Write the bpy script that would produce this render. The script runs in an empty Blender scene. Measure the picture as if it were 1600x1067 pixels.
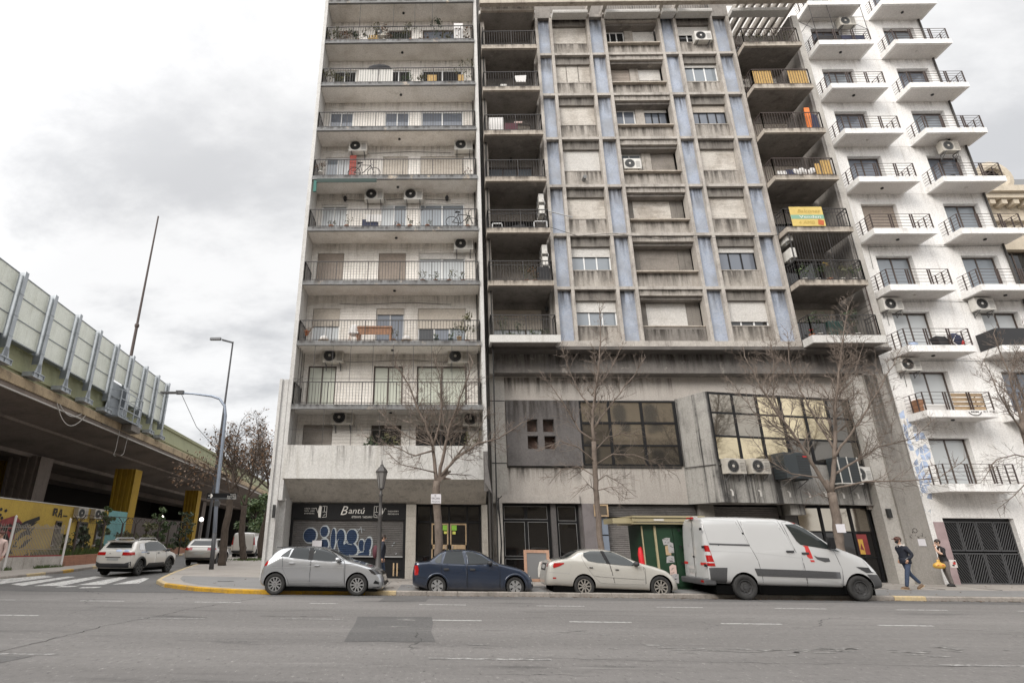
import bpy, bmesh, math, random
from math import radians, sin, cos, pi, atan2, sqrt, hypot
from mathutils import Vector, Matrix
random.seed(7)
SC = bpy.context.scene
COL = SC.collection

# ------------------------------------------------------------------ camera
def make_camera():
    cd = bpy.data.cameras.new('camera'); co = bpy.data.objects.new('camera', cd); COL.objects.link(co)
    yaw, pit, rol = radians(-1.314), radians(19.625), radians(.498)
    f = Vector((sin(yaw)*cos(pit), cos(yaw)*cos(pit), sin(pit)))
    r = Vector((cos(yaw), -sin(yaw), 0)); u = r.cross(f)
    R = cos(rol)*r + sin(rol)*u; U = -sin(rol)*r + cos(rol)*u
    m = Matrix((R, U, -f)).transposed().to_4x4(); m.translation = (0, 0, 1.6)
    co.matrix_world = m
    cd.sensor_fit = 'HORIZONTAL'; cd.sensor_width = 36; cd.lens = 882/1600*36
    cd.shift_x = (800-673)/1600; cd.shift_y = 0
    cd.clip_start = .05; cd.clip_end = 3000
    SC.camera = co
make_camera()

# ------------------------------------------------------------------ world: overcast sky
SUN_EL, SUN_AZ = radians(31), radians(219)      # azimuth measured from +Y clockwise (behind the camera, to its left)
def make_world():
    w = bpy.data.worlds.new('World'); SC.world = w; w.use_nodes = True
    nt = w.node_tree; nt.nodes.clear(); N = nt.nodes.new; L = nt.links.new
    out = N('ShaderNodeOutputWorld'); bg = N('ShaderNodeBackground'); bg.inputs[1].default_value = .1
    sky = N('ShaderNodeTexSky'); sky.sky_type = 'NISHITA'; sky.sun_disc = False
    sky.sun_elevation = SUN_EL; sky.sun_rotation = SUN_AZ
    tc = N('ShaderNodeTexCoord'); sep = N('ShaderNodeSeparateXYZ'); L(tc.outputs['Generated'], sep.inputs[0])
    def math_(op, a, b=None, c=None, clamp=False):
        n = N('ShaderNodeMath'); n.operation = op; n.use_clamp = clamp
        for i, v in enumerate((a, b, c)):
            if v is None: continue
            if isinstance(v, (int, float)): n.inputs[i].default_value = v
            else: L(v, n.inputs[i])
        return n.outputs[0]
    z = math_('MAXIMUM', sep.outputs[2], 0)
    zz = math_('ADD', z, .34)
    px = math_('DIVIDE', sep.outputs[0], zz); py = math_('DIVIDE', sep.outputs[1], zz)
    cmb = N('ShaderNodeCombineXYZ'); L(px, cmb.inputs[0]); L(py, cmb.inputs[1])
    mp = N('ShaderNodeMapping'); mp.inputs['Scale'].default_value = (.62, .95, 1); mp.inputs['Rotation'].default_value = (0, 0, .5)
    mp.inputs['Location'].default_value = (3.1, 1.7, 0); L(cmb.outputs[0], mp.inputs[0])
    n1 = N('ShaderNodeTexNoise'); n1.inputs['Scale'].default_value = 2.9; n1.inputs['Detail'].default_value = 9; n1.inputs['Roughness'].default_value = .6
    n1.inputs['Distortion'].default_value = .12
    L(mp.outputs[0], n1.inputs['Vector'])
    r1 = N('ShaderNodeMapRange'); r1.interpolation_type = 'SMOOTHSTEP'; r1.inputs[1].default_value = .42; r1.inputs[2].default_value = .68
    L(n1.outputs[0], r1.inputs[0])
    # clouds look heavier low in the sky, where one looks along the layer
    low = N('ShaderNodeMapRange'); low.inputs[1].default_value = .75; low.inputs[2].default_value = .15
    low.inputs[3].default_value = .6; low.inputs[4].default_value = 1.; L(z, low.inputs[0])
    dark = math_('MULTIPLY', r1.outputs[0], low.outputs[0])
    lum = N('ShaderNodeMapRange'); lum.inputs[1].default_value = 0; lum.inputs[2].default_value = 1
    lum.inputs[3].default_value = 7.2; lum.inputs[4].default_value = 17.; L(math_('POWER', z, 8), lum.inputs[0])   # overcast: brighter overhead
    mx = N('ShaderNodeMix'); mx.data_type = 'RGBA'
    mx.inputs[6].default_value = (1, .995, .99, 1); mx.inputs[7].default_value = (.6, .605, .62, 1); L(dark, mx.inputs[0])
    sc = N('ShaderNodeVectorMath'); sc.operation = 'SCALE'; L(mx.outputs[2], sc.inputs[0])
    # broad brightening of the cloud layer round the veiled sun behind the camera
    dt = N('ShaderNodeVectorMath'); dt.operation = 'DOT_PRODUCT'; L(tc.outputs['Generated'], dt.inputs[0]); dt.inputs[1].default_value = (sin(SUN_AZ)*cos(SUN_EL), cos(SUN_AZ)*cos(SUN_EL), sin(SUN_EL))
    gl = math_('MULTIPLY_ADD', math_('POWER', math_('MAXIMUM', dt.outputs['Value'], 0), 1.2), 1.7, 1.)
    L(math_('MULTIPLY', lum.outputs[0], gl), sc.inputs['Scale'])
    m2 = N('ShaderNodeMix'); m2.data_type = 'RGBA'; m2.inputs[0].default_value = .93
    L(sky.outputs[0], m2.inputs[6]); L(sc.outputs[0], m2.inputs[7])
    L(m2.outputs[2], bg.inputs[0]); L(bg.outputs[0], out.inputs[0])
make_world()
def make_sun():
    sd = bpy.data.lights.new('sun', 'SUN'); so = bpy.data.objects.new('sun', sd); COL.objects.link(so)
    sd.energy = 1.5; sd.angle = radians(24); sd.color = (1, .95, .88)
    d = Vector((sin(SUN_AZ)*cos(SUN_EL), cos(SUN_AZ)*cos(SUN_EL), sin(SUN_EL)))
    so.rotation_euler = d.to_track_quat('Z', 'Y').to_euler(); so.location = d*60
make_sun()
SC.view_settings.view_transform = 'Standard'; SC.view_settings.look = 'None'
SC.view_settings.exposure = .52; SC.view_settings.gamma = 1; SC.view_settings.use_curve_mapping = False

# ------------------------------------------------------------------ materials
MATS = {}
def _new(name):
    m = bpy.data.materials.new(name); m.use_nodes = True; MATS[name] = m
    nt = m.node_tree; b = nt.nodes['Principled BSDF']
    return m, nt, nt.nodes.new, nt.links.new, b
def rgb(c): return (c[0], c[1], c[2], 1)
def plain(name, col, rough=.6, metal=0, coat=0, spec=.5, emit=None, grain=0, gs=30):
    m, nt, N, L, b = _new(name)
    b.inputs['Base Color'].default_value = rgb(col); b.inputs['Roughness'].default_value = rough
    b.inputs['Metallic'].default_value = metal; b.inputs['Coat Weight'].default_value = coat; b.inputs['Coat Roughness'].default_value = .06
    b.inputs['Specular IOR Level'].default_value = spec
    if emit: b.inputs['Emission Color'].default_value = rgb(col); b.inputs['Emission Strength'].default_value = emit
    if grain:
        tc = N('ShaderNodeTexCoord'); n = N('ShaderNodeTexNoise'); n.inputs['Scale'].default_value = gs; n.inputs['Detail'].default_value = 5
        L(tc.outputs['Object'], n.inputs['Vector'])
        mr = N('ShaderNodeMapRange'); mr.inputs[1].default_value = .25; mr.inputs[2].default_value = .75
        mr.inputs[3].default_value = 1-grain; mr.inputs[4].default_value = 1+grain; L(n.outputs[0], mr.inputs[0])
        v = N('ShaderNodeVectorMath'); v.operation = 'SCALE'; v.inputs[0].default_value = col; L(mr.outputs[0], v.inputs['Scale'])
        L(v.outputs[0], b.inputs['Base Color'])
    return m
def weathered(name, base, dirt, amount=.5, streak=.5, blotch=.7, rough=.85, bump=.25, fine=18, lines=0, light=None, stretch=(1.6, 1.6, .1)):
    """painted or bare masonry with blotches, vertical rain streaks and fine grain"""
    m, nt, N, L, b = _new(name)
    tc = N('ShaderNodeTexCoord')
    def noise(scale, detail, vec=None, rough_=.6):
        n = N('ShaderNodeTexNoise'); n.inputs['Scale'].default_value = scale; n.inputs['Detail'].default_value = detail; n.inputs['Roughness'].default_value = rough_
        L(vec or tc.outputs['Object'], n.inputs['Vector']); return n.outputs[0]
    def rng(x, a, c, lo=0., hi=1.):
        r = N('ShaderNodeMapRange'); r.interpolation_type = 'SMOOTHSTEP'
        for i, v in enumerate((a, c, lo, hi)): r.inputs[i+1].default_value = v
        L(x, r.inputs[0]); return r.outputs[0]
    def mth(op, x, y):
        n = N('ShaderNodeMath'); n.operation = op
        for i, v in enumerate((x, y)):
            if isinstance(v, (int, float)): n.inputs[i].default_value = v
            else: L(v, n.inputs[i])
        return n.outputs[0]
    mp = N('ShaderNodeMapping'); mp.inputs['Scale'].default_value = stretch; L(tc.outputs['Object'], mp.inputs[0])
    a1 = rng(noise(blotch, 6), .42, .72)
    a2 = rng(noise(2.2, 6, mp.outputs[0], .7), .48, .75)
    a3 = noise(fine, 4)
    mp2 = N('ShaderNodeMapping'); mp2.inputs['Scale'].default_value = (stretch[0]*2.6, stretch[1]*2.6, stretch[2]*1.6); L(tc.outputs['Object'], mp2.inputs[0])
    a4 = rng(noise(2.4, 5, mp2.outputs[0], .75), .53, .72); a5 = rng(noise(3.3, 7, None, .72), .5, .74)
    f = mth('ADD', mth('MULTIPLY', a1, amount), mth('MULTIPLY', a2, streak)); f = mth('ADD', f, mth('ADD', mth('MULTIPLY', a4, streak*.8), mth('MULTIPLY', a5, amount*.7)))
    f = mth('MINIMUM', f, 1.)
    mx = N('ShaderNodeMix'); mx.data_type = 'RGBA'; mx.inputs[6].default_value = rgb(base); mx.inputs[7].default_value = rgb(dirt); L(f, mx.inputs[0])
    col = mx.outputs[2]
    if light:
        m3 = N('ShaderNodeMix'); m3.data_type = 'RGBA'; m3.inputs[7].default_value = rgb(light); L(col, m3.inputs[6])
        L(rng(noise(1.7, 7, None, .68), .58, .7), m3.inputs[0]); col = m3.outputs[2]
    g = rng(a3, .2, .8, .82, 1.14)
    v = N('ShaderNodeVectorMath'); v.operation = 'SCALE'; L(col, v.inputs[0]); L(g, v.inputs['Scale']); L(v.outputs[0], b.inputs['Base Color'])
    b.inputs['Roughness'].default_value = rough
    bp = N('ShaderNodeBump'); bp.inputs['Strength'].default_value = bump; bp.inputs['Distance'].default_value = .02
    h = a3
    if lines:
        w = N('ShaderNodeTexWave'); w.wave_type = 'BANDS'; w.bands_direction = 'Z'; w.inputs['Scale'].default_value = lines; w.inputs['Distortion'].default_value = .15
        L(tc.outputs['Object'], w.inputs['Vector']); h = mth('ADD', a3, mth('MULTIPLY', w.outputs[0], 1.2))
        # mortar lines are a real tone of the coursed wall
    L(h, bp.inputs['Height']); L(bp.outputs[0], b.inputs['Normal'])
    return m
def glass(name, col, rough=.04, spec=.5, tint=None, wav=.02):
    m, nt, N, L, b = _new(name)
    b.inputs['Base Color'].default_value = rgb(col); b.inputs['Roughness'].default_value = rough
    b.inputs['Specular IOR Level'].default_value = spec
    if tint: b.inputs['Metallic'].default_value = .85; b.inputs['Base Color'].default_value = rgb(tint)
    tc = N('ShaderNodeTexCoord'); n = N('ShaderNodeTexNoise'); n.inputs['Scale'].default_value = .9; n.inputs['Detail'].default_value = 1
    L(tc.outputs['Object'], n.inputs['Vector'])
    bp = N('ShaderNodeBump'); bp.inputs['Strength'].default_value = wav; bp.inputs['Distance'].default_value = .3
    L(n.outputs[0], bp.inputs['Height']); L(bp.outputs[0], b.inputs['Normal'])
    return m
def carpaint(name, col, metal=.0, rough=.35):
    m, nt, N, L, b = _new(name)
    b.inputs['Metallic'].default_value = metal; b.inputs['Roughness'].default_value = rough
    b.inputs['Coat Weight'].default_value = 1; b.inputs['Coat Roughness'].default_value = .04
    tc = N('ShaderNodeTexCoord'); n = N('ShaderNodeTexNoise'); n.inputs['Scale'].default_value = 3; n.inputs['Detail'].default_value = 6
    L(tc.outputs['Object'], n.inputs['Vector'])
    # road dust gathers low on the body
    sp = N('ShaderNodeSeparateXYZ'); L(tc.outputs['Object'], sp.inputs[0])
    r = N('ShaderNodeMapRange'); r.inputs[1].default_value = .55; r.inputs[2].default_value = .15; r.inputs[3].default_value = .05; r.inputs[4].default_value = .5; L(sp.outputs[2], r.inputs[0])
    mu = N('ShaderNodeMath'); mu.operation = 'MULTIPLY'; L(r.outputs[0], mu.inputs[0]); L(n.outputs[0], mu.inputs[1])
    mx = N('ShaderNodeMix'); mx.data_type = 'RGBA'; mx.inputs[6].default_value = rgb(col); mx.inputs[7].default_value = (.2, .18, .155, 1); L(mu.outputs[0], mx.inputs[0])
    L(mx.outputs[2], b.inputs['Base Color'])
    return m
# masonry
weathered('white_brick', (.73, .695, .65), (.42, .385, .34), .5, .5, .5, lines=2.2, bump=.5)
weathered('slab_paint', (.215, .215, .215), (.14, .137, .13), .5, .5, 1.2, light=(.44, .37, .29))
weathered('soffit_cream', (.8, .76, .71), (.56, .51, .45), .6, 0, .8, light=(.6, .56, .5))
weathered('white_parapet', (.58, .565, .54), (.46, .44, .405), .4, .75, .5)
weathered('raw_concrete', (.6, .56, .5), (.34, .315, .28), .6, .75, .6)
weathered('pier_paint', (.56, .55, .53), (.4, .38, .36), .5, .5, .6)
weathered('side_render', (.5, .44, .36), (.3, .26, .2), .5, .6, .7)
weathered('beige_concrete', (.41, .375, .335), (.19, .168, .145), .55, .8, .9)
weathered('mullion_concrete', (.44, .405, .365), (.2, .178, .158), .5, .7, 1.3)
weathered('grey_lintel', (.22, .2, .178), (.1, .09, .08), .55, .8, 1.)
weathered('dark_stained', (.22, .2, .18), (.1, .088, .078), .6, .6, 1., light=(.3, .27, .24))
weathered('fascia_concrete', (.19, .175, .162), (.08, .074, .07), .6, .35, .8, light=(.36, .33, .3))
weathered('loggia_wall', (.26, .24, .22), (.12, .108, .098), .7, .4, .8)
weathered('loggia_light', (.42, .4, .37), (.3, .28, .25), .6, .3, .8)
weathered('slab_edge', (.44, .39, .33), (.24, .2, .165), .5, .8, 1.4)
weathered('lower_render', (.44, .405, .37), (.34, .31, .28), .45, .45, .5)
weathered('dark_panel', (.125, .115, .112), (.075, .068, .066), .7, .3, .7, light=(.13, .122, .12))
weathered('bay_concrete', (.36, .345, .32), (.045, .042, .04), .55, 1.6, .7, stretch=(.8, .8, .02))
weathered('pier_grey', (.29, .27, .245), (.19, .175, .155), .5, .5, .6)
weathered('pier_light', (.45, .425, .39), (.3, .28, .25), .5, .5, .6)
weathered('white_render', (.84, .825, .805), (.58, .55, .515), .3, .5, .5, bump=.1)
weathered('white_soffit', (.66, .63, .6), (.52, .48, .45), .4, 0, .8, bump=.1)
weathered('terrazzo', (.2, .18, .18), (.12, .105, .105), .5, .2, 2, fine=60)
weathered('stone_clad', (.42, .39, .345), (.3, .27, .23), .5, .4, 1.2)
weathered('cream_stone', (.56, .49, .39), (.4, .345, .265), .5, .5, .8)
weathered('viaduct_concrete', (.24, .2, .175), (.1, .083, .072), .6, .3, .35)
weathered('viaduct_edge', (.40, .31, .2), (.16, .12, .08), .7, .4, 1.5)
weathered('green_parapet', (.30, .31, .19), (.22, .22, .14), .6, .5, .5)
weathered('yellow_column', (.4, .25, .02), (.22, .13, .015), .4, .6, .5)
weathered('yellow_wall', (.55, .38, .075), (.36, .24, .06), .4, .3, .6)
weathered('teal_wall', (.2, .42, .42), (.12, .3, .31), .5, .3, .7)
weathered('block_wall', (.15, .125, .11), (.07, .06, .055), .7, .4, .8)
weathered('brick_wall', (.33, .16, .1), (.2, .1, .07), .6, .2, 2, lines=4)
weathered('low_white_wall', (.48, .45, .42), (.28, .26, .23), .5, .6, 1.1)
weathered('bark', (.095, .072, .056), (.045, .034, .027), .6, .5, 5, fine=40, bump=.6, stretch=(6, 6, .8))
weathered('bark_pale', (.175, .138, .112), (.085, .064, .051), .6, .5, 5, fine=40, bump=.6, stretch=(6, 6, .8))
weathered('sidewalk', (.33, .3, .27), (.21, .19, .17), .5, 0, .7, fine=30)
weathered('sidewalk_smooth', (.215, .21, .206), (.17, .165, .16), .6, 0, .5, fine=30)
weathered('kerb_stone', (.3, .27, .24), (.17, .15, .13), .6, .3, 1.6)
weathered('kerb_yellow', (.55, .31, .02), (.25, .18, .1), .5, .4, 1.8)
weathered('kerb_worn', (.52, .4, .22), (.33, .29, .24), .6, .3, 1.8)
weathered('tree_soil', (.12, .09, .06), (.06, .045, .03), .6, 0, 3)
# asphalt
def asphalt(name, base, worn, dark):
    m, nt, N, L, b = _new(name)
    tc = N('ShaderNodeTexCoord')
    def noise(scale, detail, sc=None, rr=.6):
        n = N('ShaderNodeTexNoise'); n.inputs['Scale'].default_value = scale; n.inputs['Detail'].default_value = detail; n.inputs['Roughness'].default_value = rr
        if sc:
            mp = N('ShaderNodeMapping'); mp.inputs['Scale'].default_value = sc; L(tc.outputs['Object'], mp.inputs[0]); L(mp.outputs[0], n.inputs['Vector'])
        else: L(tc.outputs['Object'], n.inputs['Vector'])
        return n.outputs[0]
    def rng(x, a, c, lo=0., hi=1.):
        r = N('ShaderNodeMapRange'); r.interpolation_type = 'SMOOTHSTEP'
        for i, v in enumerate((a, c, lo, hi)): r.inputs[i+1].default_value = v
        L(x, r.inputs[0]); return r.outputs[0]
    def mix(f, A, B):
        x = N('ShaderNodeMix'); x.data_type = 'RGBA'; L(f, x.inputs[0])
        for i, v in ((6, A), (7, B)):
            if isinstance(v, tuple): x.inputs[i].default_value = rgb(v)
            else: L(v, x.inputs[i])
        return x.outputs[2]
    c = mix(rng(noise(.35, 5, (.18, 1.1, 1)), .4, .68), base, worn); c = mix(rng(noise(5, 5), .5, .8, 0, .6), c, dark)
    c = mix(rng(noise(.9, 6, (.12, 1.6, 1), .65), .55, .78, 0, .75), c, dark)
    sp = noise(1, 5, (15, 6.5, 1), .85); c = mix(rng(noise(.55, 5, (.35, 1.6, 1), .7), .56, .7, 0, .8), c, tuple(v*.8 for v in dark)); c = mix(rng(noise(.8, 6, (.25, 2.2, 1), .7), .6, .72, 0, .55), c, tuple(min(1, v*1.3) for v in worn))
    c2 = mix(rng(sp, .56, .72), c, tuple(min(1, v*1.9) for v in worn))
    c2 = mix(rng(sp, .45, .3), c2, tuple(v*.4 for v in dark))
    # cracks: thin wandering lines
    vo = N('ShaderNodeTexVoronoi'); vo.feature = 'DISTANCE_TO_EDGE'; vo.inputs['Scale'].default_value = .2
    nz = N('ShaderNodeTexNoise'); nz.inputs['Scale'].default_value = 1.3; nz.inputs['Detail'].default_value = 6
    L(tc.outputs['Object'], nz.inputs['Vector'])
    ad = N('ShaderNodeMix'); ad.data_type = 'RGBA'; ad.blend_type = 'ADD'; ad.inputs[0].default_value = .9
    L(tc.outputs['Object'], ad.inputs[6]); L(nz.outputs['Color'], ad.inputs[7]); L(ad.outputs[2], vo.inputs['Vector'])
    ck = rng(vo.outputs['Distance'], .0035, .0012)
    gate = rng(noise(.16, 3), .5, .6)
    mu = N('ShaderNodeMath'); mu.operation = 'MULTIPLY'; L(ck, mu.inputs[0]); L(gate, mu.inputs[1])
    c3 = mix(mu.outputs[0], c2, tuple(v*.35 for v in dark))
    L(c3, b.inputs['Base Color']); b.inputs['Roughness'].default_value = .82
    bp = N('ShaderNodeBump'); bp.inputs['Strength'].default_value = .5; bp.inputs['Distance'].default_value = .006
    L(noise(120, 3), bp.inputs['Height']); L(bp.outputs[0], b.inputs['Normal'])
    return m
asphalt('asphalt', (.15, .141, .134), (.192, .181, .172), (.105, .099, .095))
asphalt('asphalt_dark', (.10, .096, .093), (.13, .125, .12), (.075, .072, .07))
def roadpaint(name, col, wear=.5):
    m, nt, N, L, b = _new(name)
    tc = N('ShaderNodeTexCoord'); n = N('ShaderNodeTexNoise'); n.inputs['Scale'].default_value = 9; n.inputs['Detail'].default_value = 8; n.inputs['Roughness'].default_value = .75
    L(tc.outputs['Object'], n.inputs['Vector'])
    r = N('ShaderNodeMapRange'); r.interpolation_type = 'SMOOTHSTEP'; r.inputs[1].default_value = wear-.06; r.inputs[2].default_value = wear+.1; L(n.outputs[0], r.inputs[0])
    mx = N('ShaderNodeMix'); mx.data_type = 'RGBA'; mx.inputs[6].default_value = rgb(col); mx.inputs[7].default_value = (.16, .152, .146, 1); L(r.outputs[0], mx.inputs[0])
    L(mx.outputs[2], b.inputs['Base Color']); b.inputs['Roughness'].default_value = .75
roadpaint('road_white', (.55, .54, .52), .52); roadpaint('road_worn', (.4, .39, .375), .45)
roadpaint('road_scuff', (.33, .32, .3), .45)
# mosaic
def mosaic():
    m, nt, N, L, b = _new('blue_mosaic')
    tc = N('ShaderNodeTexCoord'); br = N('ShaderNodeTexBrick'); br.offset = 0
    mp = N('ShaderNodeMapping'); mp.inputs['Rotation'].default_value = (radians(90), 0, 0); L(tc.outputs['Object'], mp.inputs[0]); L(mp.outputs[0], br.inputs['Vector'])
    br.inputs['Scale'].default_value = 1; br.inputs['Brick Width'].default_value = .06; br.inputs['Row Height'].default_value = .06; br.inputs['Mortar Size'].default_value = .004
    br.inputs['Color1'].default_value = (.27, .32, .42, 1); br.inputs['Color2'].default_value = (.37, .41, .49, 1); br.inputs['Mortar'].default_value = (.42, .43, .46, 1)
    n = N('ShaderNodeTexNoise'); n.inputs['Scale'].default_value = 1.2; n.inputs['Detail'].default_value = 6; L(tc.outputs['Object'], n.inputs['Vector'])
    r = N('ShaderNodeMapRange'); r.inputs[1].default_value = .42; r.inputs[2].default_value = .72; r.inputs[4].default_value = .85; L(n.outputs[0], r.inputs[0])
    mx = N('ShaderNodeMix'); mx.data_type = 'RGBA'; L(br.outputs[0], mx.inputs[6]); mx.inputs[7].default_value = (.25, .26, .28, 1); L(r.outputs[0], mx.inputs[0])
    L(mx.outputs[2], b.inputs['Base Color']); b.inputs['Roughness'].default_value = .45
mosaic()
def shutter_mat(name, base, dirt, wear=.5):
    return weathered(name, base, dirt, wear, .5, 1.1, rough=.7, bump=.15, stretch=(.5, .5, 5))
shutter_mat('shutter_cream', (.53, .48, .42), (.34, .3, .25), .4)
shutter_mat('shutter_white', (.66, .64, .61), (.5, .47, .43), .3)
shutter_mat('shutter_old', (.66, .62, .565), (.3, .255, .21), .55)
shutter_mat('shutter_grey', (.3, .27, .24), (.19, .17, .15), .6)
shutter_mat('shutter_brown', (.32, .27, .23), (.22, .185, .155), .4)
shutter_mat('roller_steel', (.125, .117, .112), (.07, .065, .062), .6)
shutter_mat('roller_light', (.2, .185, .175), (.11, .1, .095), .6)
# windows
glass('pane_sky', (.2, .225, .25), .05, .9)
glass('pane_dark', (.02, .021, .022), .05, .7)
glass('pane_curtain', (.46, .48, .49), .12, .5)
glass('pane_green', (.52, .54, .47), .2, .4)
glass('pane_blue', (.13, .145, .175), .06, .8)
glass('bronze_glass', (0, 0, 0), .05, .5, tint=(.37, .335, .285), wav=.012)
glass('bronze_dark', (0, 0, 0), .05, .5, tint=(.2, .185, .165), wav=.012)
glass('gold_reflection_glass', (0, 0, 0), .05, .5, tint=(.74, .63, .43), wav=.015)  # golden sky reflection put into the tint of the bronze glass
glass('shop_glass', (.012, .011, .011), .04, .6)
glass('car_glass', (.025, .03, .03), .03, .8, wav=0)
glass('car_glass_light', (.02, .024, .026), .03, .38, wav=0)
plain('curtain', (.66, .65, .62), .9, grain=.15, gs=6)
plain('frame_white', (.72, .72, .71), .4)
plain('frame_brown', (.075, .055, .045), .5)
plain('frame_black', (.014, .014, .015), .45, spec=.25)
plain('frame_steel', (.36, .36, .36), .4, .3)
plain('iron', (.035, .031, .03), .55)
plain('iron_brown', (.06, .042, .036), .55)
plain('iron_grey', (.14, .14, .14), .5)
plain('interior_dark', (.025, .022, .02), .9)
plain('interior_mid', (.09, .075, .06), .9)
plain('shaded_soffit', (.1, .09, .082), .9, grain=.3, gs=2)  # shade under the overhang put into a dark base colour
plain('ac_white', (.62, .6, .56), .5, grain=.12, gs=5)
plain('ac_dirty', (.45, .42, .37), .6, grain=.2, gs=6)
plain('ac_dark', (.04, .048, .052), .5)
plain('fan_black', (.03, .03, .03), .5)
plain('steel_galv', (.36, .385, .41), .42, .4, grain=.15, gs=4)
plain('steel_post', (.24, .26, .28), .45, .4, grain=.12, gs=3)
weathered('panel_pale', (.74, .77, .70), (.54, .56, .48), .5, .5, .5, rough=.35, bump=.02)
plain('lamp_post_blue', (.27, .31, .38), .45, .3)
plain('lamp_post_dark', (.07, .07, .075), .5)
plain('lantern_iron', (.07, .065, .062), .5)
plain('lantern_glass', (.22, .21, .2), .2)
plain('sign_black', (.008, .008, .009), .5, spec=.2)
plain('sign_white', (.7, .68, .64), .5)
plain('sign_grey', (.06, .062, .065), .4)
plain('paper', (.62, .6, .62), .8)
plain('ink', (.06, .055, .06), .8)
plain('niche_wood', (.075, .042, .03), .7, grain=.3, gs=8); plain('wood', (.3, .15, .08), .6, grain=.25, gs=8)
plain('wood_frame', (.42, .25, .17), .6, grain=.2, gs=8)
plain('wood_pale', (.42, .3, .18), .7, grain=.25, gs=6)
plain('bamboo', (.5, .32, .11), .7, grain=.25, gs=10)
plain('tyre', (.025, .024, .023), .8, grain=.3, gs=12)
plain('rubber_grey', (.055, .055, .056), .65)
plain('alloy', (.4, .4, .4), .35, .6)
plain('alloy_warm', (.38, .355, .32), .4, .5)
plain('alloy_dark', (.06, .06, .06), .5, .3)
plain('steel_wheel', (.045, .044, .044), .6, grain=.3, gs=10)
plain('under_black', (.006, .006, .006), .95, spec=0)
plain('lens_red', (.35, .012, .012), .15, coat=.8)
plain('lens_clear', (.6, .6, .6), .08, .2, coat=1)
plain('lens_black', (.02, .02, .022), .1, coat=1)
plain('plate', (.35, .35, .34), .5)
plain('tape_red', (.5, .03, .025), .5)
plain('label_teal', (.35, .55, .52), .5)
carpaint('paint_silver', (.46, .47, .485), .6, .27)
carpaint('paint_blue', (.010, .022, .05), .3, .3)
carpaint('paint_champagne', (.53, .51, .465), .3, .35)
carpaint('paint_white', (.47, .47, .467), 0, .38)
carpaint('paint_suv', (.42, .4, .37), .5, .3)
carpaint('paint_offwhite', (.58, .555, .515), 0, .4)
plain('trim_grey', (.062, .062, .064), .6, grain=.1)
plain('trim_dark', (.035, .035, .037), .6)
plain('skin', (.5, .3, .21), .55); plain('skin_pale', (.55, .36, .27), .55)
plain('hair_dark', (.03, .02, .015), .6); plain('hair_brown', (.06, .035, .025), .6); plain('cap_brown', (.1, .045, .035), .8)
plain('jacket_navy', (.014, .017, .028), .75, grain=.25, gs=20); plain('jeans', (.04, .058, .1), .85, grain=.25, gs=15)
plain('shirt_black', (.016, .015, .017), .8, grain=.3, gs=20); plain('trousers_grey', (.13, .115, .105), .85, grain=.2, gs=20)
plain('shoe_brown', (.16, .1, .06), .7); plain('shoe_black', (.02, .02, .02), .6); plain('mask_black', (.012, .012, .013), .8)
plain('fleece', (.55, .5, .46), .9); plain('maroon', (.09, .025, .035), .8); plain('pink_cloth', (.6, .45, .4), .8)
plain('bag_yellow', (.6, .36, .07), .4, grain=.2, gs=14); plain('bag_print', (.55, .1, .04), .5); plain('bag_white', (.62, .57, .54), .5)
plain('red_cloth', (.58, .012, .02), .6); plain('kiosk_green', (.009, .036, .016), .5, grain=.2, gs=3); plain('kiosk_cream', (.36, .31, .19), .5)
plain('graffiti_blue', (.012, .03, .075), .6, grain=.2, gs=8); plain('graffiti_white', (.4, .43, .45), .6)
plain('mural_blue', (.4, .48, .64), .7, grain=.5, gs=2.5); plain('mural_grey', (.42, .43, .45), .7, grain=.4, gs=2.5); plain('mural_pink', (.36, .27, .27), .7, grain=.2, gs=3)
plain('mural_red', (.25, .045, .045), .7, grain=.3, gs=2.5); plain('mural_black', (.025, .02, .018), .7)
plain('banner_yellow', (.58, .43, .13), .6, grain=.12, gs=4); plain('banner_green', (.2, .36, .26), .6); plain('banner_ink', (.4, .28, .06), .6); plain('banner_red', (.45, .1, .03), .6)
plain('terracotta', (.4, .15, .07), .8); plain('pot_green', (.014, .045, .037), .6); plain('pot_white', (.62, .6, .56), .6); plain('pot_grey', (.17, .17, .17), .7)
plain('cloth_orange', (.72, .2, .05), .8); plain('cloth_navy', (.03, .035, .07), .8); plain('cloth_white', (.66, .64, .62), .8); plain('cloth_teal', (.05, .15, .13), .8)
plain('tarp_green', (.016, .036, .03), .7); plain('net_dark', (.03, .03, .032), .8); plain('red_panel', (.28, .05, .035), .7, grain=.2, gs=5)
plain('bright_lamp', (1, .93, .85), .5, emit=9)
plain('wire', (.02, .02, .02), .7); plain('pipe_dark', (.06, .055, .05), .6); plain('pipe_white', (.52, .5, .47), .5); plain('lamp_black', (.02, .02, .02), .5)
def leafmat(name, a, bcol):
    m, nt, N, L, b = _new(name)
    oi = N('ShaderNodeNewGeometry'); mx = N('ShaderNodeMix'); mx.data_type = 'RGBA'
    mx.inputs[6].default_value = rgb(a); mx.inputs[7].default_value = rgb(bcol); L(oi.outputs['Random Per Island'], mx.inputs[0]); L(mx.outputs[2], b.inputs['Base Color'])
    b.inputs['Roughness'].default_value = .6; b.inputs['Transmission Weight'].default_value = 0
leafmat('leaf_green', (.03, .065, .018), (.09, .12, .04)); leafmat('leaf_dark', (.015, .03, .012), (.045, .065, .025))
leafmat('leaf_dry', (.2, .11, .055), (.1, .06, .035)); leafmat('leaf_olive', (.07, .075, .03), (.13, .12, .055)); leafmat('petal_yellow', (.75, .5, .04), (.7, .4, .03))
leafmat('grass_blade', (.05, .09, .02), (.1, .13, .04)); leafmat('leaf_grey', (.13, .12, .085), (.2, .175, .13))
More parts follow.
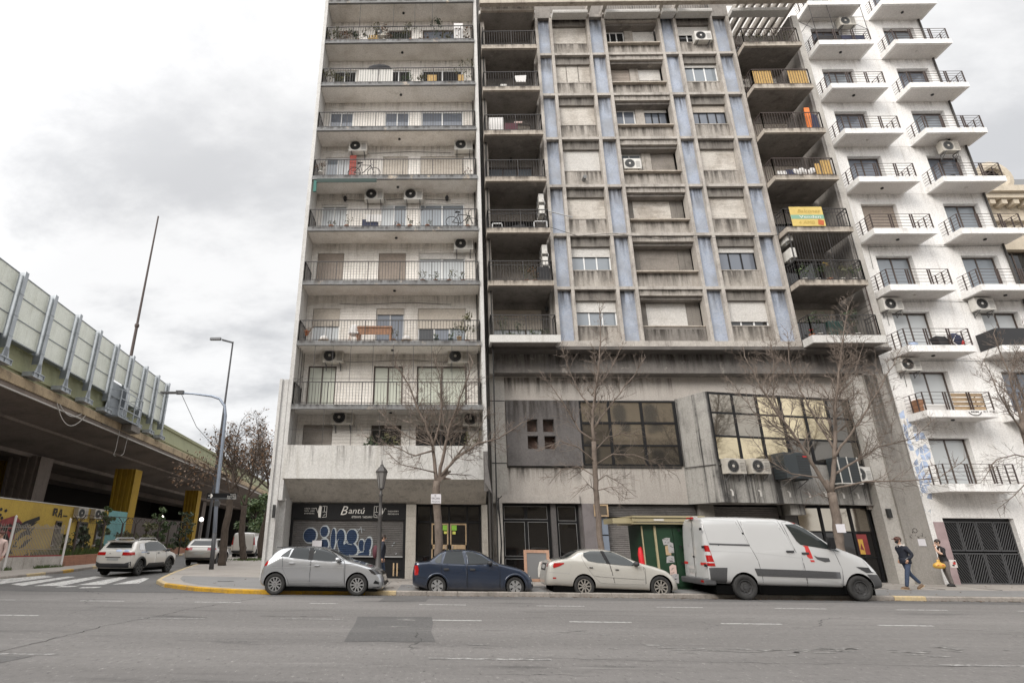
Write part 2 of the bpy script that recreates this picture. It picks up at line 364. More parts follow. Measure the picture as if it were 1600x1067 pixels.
# ------------------------------------------------------------------ geometry helpers
class Mesh:
    def __init__(s, mat='frame_black'):
        s.v = []; s.f = []; s.mi = []; s.sm = []; s.names = [mat]; s.cur = 0; s.smooth = False
    def mat(s, n):
        if n not in s.names: s.names.append(n)
        s.cur = s.names.index(n); return s
    def face(s, idx): s.f.append(idx); s.mi.append(s.cur); s.sm.append(s.smooth)
    def pts(s, ps):
        b = len(s.v); s.v.extend([tuple(p) for p in ps]); return b
    def poly(s, ps): b = s.pts(ps); s.face(list(range(b, b+len(ps)))); return s
    def box(s, x0, x1, y0, y1, z0, z1):
        if x0 > x1: x0, x1 = x1, x0
        if y0 > y1: y0, y1 = y1, y0
        if z0 > z1: z0, z1 = z1, z0
        b = s.pts([(x0,y0,z0),(x1,y0,z0),(x1,y1,z0),(x0,y1,z0),(x0,y0,z1),(x1,y0,z1),(x1,y1,z1),(x0,y1,z1)])
        for q in ((0,3,2,1),(4,5,6,7),(0,1,5,4),(1,2,6,5),(2,3,7,6),(3,0,4,7)): s.face([b+i for i in q])
        return s
    def hexa(s, bot, top):
        b = s.pts(list(bot)+list(top))
        for q in ((0,3,2,1),(4,5,6,7),(0,1,5,4),(1,2,6,5),(2,3,7,6),(3,0,4,7)): s.face([b+i for i in q])
        return s
    def prism(s, pts, axis, a, c):
        """extrude a 2-D polygon along axis ('x','y','z') from a to c"""
        def P(u, w, t): return {'x': (t, u, w), 'y': (u, t, w), 'z': (u, w, t)}[axis]
        n = len(pts); b = s.pts([P(u, w, a) for u, w in pts]+[P(u, w, c) for u, w in pts])
        s.face([b+i for i in range(n)][::-1]); s.face([b+n+i for i in range(n)])
        for i in range(n): j = (i+1) % n; s.face([b+i, b+j, b+n+j, b+n+i])
        return s
    def tube(s, p0, p1, r0, r1=None, n=6, cap=True):
        r1 = r0 if r1 is None else r1
        p0 = Vector(p0); p1 = Vector(p1); d = p1-p0
        if d.length < 1e-6: return s
        d.normalize(); a = d.orthogonal().normalized(); c = d.cross(a)
        ring = [(a*cos(2*pi*i/n)+c*sin(2*pi*i/n)) for i in range(n)]
        b = s.pts([p0+q*r0 for q in ring]+[p1+q*r1 for q in ring])
        for i in range(n): j = (i+1) % n; s.face([b+i, b+j, b+n+j, b+n+i])
        if cap: s.face([b+i for i in range(n)][::-1]); s.face([b+n+i for i in range(n)])
        return s
    def path(s, ps, r, n=6, cap=True):
        ps = [Vector(p) for p in ps]; m = len(ps)
        rs = r if isinstance(r, (list, tuple)) else [r]*m
        a = None; b0 = None
        for k, p in enumerate(ps):
            d = (ps[min(k+1, m-1)]-ps[max(k-1, 0)])
            if d.length < 1e-9: d = Vector((0, 0, 1))
            d.normalize()
            a = d.orthogonal().normalized() if a is None else (a-d*a.dot(d))
            if a.length < 1e-5: a = d.orthogonal()
            a.normalize(); c = d.cross(a)
            b = s.pts([p+(a*cos(2*pi*i/n)+c*sin(2*pi*i/n))*rs[k] for i in range(n)])
            if b0 is not None:
                for i in range(n): j = (i+1) % n; s.face([b0+i, b0+j, b+j, b+i])
            elif cap: s.face([b+i for i in range(n)][::-1])
            b0 = b
        if cap: s.face([b0+i for i in range(n)])
        return s
    def lathe(s, prof, c=(0,0,0), axis='z', n=16, closed=False, cap=True):
        """prof: list of (radius, height)"""
        c = Vector(c); rings = []
        for r, h in prof:
            ps = []
            for i in range(n):
                t = 2*pi*i/n; u, w = r*cos(t), r*sin(t)
                ps.append(c+Vector({'z': (u, w, h), 'y': (u, h, w), 'x': (h, u, w)}[axis]))
            rings.append(s.pts(ps))
        k = len(rings)
        for a in range(k if closed else k-1):
            A, B = rings[a], rings[(a+1) % k]
            for i in range(n): j = (i+1) % n; s.face([A+i, A+j, B+j, B+i])
        if not closed and cap:
            if prof[0][0] > 1e-6: s.face([rings[0]+i for i in range(n)][::-1])
            if prof[-1][0] > 1e-6: s.face([rings[-1]+i for i in range(n)])
        return s
    def ball(s, c, r, n=8, m=6, sc=(1,1,1)):
        prof = [(r*sin(pi*i/m), -r*cos(pi*i/m)) for i in range(m+1)]
        b = len(s.v); s.lathe([(max(q, 1e-4), h) for q, h in prof], (0,0,0), 'z', n)
        for i in range(b, len(s.v)):
            x, y, z = s.v[i]; s.v[i] = (x*sc[0]+c[0], y*sc[1]+c[1], z*sc[2]+c[2])
        return s
    def xform(s, fn, start=0):
        for i in range(start, len(s.v)): s.v[i] = tuple(fn(Vector(s.v[i])))
        return s
    def mesh(s, name):
        me = bpy.data.meshes.new(name); me.from_pydata(s.v, [], s.f)
        for n in s.names: me.materials.append(MATS[n])
        me.polygons.foreach_set('material_index', s.mi)
        me.polygons.foreach_set('use_smooth', s.sm)
        me.update(); return me
    def build(s, name, parent=None, local=False, bevel=0, fix=False):
        me = s.mesh(name)
        if fix:
            bm = bmesh.new(); bm.from_mesh(me); bmesh.ops.remove_doubles(bm, verts=bm.verts, dist=1e-4)
            bmesh.ops.recalc_face_normals(bm, faces=bm.faces); bm.to_mesh(me); bm.free()
        return link(name, me, parent, local, bevel)
def link(name, me, parent=None, local=False, bevel=0):
    o = bpy.data.objects.new(name, me); COL.objects.link(o)
    if parent is not None:
        o.parent = parent
        if not local: o.matrix_parent_inverse = WORLD_INV[parent.name]
    if bevel:
        md = o.modifiers.new('bevel', 'BEVEL'); md.width = bevel; md.segments = 2; md.limit_method = 'ANGLE'; md.angle_limit = radians(40)
    return o
WORLD_INV = {}
def matrix_of(loc, rotz=0): return Matrix.Translation(loc) @ Matrix.Rotation(rotz, 4, 'Z')
def thing(name, label, cat, loc=(0,0,0), rotz=0, group=None):
    o = bpy.data.objects.new(name, None); COL.objects.link(o); o.empty_display_size = .2
    o.location = loc; o.rotation_euler = (0, 0, rotz)
    WORLD_INV[o.name] = matrix_of(loc, rotz).inverted()
    return tag(o, label, cat, group)
def tag(o, label, cat, group=None):
    o['label'] = label; o['category'] = cat
    if group: o['group'] = group
    return o
def sub(o):          # an object that will carry sub-parts in world coordinates
    WORLD_INV[o.name] = o.matrix_parent_inverse.inverted() if False else Matrix()
    return o
def structure(o): o['kind'] = 'structure'; return o
def stuff(o): o['kind'] = 'stuff'; return o
def dup(root, loc, rotz=0, label=None, group=None):
    r = root.copy(); COL.objects.link(r); r.location = loc; r.rotation_euler = (0, 0, rotz)
    WORLD_INV[r.name] = matrix_of(loc, rotz).inverted()
    if label: r['label'] = label
    if group: r['group'] = group
    for ch in list(root.children):
        c = ch.copy(); COL.objects.link(c); c.parent = r
        for g in list(ch.children):
            e = g.copy(); COL.objects.link(e); e.parent = c
    return r
def wall(m, x0, x1, z0, z1, y, holes=(), depth=.2, reveal=True):
    """a wall face at plane y (looking to -Y) with rectangular openings and their reveals"""
    hs = [(max(a, x0), min(b, x1), max(c, z0), min(d, z1)) for a, b, c, d in holes]
    xs = sorted({x0, x1, *[h[0] for h in hs], *[h[1] for h in hs]}); zs = sorted({z0, z1, *[h[2] for h in hs], *[h[3] for h in hs]})
    for i in range(len(xs)-1):
        for k in range(len(zs)-1):
            cx, cz = (xs[i]+xs[i+1])/2, (zs[k]+zs[k+1])/2
            if any(h[0] < cx < h[1] and h[2] < cz < h[3] for h in hs): continue
            m.poly([(xs[i], y, zs[k]), (xs[i+1], y, zs[k]), (xs[i+1], y, zs[k+1]), (xs[i], y, zs[k+1])])
    if reveal:
        for a, b, c, d in hs:
            m.poly([(a, y, c), (a, y, d), (a, y+depth, d), (a, y+depth, c)])
            m.poly([(b, y, d), (b, y, c), (b, y+depth, c), (b, y+depth, d)])
            m.poly([(a, y, d), (b, y, d), (b, y+depth, d), (a, y+depth, d)])
            m.poly([(b, y, c), (a, y, c), (a, y+depth, c), (b, y+depth, c)])
    return m
def slats(m, x0, x1, z0, z1, y, pitch=.05, d=.012):
    """roller shutter: a real corrugated curtain of slats"""
    n = max(1, int(round((z1-z0)/pitch))); p = (z1-z0)/n
    for i in range(n):
        a = z0+i*p
        b = m.pts([(x0, y, a), (x1, y, a), (x1, y-d, a+p*.3), (x0, y-d, a+p*.3), (x1, y-d, a+p*.8), (x0, y-d, a+p*.8), (x1, y, a+p), (x0, y, a+p)])
        m.face([b, b+1, b+2, b+3]); m.face([b+3, b+2, b+4, b+5]); m.face([b+5, b+4, b+6, b+7])
    return m
def window(parent, x0, x1, z0, z1, y, sashes=2, frame='frame_white', pane='pane_sky', shutter=0, smat='shutter_cream', fw=.055, pitch=.055, label=None, panes=None, curtain=None, bottom_gap=0):
    """a sliding window in its opening: frame, panes and roller shutter; it sits at plane y"""
    f = Mesh(frame)
    f.box(x0, x1, y, y+.07, z1-fw, z1); f.box(x0, x1, y, y+.07, z0, z0+fw)
    f.box(x0, x0+fw, y, y+.07, z0+fw, z1-fw); f.box(x1-fw, x1, y, y+.07, z0+fw, z1-fw)
    w = (x1-x0-2*fw)/sashes
    for i in range(1, sashes): xx = x0+fw+i*w; f.box(xx-fw*.55, xx+fw*.55, y+.004, y+.064, z0+fw, z1-fw)
    o = sub(f.build('window', parent))
    if label: o['label'] = label
    for i in range(sashes):
        g = Mesh(panes[i] if panes else pane); a = x0+fw+i*w+(fw*.55 if i else 0); b = x0+fw+(i+1)*w-(fw*.55 if i < sashes-1 else 0)
        yy = y+.03+.012*(i % 2)
        g.box(a, b, yy, yy+.006, z0+fw, z1-fw); g.build('pane', o)
    if shutter > 0:
        s = Mesh(smat); zz = z1-.01-(z1-z0-.02)*min(1, shutter); slats(s, x0+.01, x1-.01, zz, z1-.005, y-.03, pitch)
        s.box(x0+.01, x1-.01, y-.045, y-.02, zz-.03, zz); s.build('shutter', o)
    return o
def railing(parent, pts, z0, h=1., step=.125, mat='iron', r=.015, top=.026, posts=1.6, horiz=(0, 1), extra=()):
    """balustrade along a polyline of (x, y): rails, posts and balusters joined as one railing"""
    m = Mesh(mat)
    for (xa, ya), (xb, yb) in zip(pts[:-1], pts[1:]):
        L = hypot(xb-xa, yb-ya)
        for q in horiz:
            zz = z0+.07+(h-.07)*q; rr = top if q == 1 else r*1.2
            m.tube((xa, ya, zz), (xb, yb, zz), rr, n=4)
        for q in extra: m.tube((xa, ya, z0+h*q), (xb, yb, z0+h*q), r, n=4)
        n = max(1, int(L/step))
        for i in range(n+1):
            t = i/n; x, y = xa+(xb-xa)*t, ya+(yb-ya)*t
            big = (i % max(1, int(posts/step)) == 0) or i == n
            m.tube((x, y, z0), (x, y, z0+h), r*1.7 if big else r*.75, n=4, cap=False)
    return m.build('railing', parent)
def gz(y, base=0.): return base+.015*max(0, y-20)
def text_mesh(txt, size, font_shear=0, align='LEFT', spacing=1):
    cu = bpy.data.curves.new('lettering', 'FONT'); cu.body = txt; cu.size = size; cu.align_x = align; cu.shear = font_shear; cu.resolution_u = 2; cu.space_character = spacing
    o = bpy.data.objects.new('lettering', cu); COL.objects.link(o)
    dg = bpy.context.evaluated_depsgraph_get(); me = bpy.data.meshes.new_from_object(o.evaluated_get(dg)); bpy.data.objects.remove(o); bpy.data.curves.remove(cu)
    return me
def lettering(txt, size, loc, mat, parent, facing='-y', shear=0, align='LEFT', name='lettering', width=None, yaw=0):
    me = text_mesh(txt, size, shear, align); me.materials.clear(); me.materials.append(MATS[mat])
    xs = [v.co.x for v in me.vertices]; k = 1
    if width and xs: k = width/max(1e-6, max(xs)-min(xs))
    for v in me.vertices: v.co = Vector((v.co.x*k, 0, v.co.y))
    M = Matrix.Translation(loc) @ Matrix.Rotation(yaw, 4, 'Z')
    me.transform(M); return link(name, me, parent)
def blob_leaves(m, c, r, n, size, sc=(1,1,1), rnd=random):
    for _ in range(n):
        d = Vector((rnd.gauss(0,1), rnd.gauss(0,1), rnd.gauss(0,1))); d.normalize(); q = r*rnd.random()**.4
        p = Vector((c[0]+d.x*q*sc[0], c[1]+d.y*q*sc[1], c[2]+d.z*q*sc[2]))
        a = Vector((rnd.gauss(0,1), rnd.gauss(0,1), rnd.gauss(0,1))).normalized(); b = a.orthogonal().normalized(); s_ = size*rnd.uniform(.6, 1.3)
        m.poly([p-a*s_, p+b*s_*.5, p+a*s_, p-b*s_*.5])
    return m
# ------------------------------------------------------------------ ground, roads, pavements
def SZ(x, y, off=.13): return off+.015*(y-20)
def sheet(name, pts, mat, z=None, off=None):
    m = Mesh(mat); m.poly([(x, y, z if z is not None else SZ(x, y, off)) for x, y in pts]); return structure(m.build(name))
m = Mesh('sidewalk'); m.poly([(-1500,-1500,-.06),(1500,-1500,-.06),(1500,1500,-.06),(-1500,1500,-.06)]); structure(m.build('ground'))
sheet('road', [(-300,-60),(300,-60),(300,20.3),(-300,20.3)], 'asphalt', z=0)
sheet('side_street', [(-18.9,20.0),(-5.4,20.0),(-10.9,23.6),(-12.4,28),(-16.9,47),(-26,85),(-40,85),(-21.5,49),(-18.6,33),(-17.7,28.3)], 'asphalt_dark', off=.006)
# pavement of the corner block and of the opposite corner
KERB = [(-17.0,47.0),(-15.5,40.15),(-13.85,33.2),(-12.45,27.9),(-11.45,24.6),(-10.95,23.2),(-9.95,21.75),(-8.4,20.55),(-7.0,19.95),(-5.5,19.72)]
KERB_R = [(-5.5,19.72),(-1.5,19.86),(40,19.86)]
def offs(pl, d):
    out = []
    for i, p in enumerate(pl):
        a = Vector(pl[max(i-1, 0)]); b = Vector(pl[min(i+1, len(pl)-1)]); t = (b-a).normalized(); out.append((p[0]-t.y*d, p[1]+t.x*d))
    return out
inner = offs(KERB+KERB_R[1:], .16)
sheet('sidewalk', inner+[(80,19.99),(80,45),(30,90),(-26,90)], 'sidewalk', off=.13)
sheet('corner_paving', [(-5.4,20.2),(-7.2,20.6),(-8.6,21.4),(-9.6,22.5),(-10.4,24),(-10.9,25.4),(-7.2,25.0),(-5.4,24.3)], 'sidewalk_smooth', off=.135)
sheet('paving_band', [(-1.5,20.15),(36,20.15),(36,22.3),(-1.5,22.3)], 'sidewalk_smooth', off=.134)
m = Mesh('sidewalk_smooth')          # expansion joints of the pavement as thin raised strips of mortar
for x in range(-4, 34, 2): m.box(x-.012, x+.012, 22.4, 25.1, SZ(0,22.4)-.02, SZ(0,23.7)+.004)
structure(m.build('paving_joint'))
def kerb(name, pl, width, mats, piece=1.0, h=.138, z0=-.05):
    """a kerb built of separate stones; mats(i, x, y) gives the stone's finish"""
    core = Mesh('kerb_stone'); stones = []; i = 0
    ins = offs(pl, width)
    for (a, b, c, d) in zip(pl[:-1], pl[1:], ins[:-1], ins[1:]):
        L = hypot(b[0]-a[0], b[1]-a[1]); n = max(1, int(round(L/piece)))
        for k in range(n):
            t0, t1 = k/n+.006/L, (k+1)/n-.006/L
            q = [(a[0]+(b[0]-a[0])*t, a[1]+(b[1]-a[1])*t) for t in (t0, t1)]+[(c[0]+(d[0]-c[0])*t, c[1]+(d[1]-c[1])*t) for t in (t1, t0)]
            stones.append((q, i)); i += 1
        core.poly([(p[0], p[1], SZ(*p, .03)) for p in (a, b, d, c)])
    root = sub(structure(core.build(name)))
    for q, i in stones:
        s = Mesh(mats(i, *q[0])); j = random.uniform(-.006, .006); cx = sum(p[0] for p in q)/4; cy = sum(p[1] for p in q)/4
        hh = h+j; ch = .025
        lo = [(x, y, z0+.015*max(0, y-20)) for x, y in q]; mid = [(x, y, SZ(x, y, hh-ch)) for x, y in q]
        e = [(q[0][0]+(q[3][0]-q[0][0])*ch/width, q[0][1]+(q[3][1]-q[0][1])*ch/width), (q[1][0]+(q[2][0]-q[1][0])*ch/width, q[1][1]+(q[2][1]-q[1][1])*ch/width)]
        top = [(e[0][0], e[0][1], SZ(*e[0], hh)), (e[1][0], e[1][1], SZ(*e[1], hh)), (q[2][0], q[2][1], SZ(*q[2], hh)), (q[3][0], q[3][1], SZ(*q[3], hh))]
        s.hexa(lo, mid); s.hexa(mid, top); s.build('kerb_stone', root)
    return root
kerb('kerb', KERB, .16, lambda i, x, y: 'kerb_worn' if y > 22.2 else 'kerb_yellow', .95)
kerb('kerb', KERB_R, .16, lambda i, x, y: 'kerb_yellow' if x < -3.2 else 'kerb_worn' if 13.4 < x < 15.3 or x < -1.9 else 'kerb_stone', 1.0)
# opposite pavement under the viaduct
LK = [(-48,20.9),(-24,21.1),(-19.4,21.9),(-18.2,23.2),(-17.85,24.6),(-17.85,28.3),(-18.75,33),(-21.6,49),(-26.3,75)]
sheet('sidewalk', [(-60,21),*[(x-.02, y) for x, y in LK[1:]],(-31,75),(-60,75)], 'sidewalk', off=.11)
kerb('kerb', LK, .15, lambda i, x, y: ['kerb_stone', 'kerb_stone', 'kerb_worn', 'kerb_stone', 'kerb_yellow'][i % 5], 1.2, h=.12)
# painted markings
m = Mesh('road_white')
for q in ([(-17.95,24.0),(-17.0,23.7),(-17.2,26.4),(-17.6,26.6)], [(-17.3,22.7),(-16.3,22.2),(-16.75,26.0),(-17.1,26.2)], [(-15.95,22.3),(-15.05,21.7),(-15.85,26.1),(-16.3,26.2)],
          [(-14.65,21.7),(-13.75,21.9),(-14.75,26.4),(-15.25,26.5)], [(-13.4,22.2),(-12.55,22.5),(-13.5,26.0),(-13.95,26.1)], [(-12.3,22.6),(-11.6,23.2),(-12.4,25.6),(-12.75,25.8)],
          [(-13.62,21.3),(-13.1,21.5),(-13.15,21.95),(-13.7,21.8)], [(-12.62,21.05),(-12.1,21.25),(-12.15,21.7),(-12.75,21.5)]):
    m.poly([(x, y, SZ(x, y, .012)) for x, y in q])
structure(m.build('zebra_crossing'))
def dash(m, x0, x1, y, w=.11, sl=.01): m.poly([(x0, y, .004), (x1, y+(x1-x0)*sl, .004), (x1, y+w+(x1-x0)*sl, .004), (x0, y+w, .004)])
m = Mesh('road_white')
for x0, x1 in ((-13.3,-12.0),(-10.13,-8.9),(-6.9,-5.6),(-3.7,-2.9),(-.65,.64),(2.58,3.89),(5.84,7.11),(9.05,10.44),(12.28,13.65),(15.5,16.8)): dash(m, x0, x1, 17.05, .1)
structure(m.build('lane_marking'))
m = Mesh('road_white')
for x0, x1 in ((-10.6,-9.02),(-.23,.86),(2.78,4.13),(6.07,7.39),(9.44,10.6),(12.9,14)): dash(m, x0, x1, 13.72, .11, 0)
m.mat('road_worn'); dash(m, -8.2, -5.7, 9.2, .1, .03); dash(m, -6.6, -5.2, 13.5, .1, 0); dash(m, -3.6, -2.2, 13.7, .1, 0); dash(m, -.2, 1.6, 9.35, .1, 0); dash(m, 7.2, 8.9, 9.35, .1, 0)
structure(m.build('lane_marking'))
# repairs, scuffs and cracks
m = Mesh('asphalt_dark')
m.poly([(-1.95,14.25,.004),(-1.4,14.33,.004),(-.9,14.3,.004),(-.25,14.4,.004),(-.2,13.2,.004),(-.22,12.1,.004),(-.12,10.88,.004),(-.6,10.8,.004),(-1.1,10.86,.004),(-1.68,10.75,.004),(-1.76,11.8,.004),(-1.83,13.1,.004)]); m.poly([(-1.8,18.9,.004),(-.4,19.1,.004),(-.5,18.0,.004),(-1.85,17.85,.004)])
m.poly([(-9.5,9.1,.004),(-5.97,9.16,.004),(-6.2,8.0,.004),(-9.5,7.6,.004)]); structure(m.build('asphalt_patch'))
random.seed(3); m = Mesh('road_scuff')
for cx, cy, n, sx, sy in ((2.6,12.2,5,.25,.12),(3.6,10.5,8,1.1,.15),(5.2,10.35,12,1.0,.2),(6.3,10.55,14,.7,.22),(7.4,10.5,10,.8,.15),(9.2,10.7,8,1.2,.12),(-.9,12.6,3,.3,.1),(-.8,13.8,3,.3,.1),(.6,10.5,4,.5,.12)):
    for _ in range(n):
        x, y = random.gauss(cx, sx), random.gauss(cy, sy); L = random.uniform(.06, .3); w = random.uniform(.02, .07); k = 9
        m.poly([(x+L*cos(2*pi*i/k)*random.uniform(.6,1), y+w*sin(2*pi*i/k)*random.uniform(.6,1), .0045) for i in range(k)])
structure(m.build('road_scuff'))
def crack(m, pts, w):
    ps = []
    for a, b in zip(pts[:-1], pts[1:]):
        n = max(2, int(hypot(b[0]-a[0], b[1]-a[1])/.18))
        for i in range(n): t = i/n; ps.append((a[0]+(b[0]-a[0])*t+random.gauss(0,.025), a[1]+(b[1]-a[1])*t+random.gauss(0,.025)))
    ps.append(pts[-1])
    for i in range(len(ps)-1):
        a, b = Vector(ps[i]), Vector(ps[i+1]); t = (b-a).normalized(); nrm = Vector((-t.y, t.x))*w*random.uniform(.4, 1.2)
        m.poly([(*(a-nrm), .005), (*(b-nrm), .005), (*(b+nrm), .005), (*(a+nrm), .005)])
m = Mesh('under_black')
crack(m, [(-6.7,9.3),(-6.66,10.6),(-6.68,12.4),(-6.4,14),(-6.3,15.5),(-5.4,18.9)], .008); crack(m, [(-4.2,14.1),(-2.5,14.15)], .014); crack(m, [(6.4,14.8),(7.3,14.75)], .009)
crack(m, [(-6.4,13.95),(-5.2,13.7)], .008); crack(m, [(10.2,13.3),(12,12.8),(13.6,12.6)], .008); crack(m, [(1.2,9.5),(4,9.4),(7.5,9.3)], .005)
structure(m.build('road_crack'))
# gutter strip of old asphalt against the kerb
sheet('gutter', [(-5.4,19.0),(40,19.0),(40,19.87),(-1.5,19.87),(-5.4,19.73)], 'asphalt_dark', z=.0035)
# manhole by the corner
m = Mesh('iron_grey'); m.lathe([(.3,0),(.3,.012),(.26,.016),(0.0001,.016)], (-8.2,23.0,SZ(0,23.0,.133)), 'z', 20); structure(m.build('manhole_cover'))
# ------------------------------------------------------------------ viaduct on the left
VD = Vector((-.1128, .99362)); VN = Vector((-.99362, -.1128))        # along, and away from the street
V0 = Vector((-21.56, 26.05))
def VP(y, o=0.):         # plan point at street distance y, o metres behind the deck edge
    t = (y-V0.y+o*.1128)/VD.y; p = V0+VD*t+VN*o; return p
def vbox(m, ya, yb, oa, ob, za, zb):
    pa, pb, pc, pd = VP(ya, oa), VP(yb, oa), VP(yb, ob), VP(ya, ob)
    m.hexa([(*pa, za), (*pb, za), (*pc, za), (*pd, za)], [(*pa, zb), (*pb, zb), (*pc, zb), (*pd, zb)])
def vsweep(m, prof, ya, yb):
    """sweep a section [(o, z)...] along the deck"""
    A = m.pts([(*VP(ya, o), z) for o, z in prof]); B = m.pts([(*VP(yb, o), z) for o, z in prof]); n = len(prof)
    for i in range(n): j = (i+1) % n; m.face([A+i, A+j, B+j, B+i])
    m.face([A+i for i in range(n)]); m.face([B+i for i in range(n)][::-1])
via = thing('elevated_highway', 'dark concrete elevated highway with pale noise barrier and green parapet at the left', 'viaduct', (-21.56, 26.05, 0))
Y0, Y1 = -25, 150
m = Mesh('viaduct_concrete')
vsweep(m, [(0,8.95),(0,8.72),(.25,8.66),(.5,8.72),(3.0,8.35),(3.05,8.2),(3.4,8.15),(6.5,7.45),(6.6,7.2),(9.5,7.2),(9.6,7.6),(14,7.9),(14.1,7.3),(17,7.3),(17.2,8.2),(24,8.7),(24,9.4),(0,9.4)], Y0, Y1)
deck = sub(m.build('deck', via))
m = Mesh('viaduct_edge'); vsweep(m, [(-.12,8.95),(-.12,9.42),(.0,9.5),(.6,9.5),(.6,9.3),(0,8.95)], Y0, Y1); m.build('deck_edge', via)
m = Mesh('pipe_white'); vsweep(m, [(-.06,8.64),(-.06,8.7),(.06,8.7),(.06,8.64)], Y0, Y1); m.build('drip_rail', deck)
m = Mesh('green_parapet'); vsweep(m, [(.35,9.4),(.35,9.75),(.28,9.8),(.5,10.95),(.38,11.0),(.38,11.25),(.85,11.25),(.85,9.4)], Y0, Y1); m.build('parapet', via)
posts = [14.6, 17.3, 20.05, 22.8, 25.56, 28.41, 31.19, 33.9, 36.61, 39.2, 41.8, 44.33, 46.76]
for y in posts:
    m = Mesh('steel_galv'); vbox(m, y-.15, y+.15, -.31, -.28, 9.9, 14.42); vbox(m, y-.16, y+.16, .17, .2, 10.9, 14.42); m.mat('steel_post'); vbox(m, y-.02, y+.02, -.28, .17, 10.4, 14.42); m.mat('steel_galv')
    for zz in (10.98, 12.05, 13.2): vbox(m, y-.17, y+.17, -.33, -.315, zz, zz+.05)
    vbox(m, y-.3, y+.3, -.42, .35, 9.8, 9.9); m.hexa([(*VP(y-.3,-.31),9.9),(*VP(y+.3,-.31),9.9),(*VP(y+.3,-.28),9.9),(*VP(y-.3,-.28),9.9)],[(*VP(y-.15,-.31),10.4),(*VP(y+.15,-.31),10.4),(*VP(y+.15,-.28),10.4),(*VP(y-.15,-.28),10.4)])
    p = sub(m.build('barrier_post', via))
    m = Mesh('steel_galv'); vbox(m, y-.75, y+.3, -.5, .05, 9.56, 9.8); vbox(m, y-.75, y+.3, -.56, -.501, 9.54, 9.58); vbox(m, y-.75, y+.3, -.56, -.501, 9.78, 9.82)
    for q in (-.7, -.25, .25): vbox(m, y+q, y+q+.03, -.55, -.502, 9.58, 9.78)
    m.build('bracket', p)
me_cache = {}
for a, b in zip(posts[:-1], posts[1:]):
    for zz in ((11.05,12.08),(12.13,13.22),(13.27,14.3)):
        if a > 36 and a < 38 and zz[0] < 12: continue     # the opening behind the inspection cage
        m = Mesh('panel_pale'); vbox(m, a+.17, b-.17, .0, .05, zz[0], zz[1]); pn = sub(m.build('barrier_panel', via))
        m = Mesh('steel_post'); vbox(m, a+.17, b-.17, -.03, .08, zz[1]-.001, zz[1]+.045)
        m.build('rail', pn)
    m = Mesh('steel_post'); vbox(m, a+.17, b-.17, -.03, .35, 10.98, 11.04); m.build('barrier_sill', via)
# inspection cage hanging on the deck edge
cg = thing('inspection_cage', 'small steel inspection cage hung on the edge of the highway below the noise barrier', 'cage', (*VP(38.5), 9.3))
m = Mesh('steel_post'); vbox(m, 37.0, 40.6, -.95, .3, 9.45, 9.55); m.build('floor', cg)
m = Mesh('steel_galv')
for y in (37.0, 38.2, 39.4, 40.6):
    p = VP(y, -.93); m.tube((*p, 9.5), (*p, 11.3), .04, n=4)
for zz in (10.1, 10.7, 11.3): m.tube((*VP(37, -.93), zz), (*VP(40.6, -.93), zz), .035, n=4); m.tube((*VP(40.6, -.93), zz), (*VP(40.6, .2), zz), .035, n=4); m.tube((*VP(37, -.93), zz), (*VP(37, .2), zz), .035, n=4)
m.build('guard_rail', cg)
m = Mesh('dark_stained'); vbox(m, 36.8, 41.4, -.1, .4, 8.9, 9.46); vbox(m, 39.6, 41.2, -.85, -.1, 9.0, 9.44); m.build('bracket', cg)
m = Mesh('steel_post'); vbox(m, 37.3, 40.4, .05, .12, 9.6, 12.0); m.build('back_plate', cg)
# columns
def vcolumn(xc, yc, w, d, ztop, label, mat='yellow_column'):
    z0 = SZ(0, yc, .1)-.1
    c = thing('viaduct_column', label, 'column', (xc, yc, z0), radians(6.5), 'columns carrying the elevated highway')
    m = Mesh(mat); n = 4; fl = w/n
    pts = []
    for i in range(n):
        a = -w/2+i*fl; pts += [(a+.02, -d/2), (a+fl*.38, -d/2), (a+fl*.42, -d/2+.1), (a+fl*.92, -d/2+.1), (a+fl*.96, -d/2)]
    pts += [(w/2, -d/2), (w/2, d/2), (-w/2, d/2), (-w/2, -d/2)]
    k = 1.12
    b = m.pts([(u, v, 0) for u, v in pts]+[(u*k, v*k, ztop-z0) for u, v in pts]); N = len(pts)
    for i in range(N): j = (i+1) % N; m.face([b+i, b+j, b+N+j, b+N+i])
    m.build('shaft', c, local=True)
vcolumn(-26.95, 48.9, 1.5, 1.3, 7.3, 'mustard yellow fluted column behind the teal end of the yellow wall')
vcolumn(-30.1, 69.8, 1.35, 1.3, 7.3, 'farther mustard yellow fluted column with the bright lamp beside it')
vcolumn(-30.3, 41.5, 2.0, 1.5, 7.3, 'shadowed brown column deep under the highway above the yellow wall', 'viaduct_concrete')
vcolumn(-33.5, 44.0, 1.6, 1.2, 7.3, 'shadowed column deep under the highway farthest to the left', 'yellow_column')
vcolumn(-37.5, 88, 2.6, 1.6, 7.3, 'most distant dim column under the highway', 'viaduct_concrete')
# cables slung under the deck edge
m = Mesh('pipe_white')
for ya, yb, sag in ((31.0,34.6,1.1),(31.2,34.2,.55)):
    m.path([(*VP(ya+(yb-ya)*i/14, -.1), 9.1+.0-sag*4*(i/14)*(1-i/14)) for i in range(15)], .022, 4)
m.path([(*VP(39.5, -.1), 8.9), (*VP(39.45, -.1), 7.6), (*VP(39.3, -.1), 7.2), (*VP(39.6, -.1), 7.15)], .02, 4); m.path([(*VP(41.0, -.1), 8.8), (*VP(40.8, -.1), 7.5), (*VP(40.4, -.1), 7.3)], .02, 4)
tag(m.build('hanging_cable'), 'loose pale cables drooping from the edge of the highway deck', 'cable')
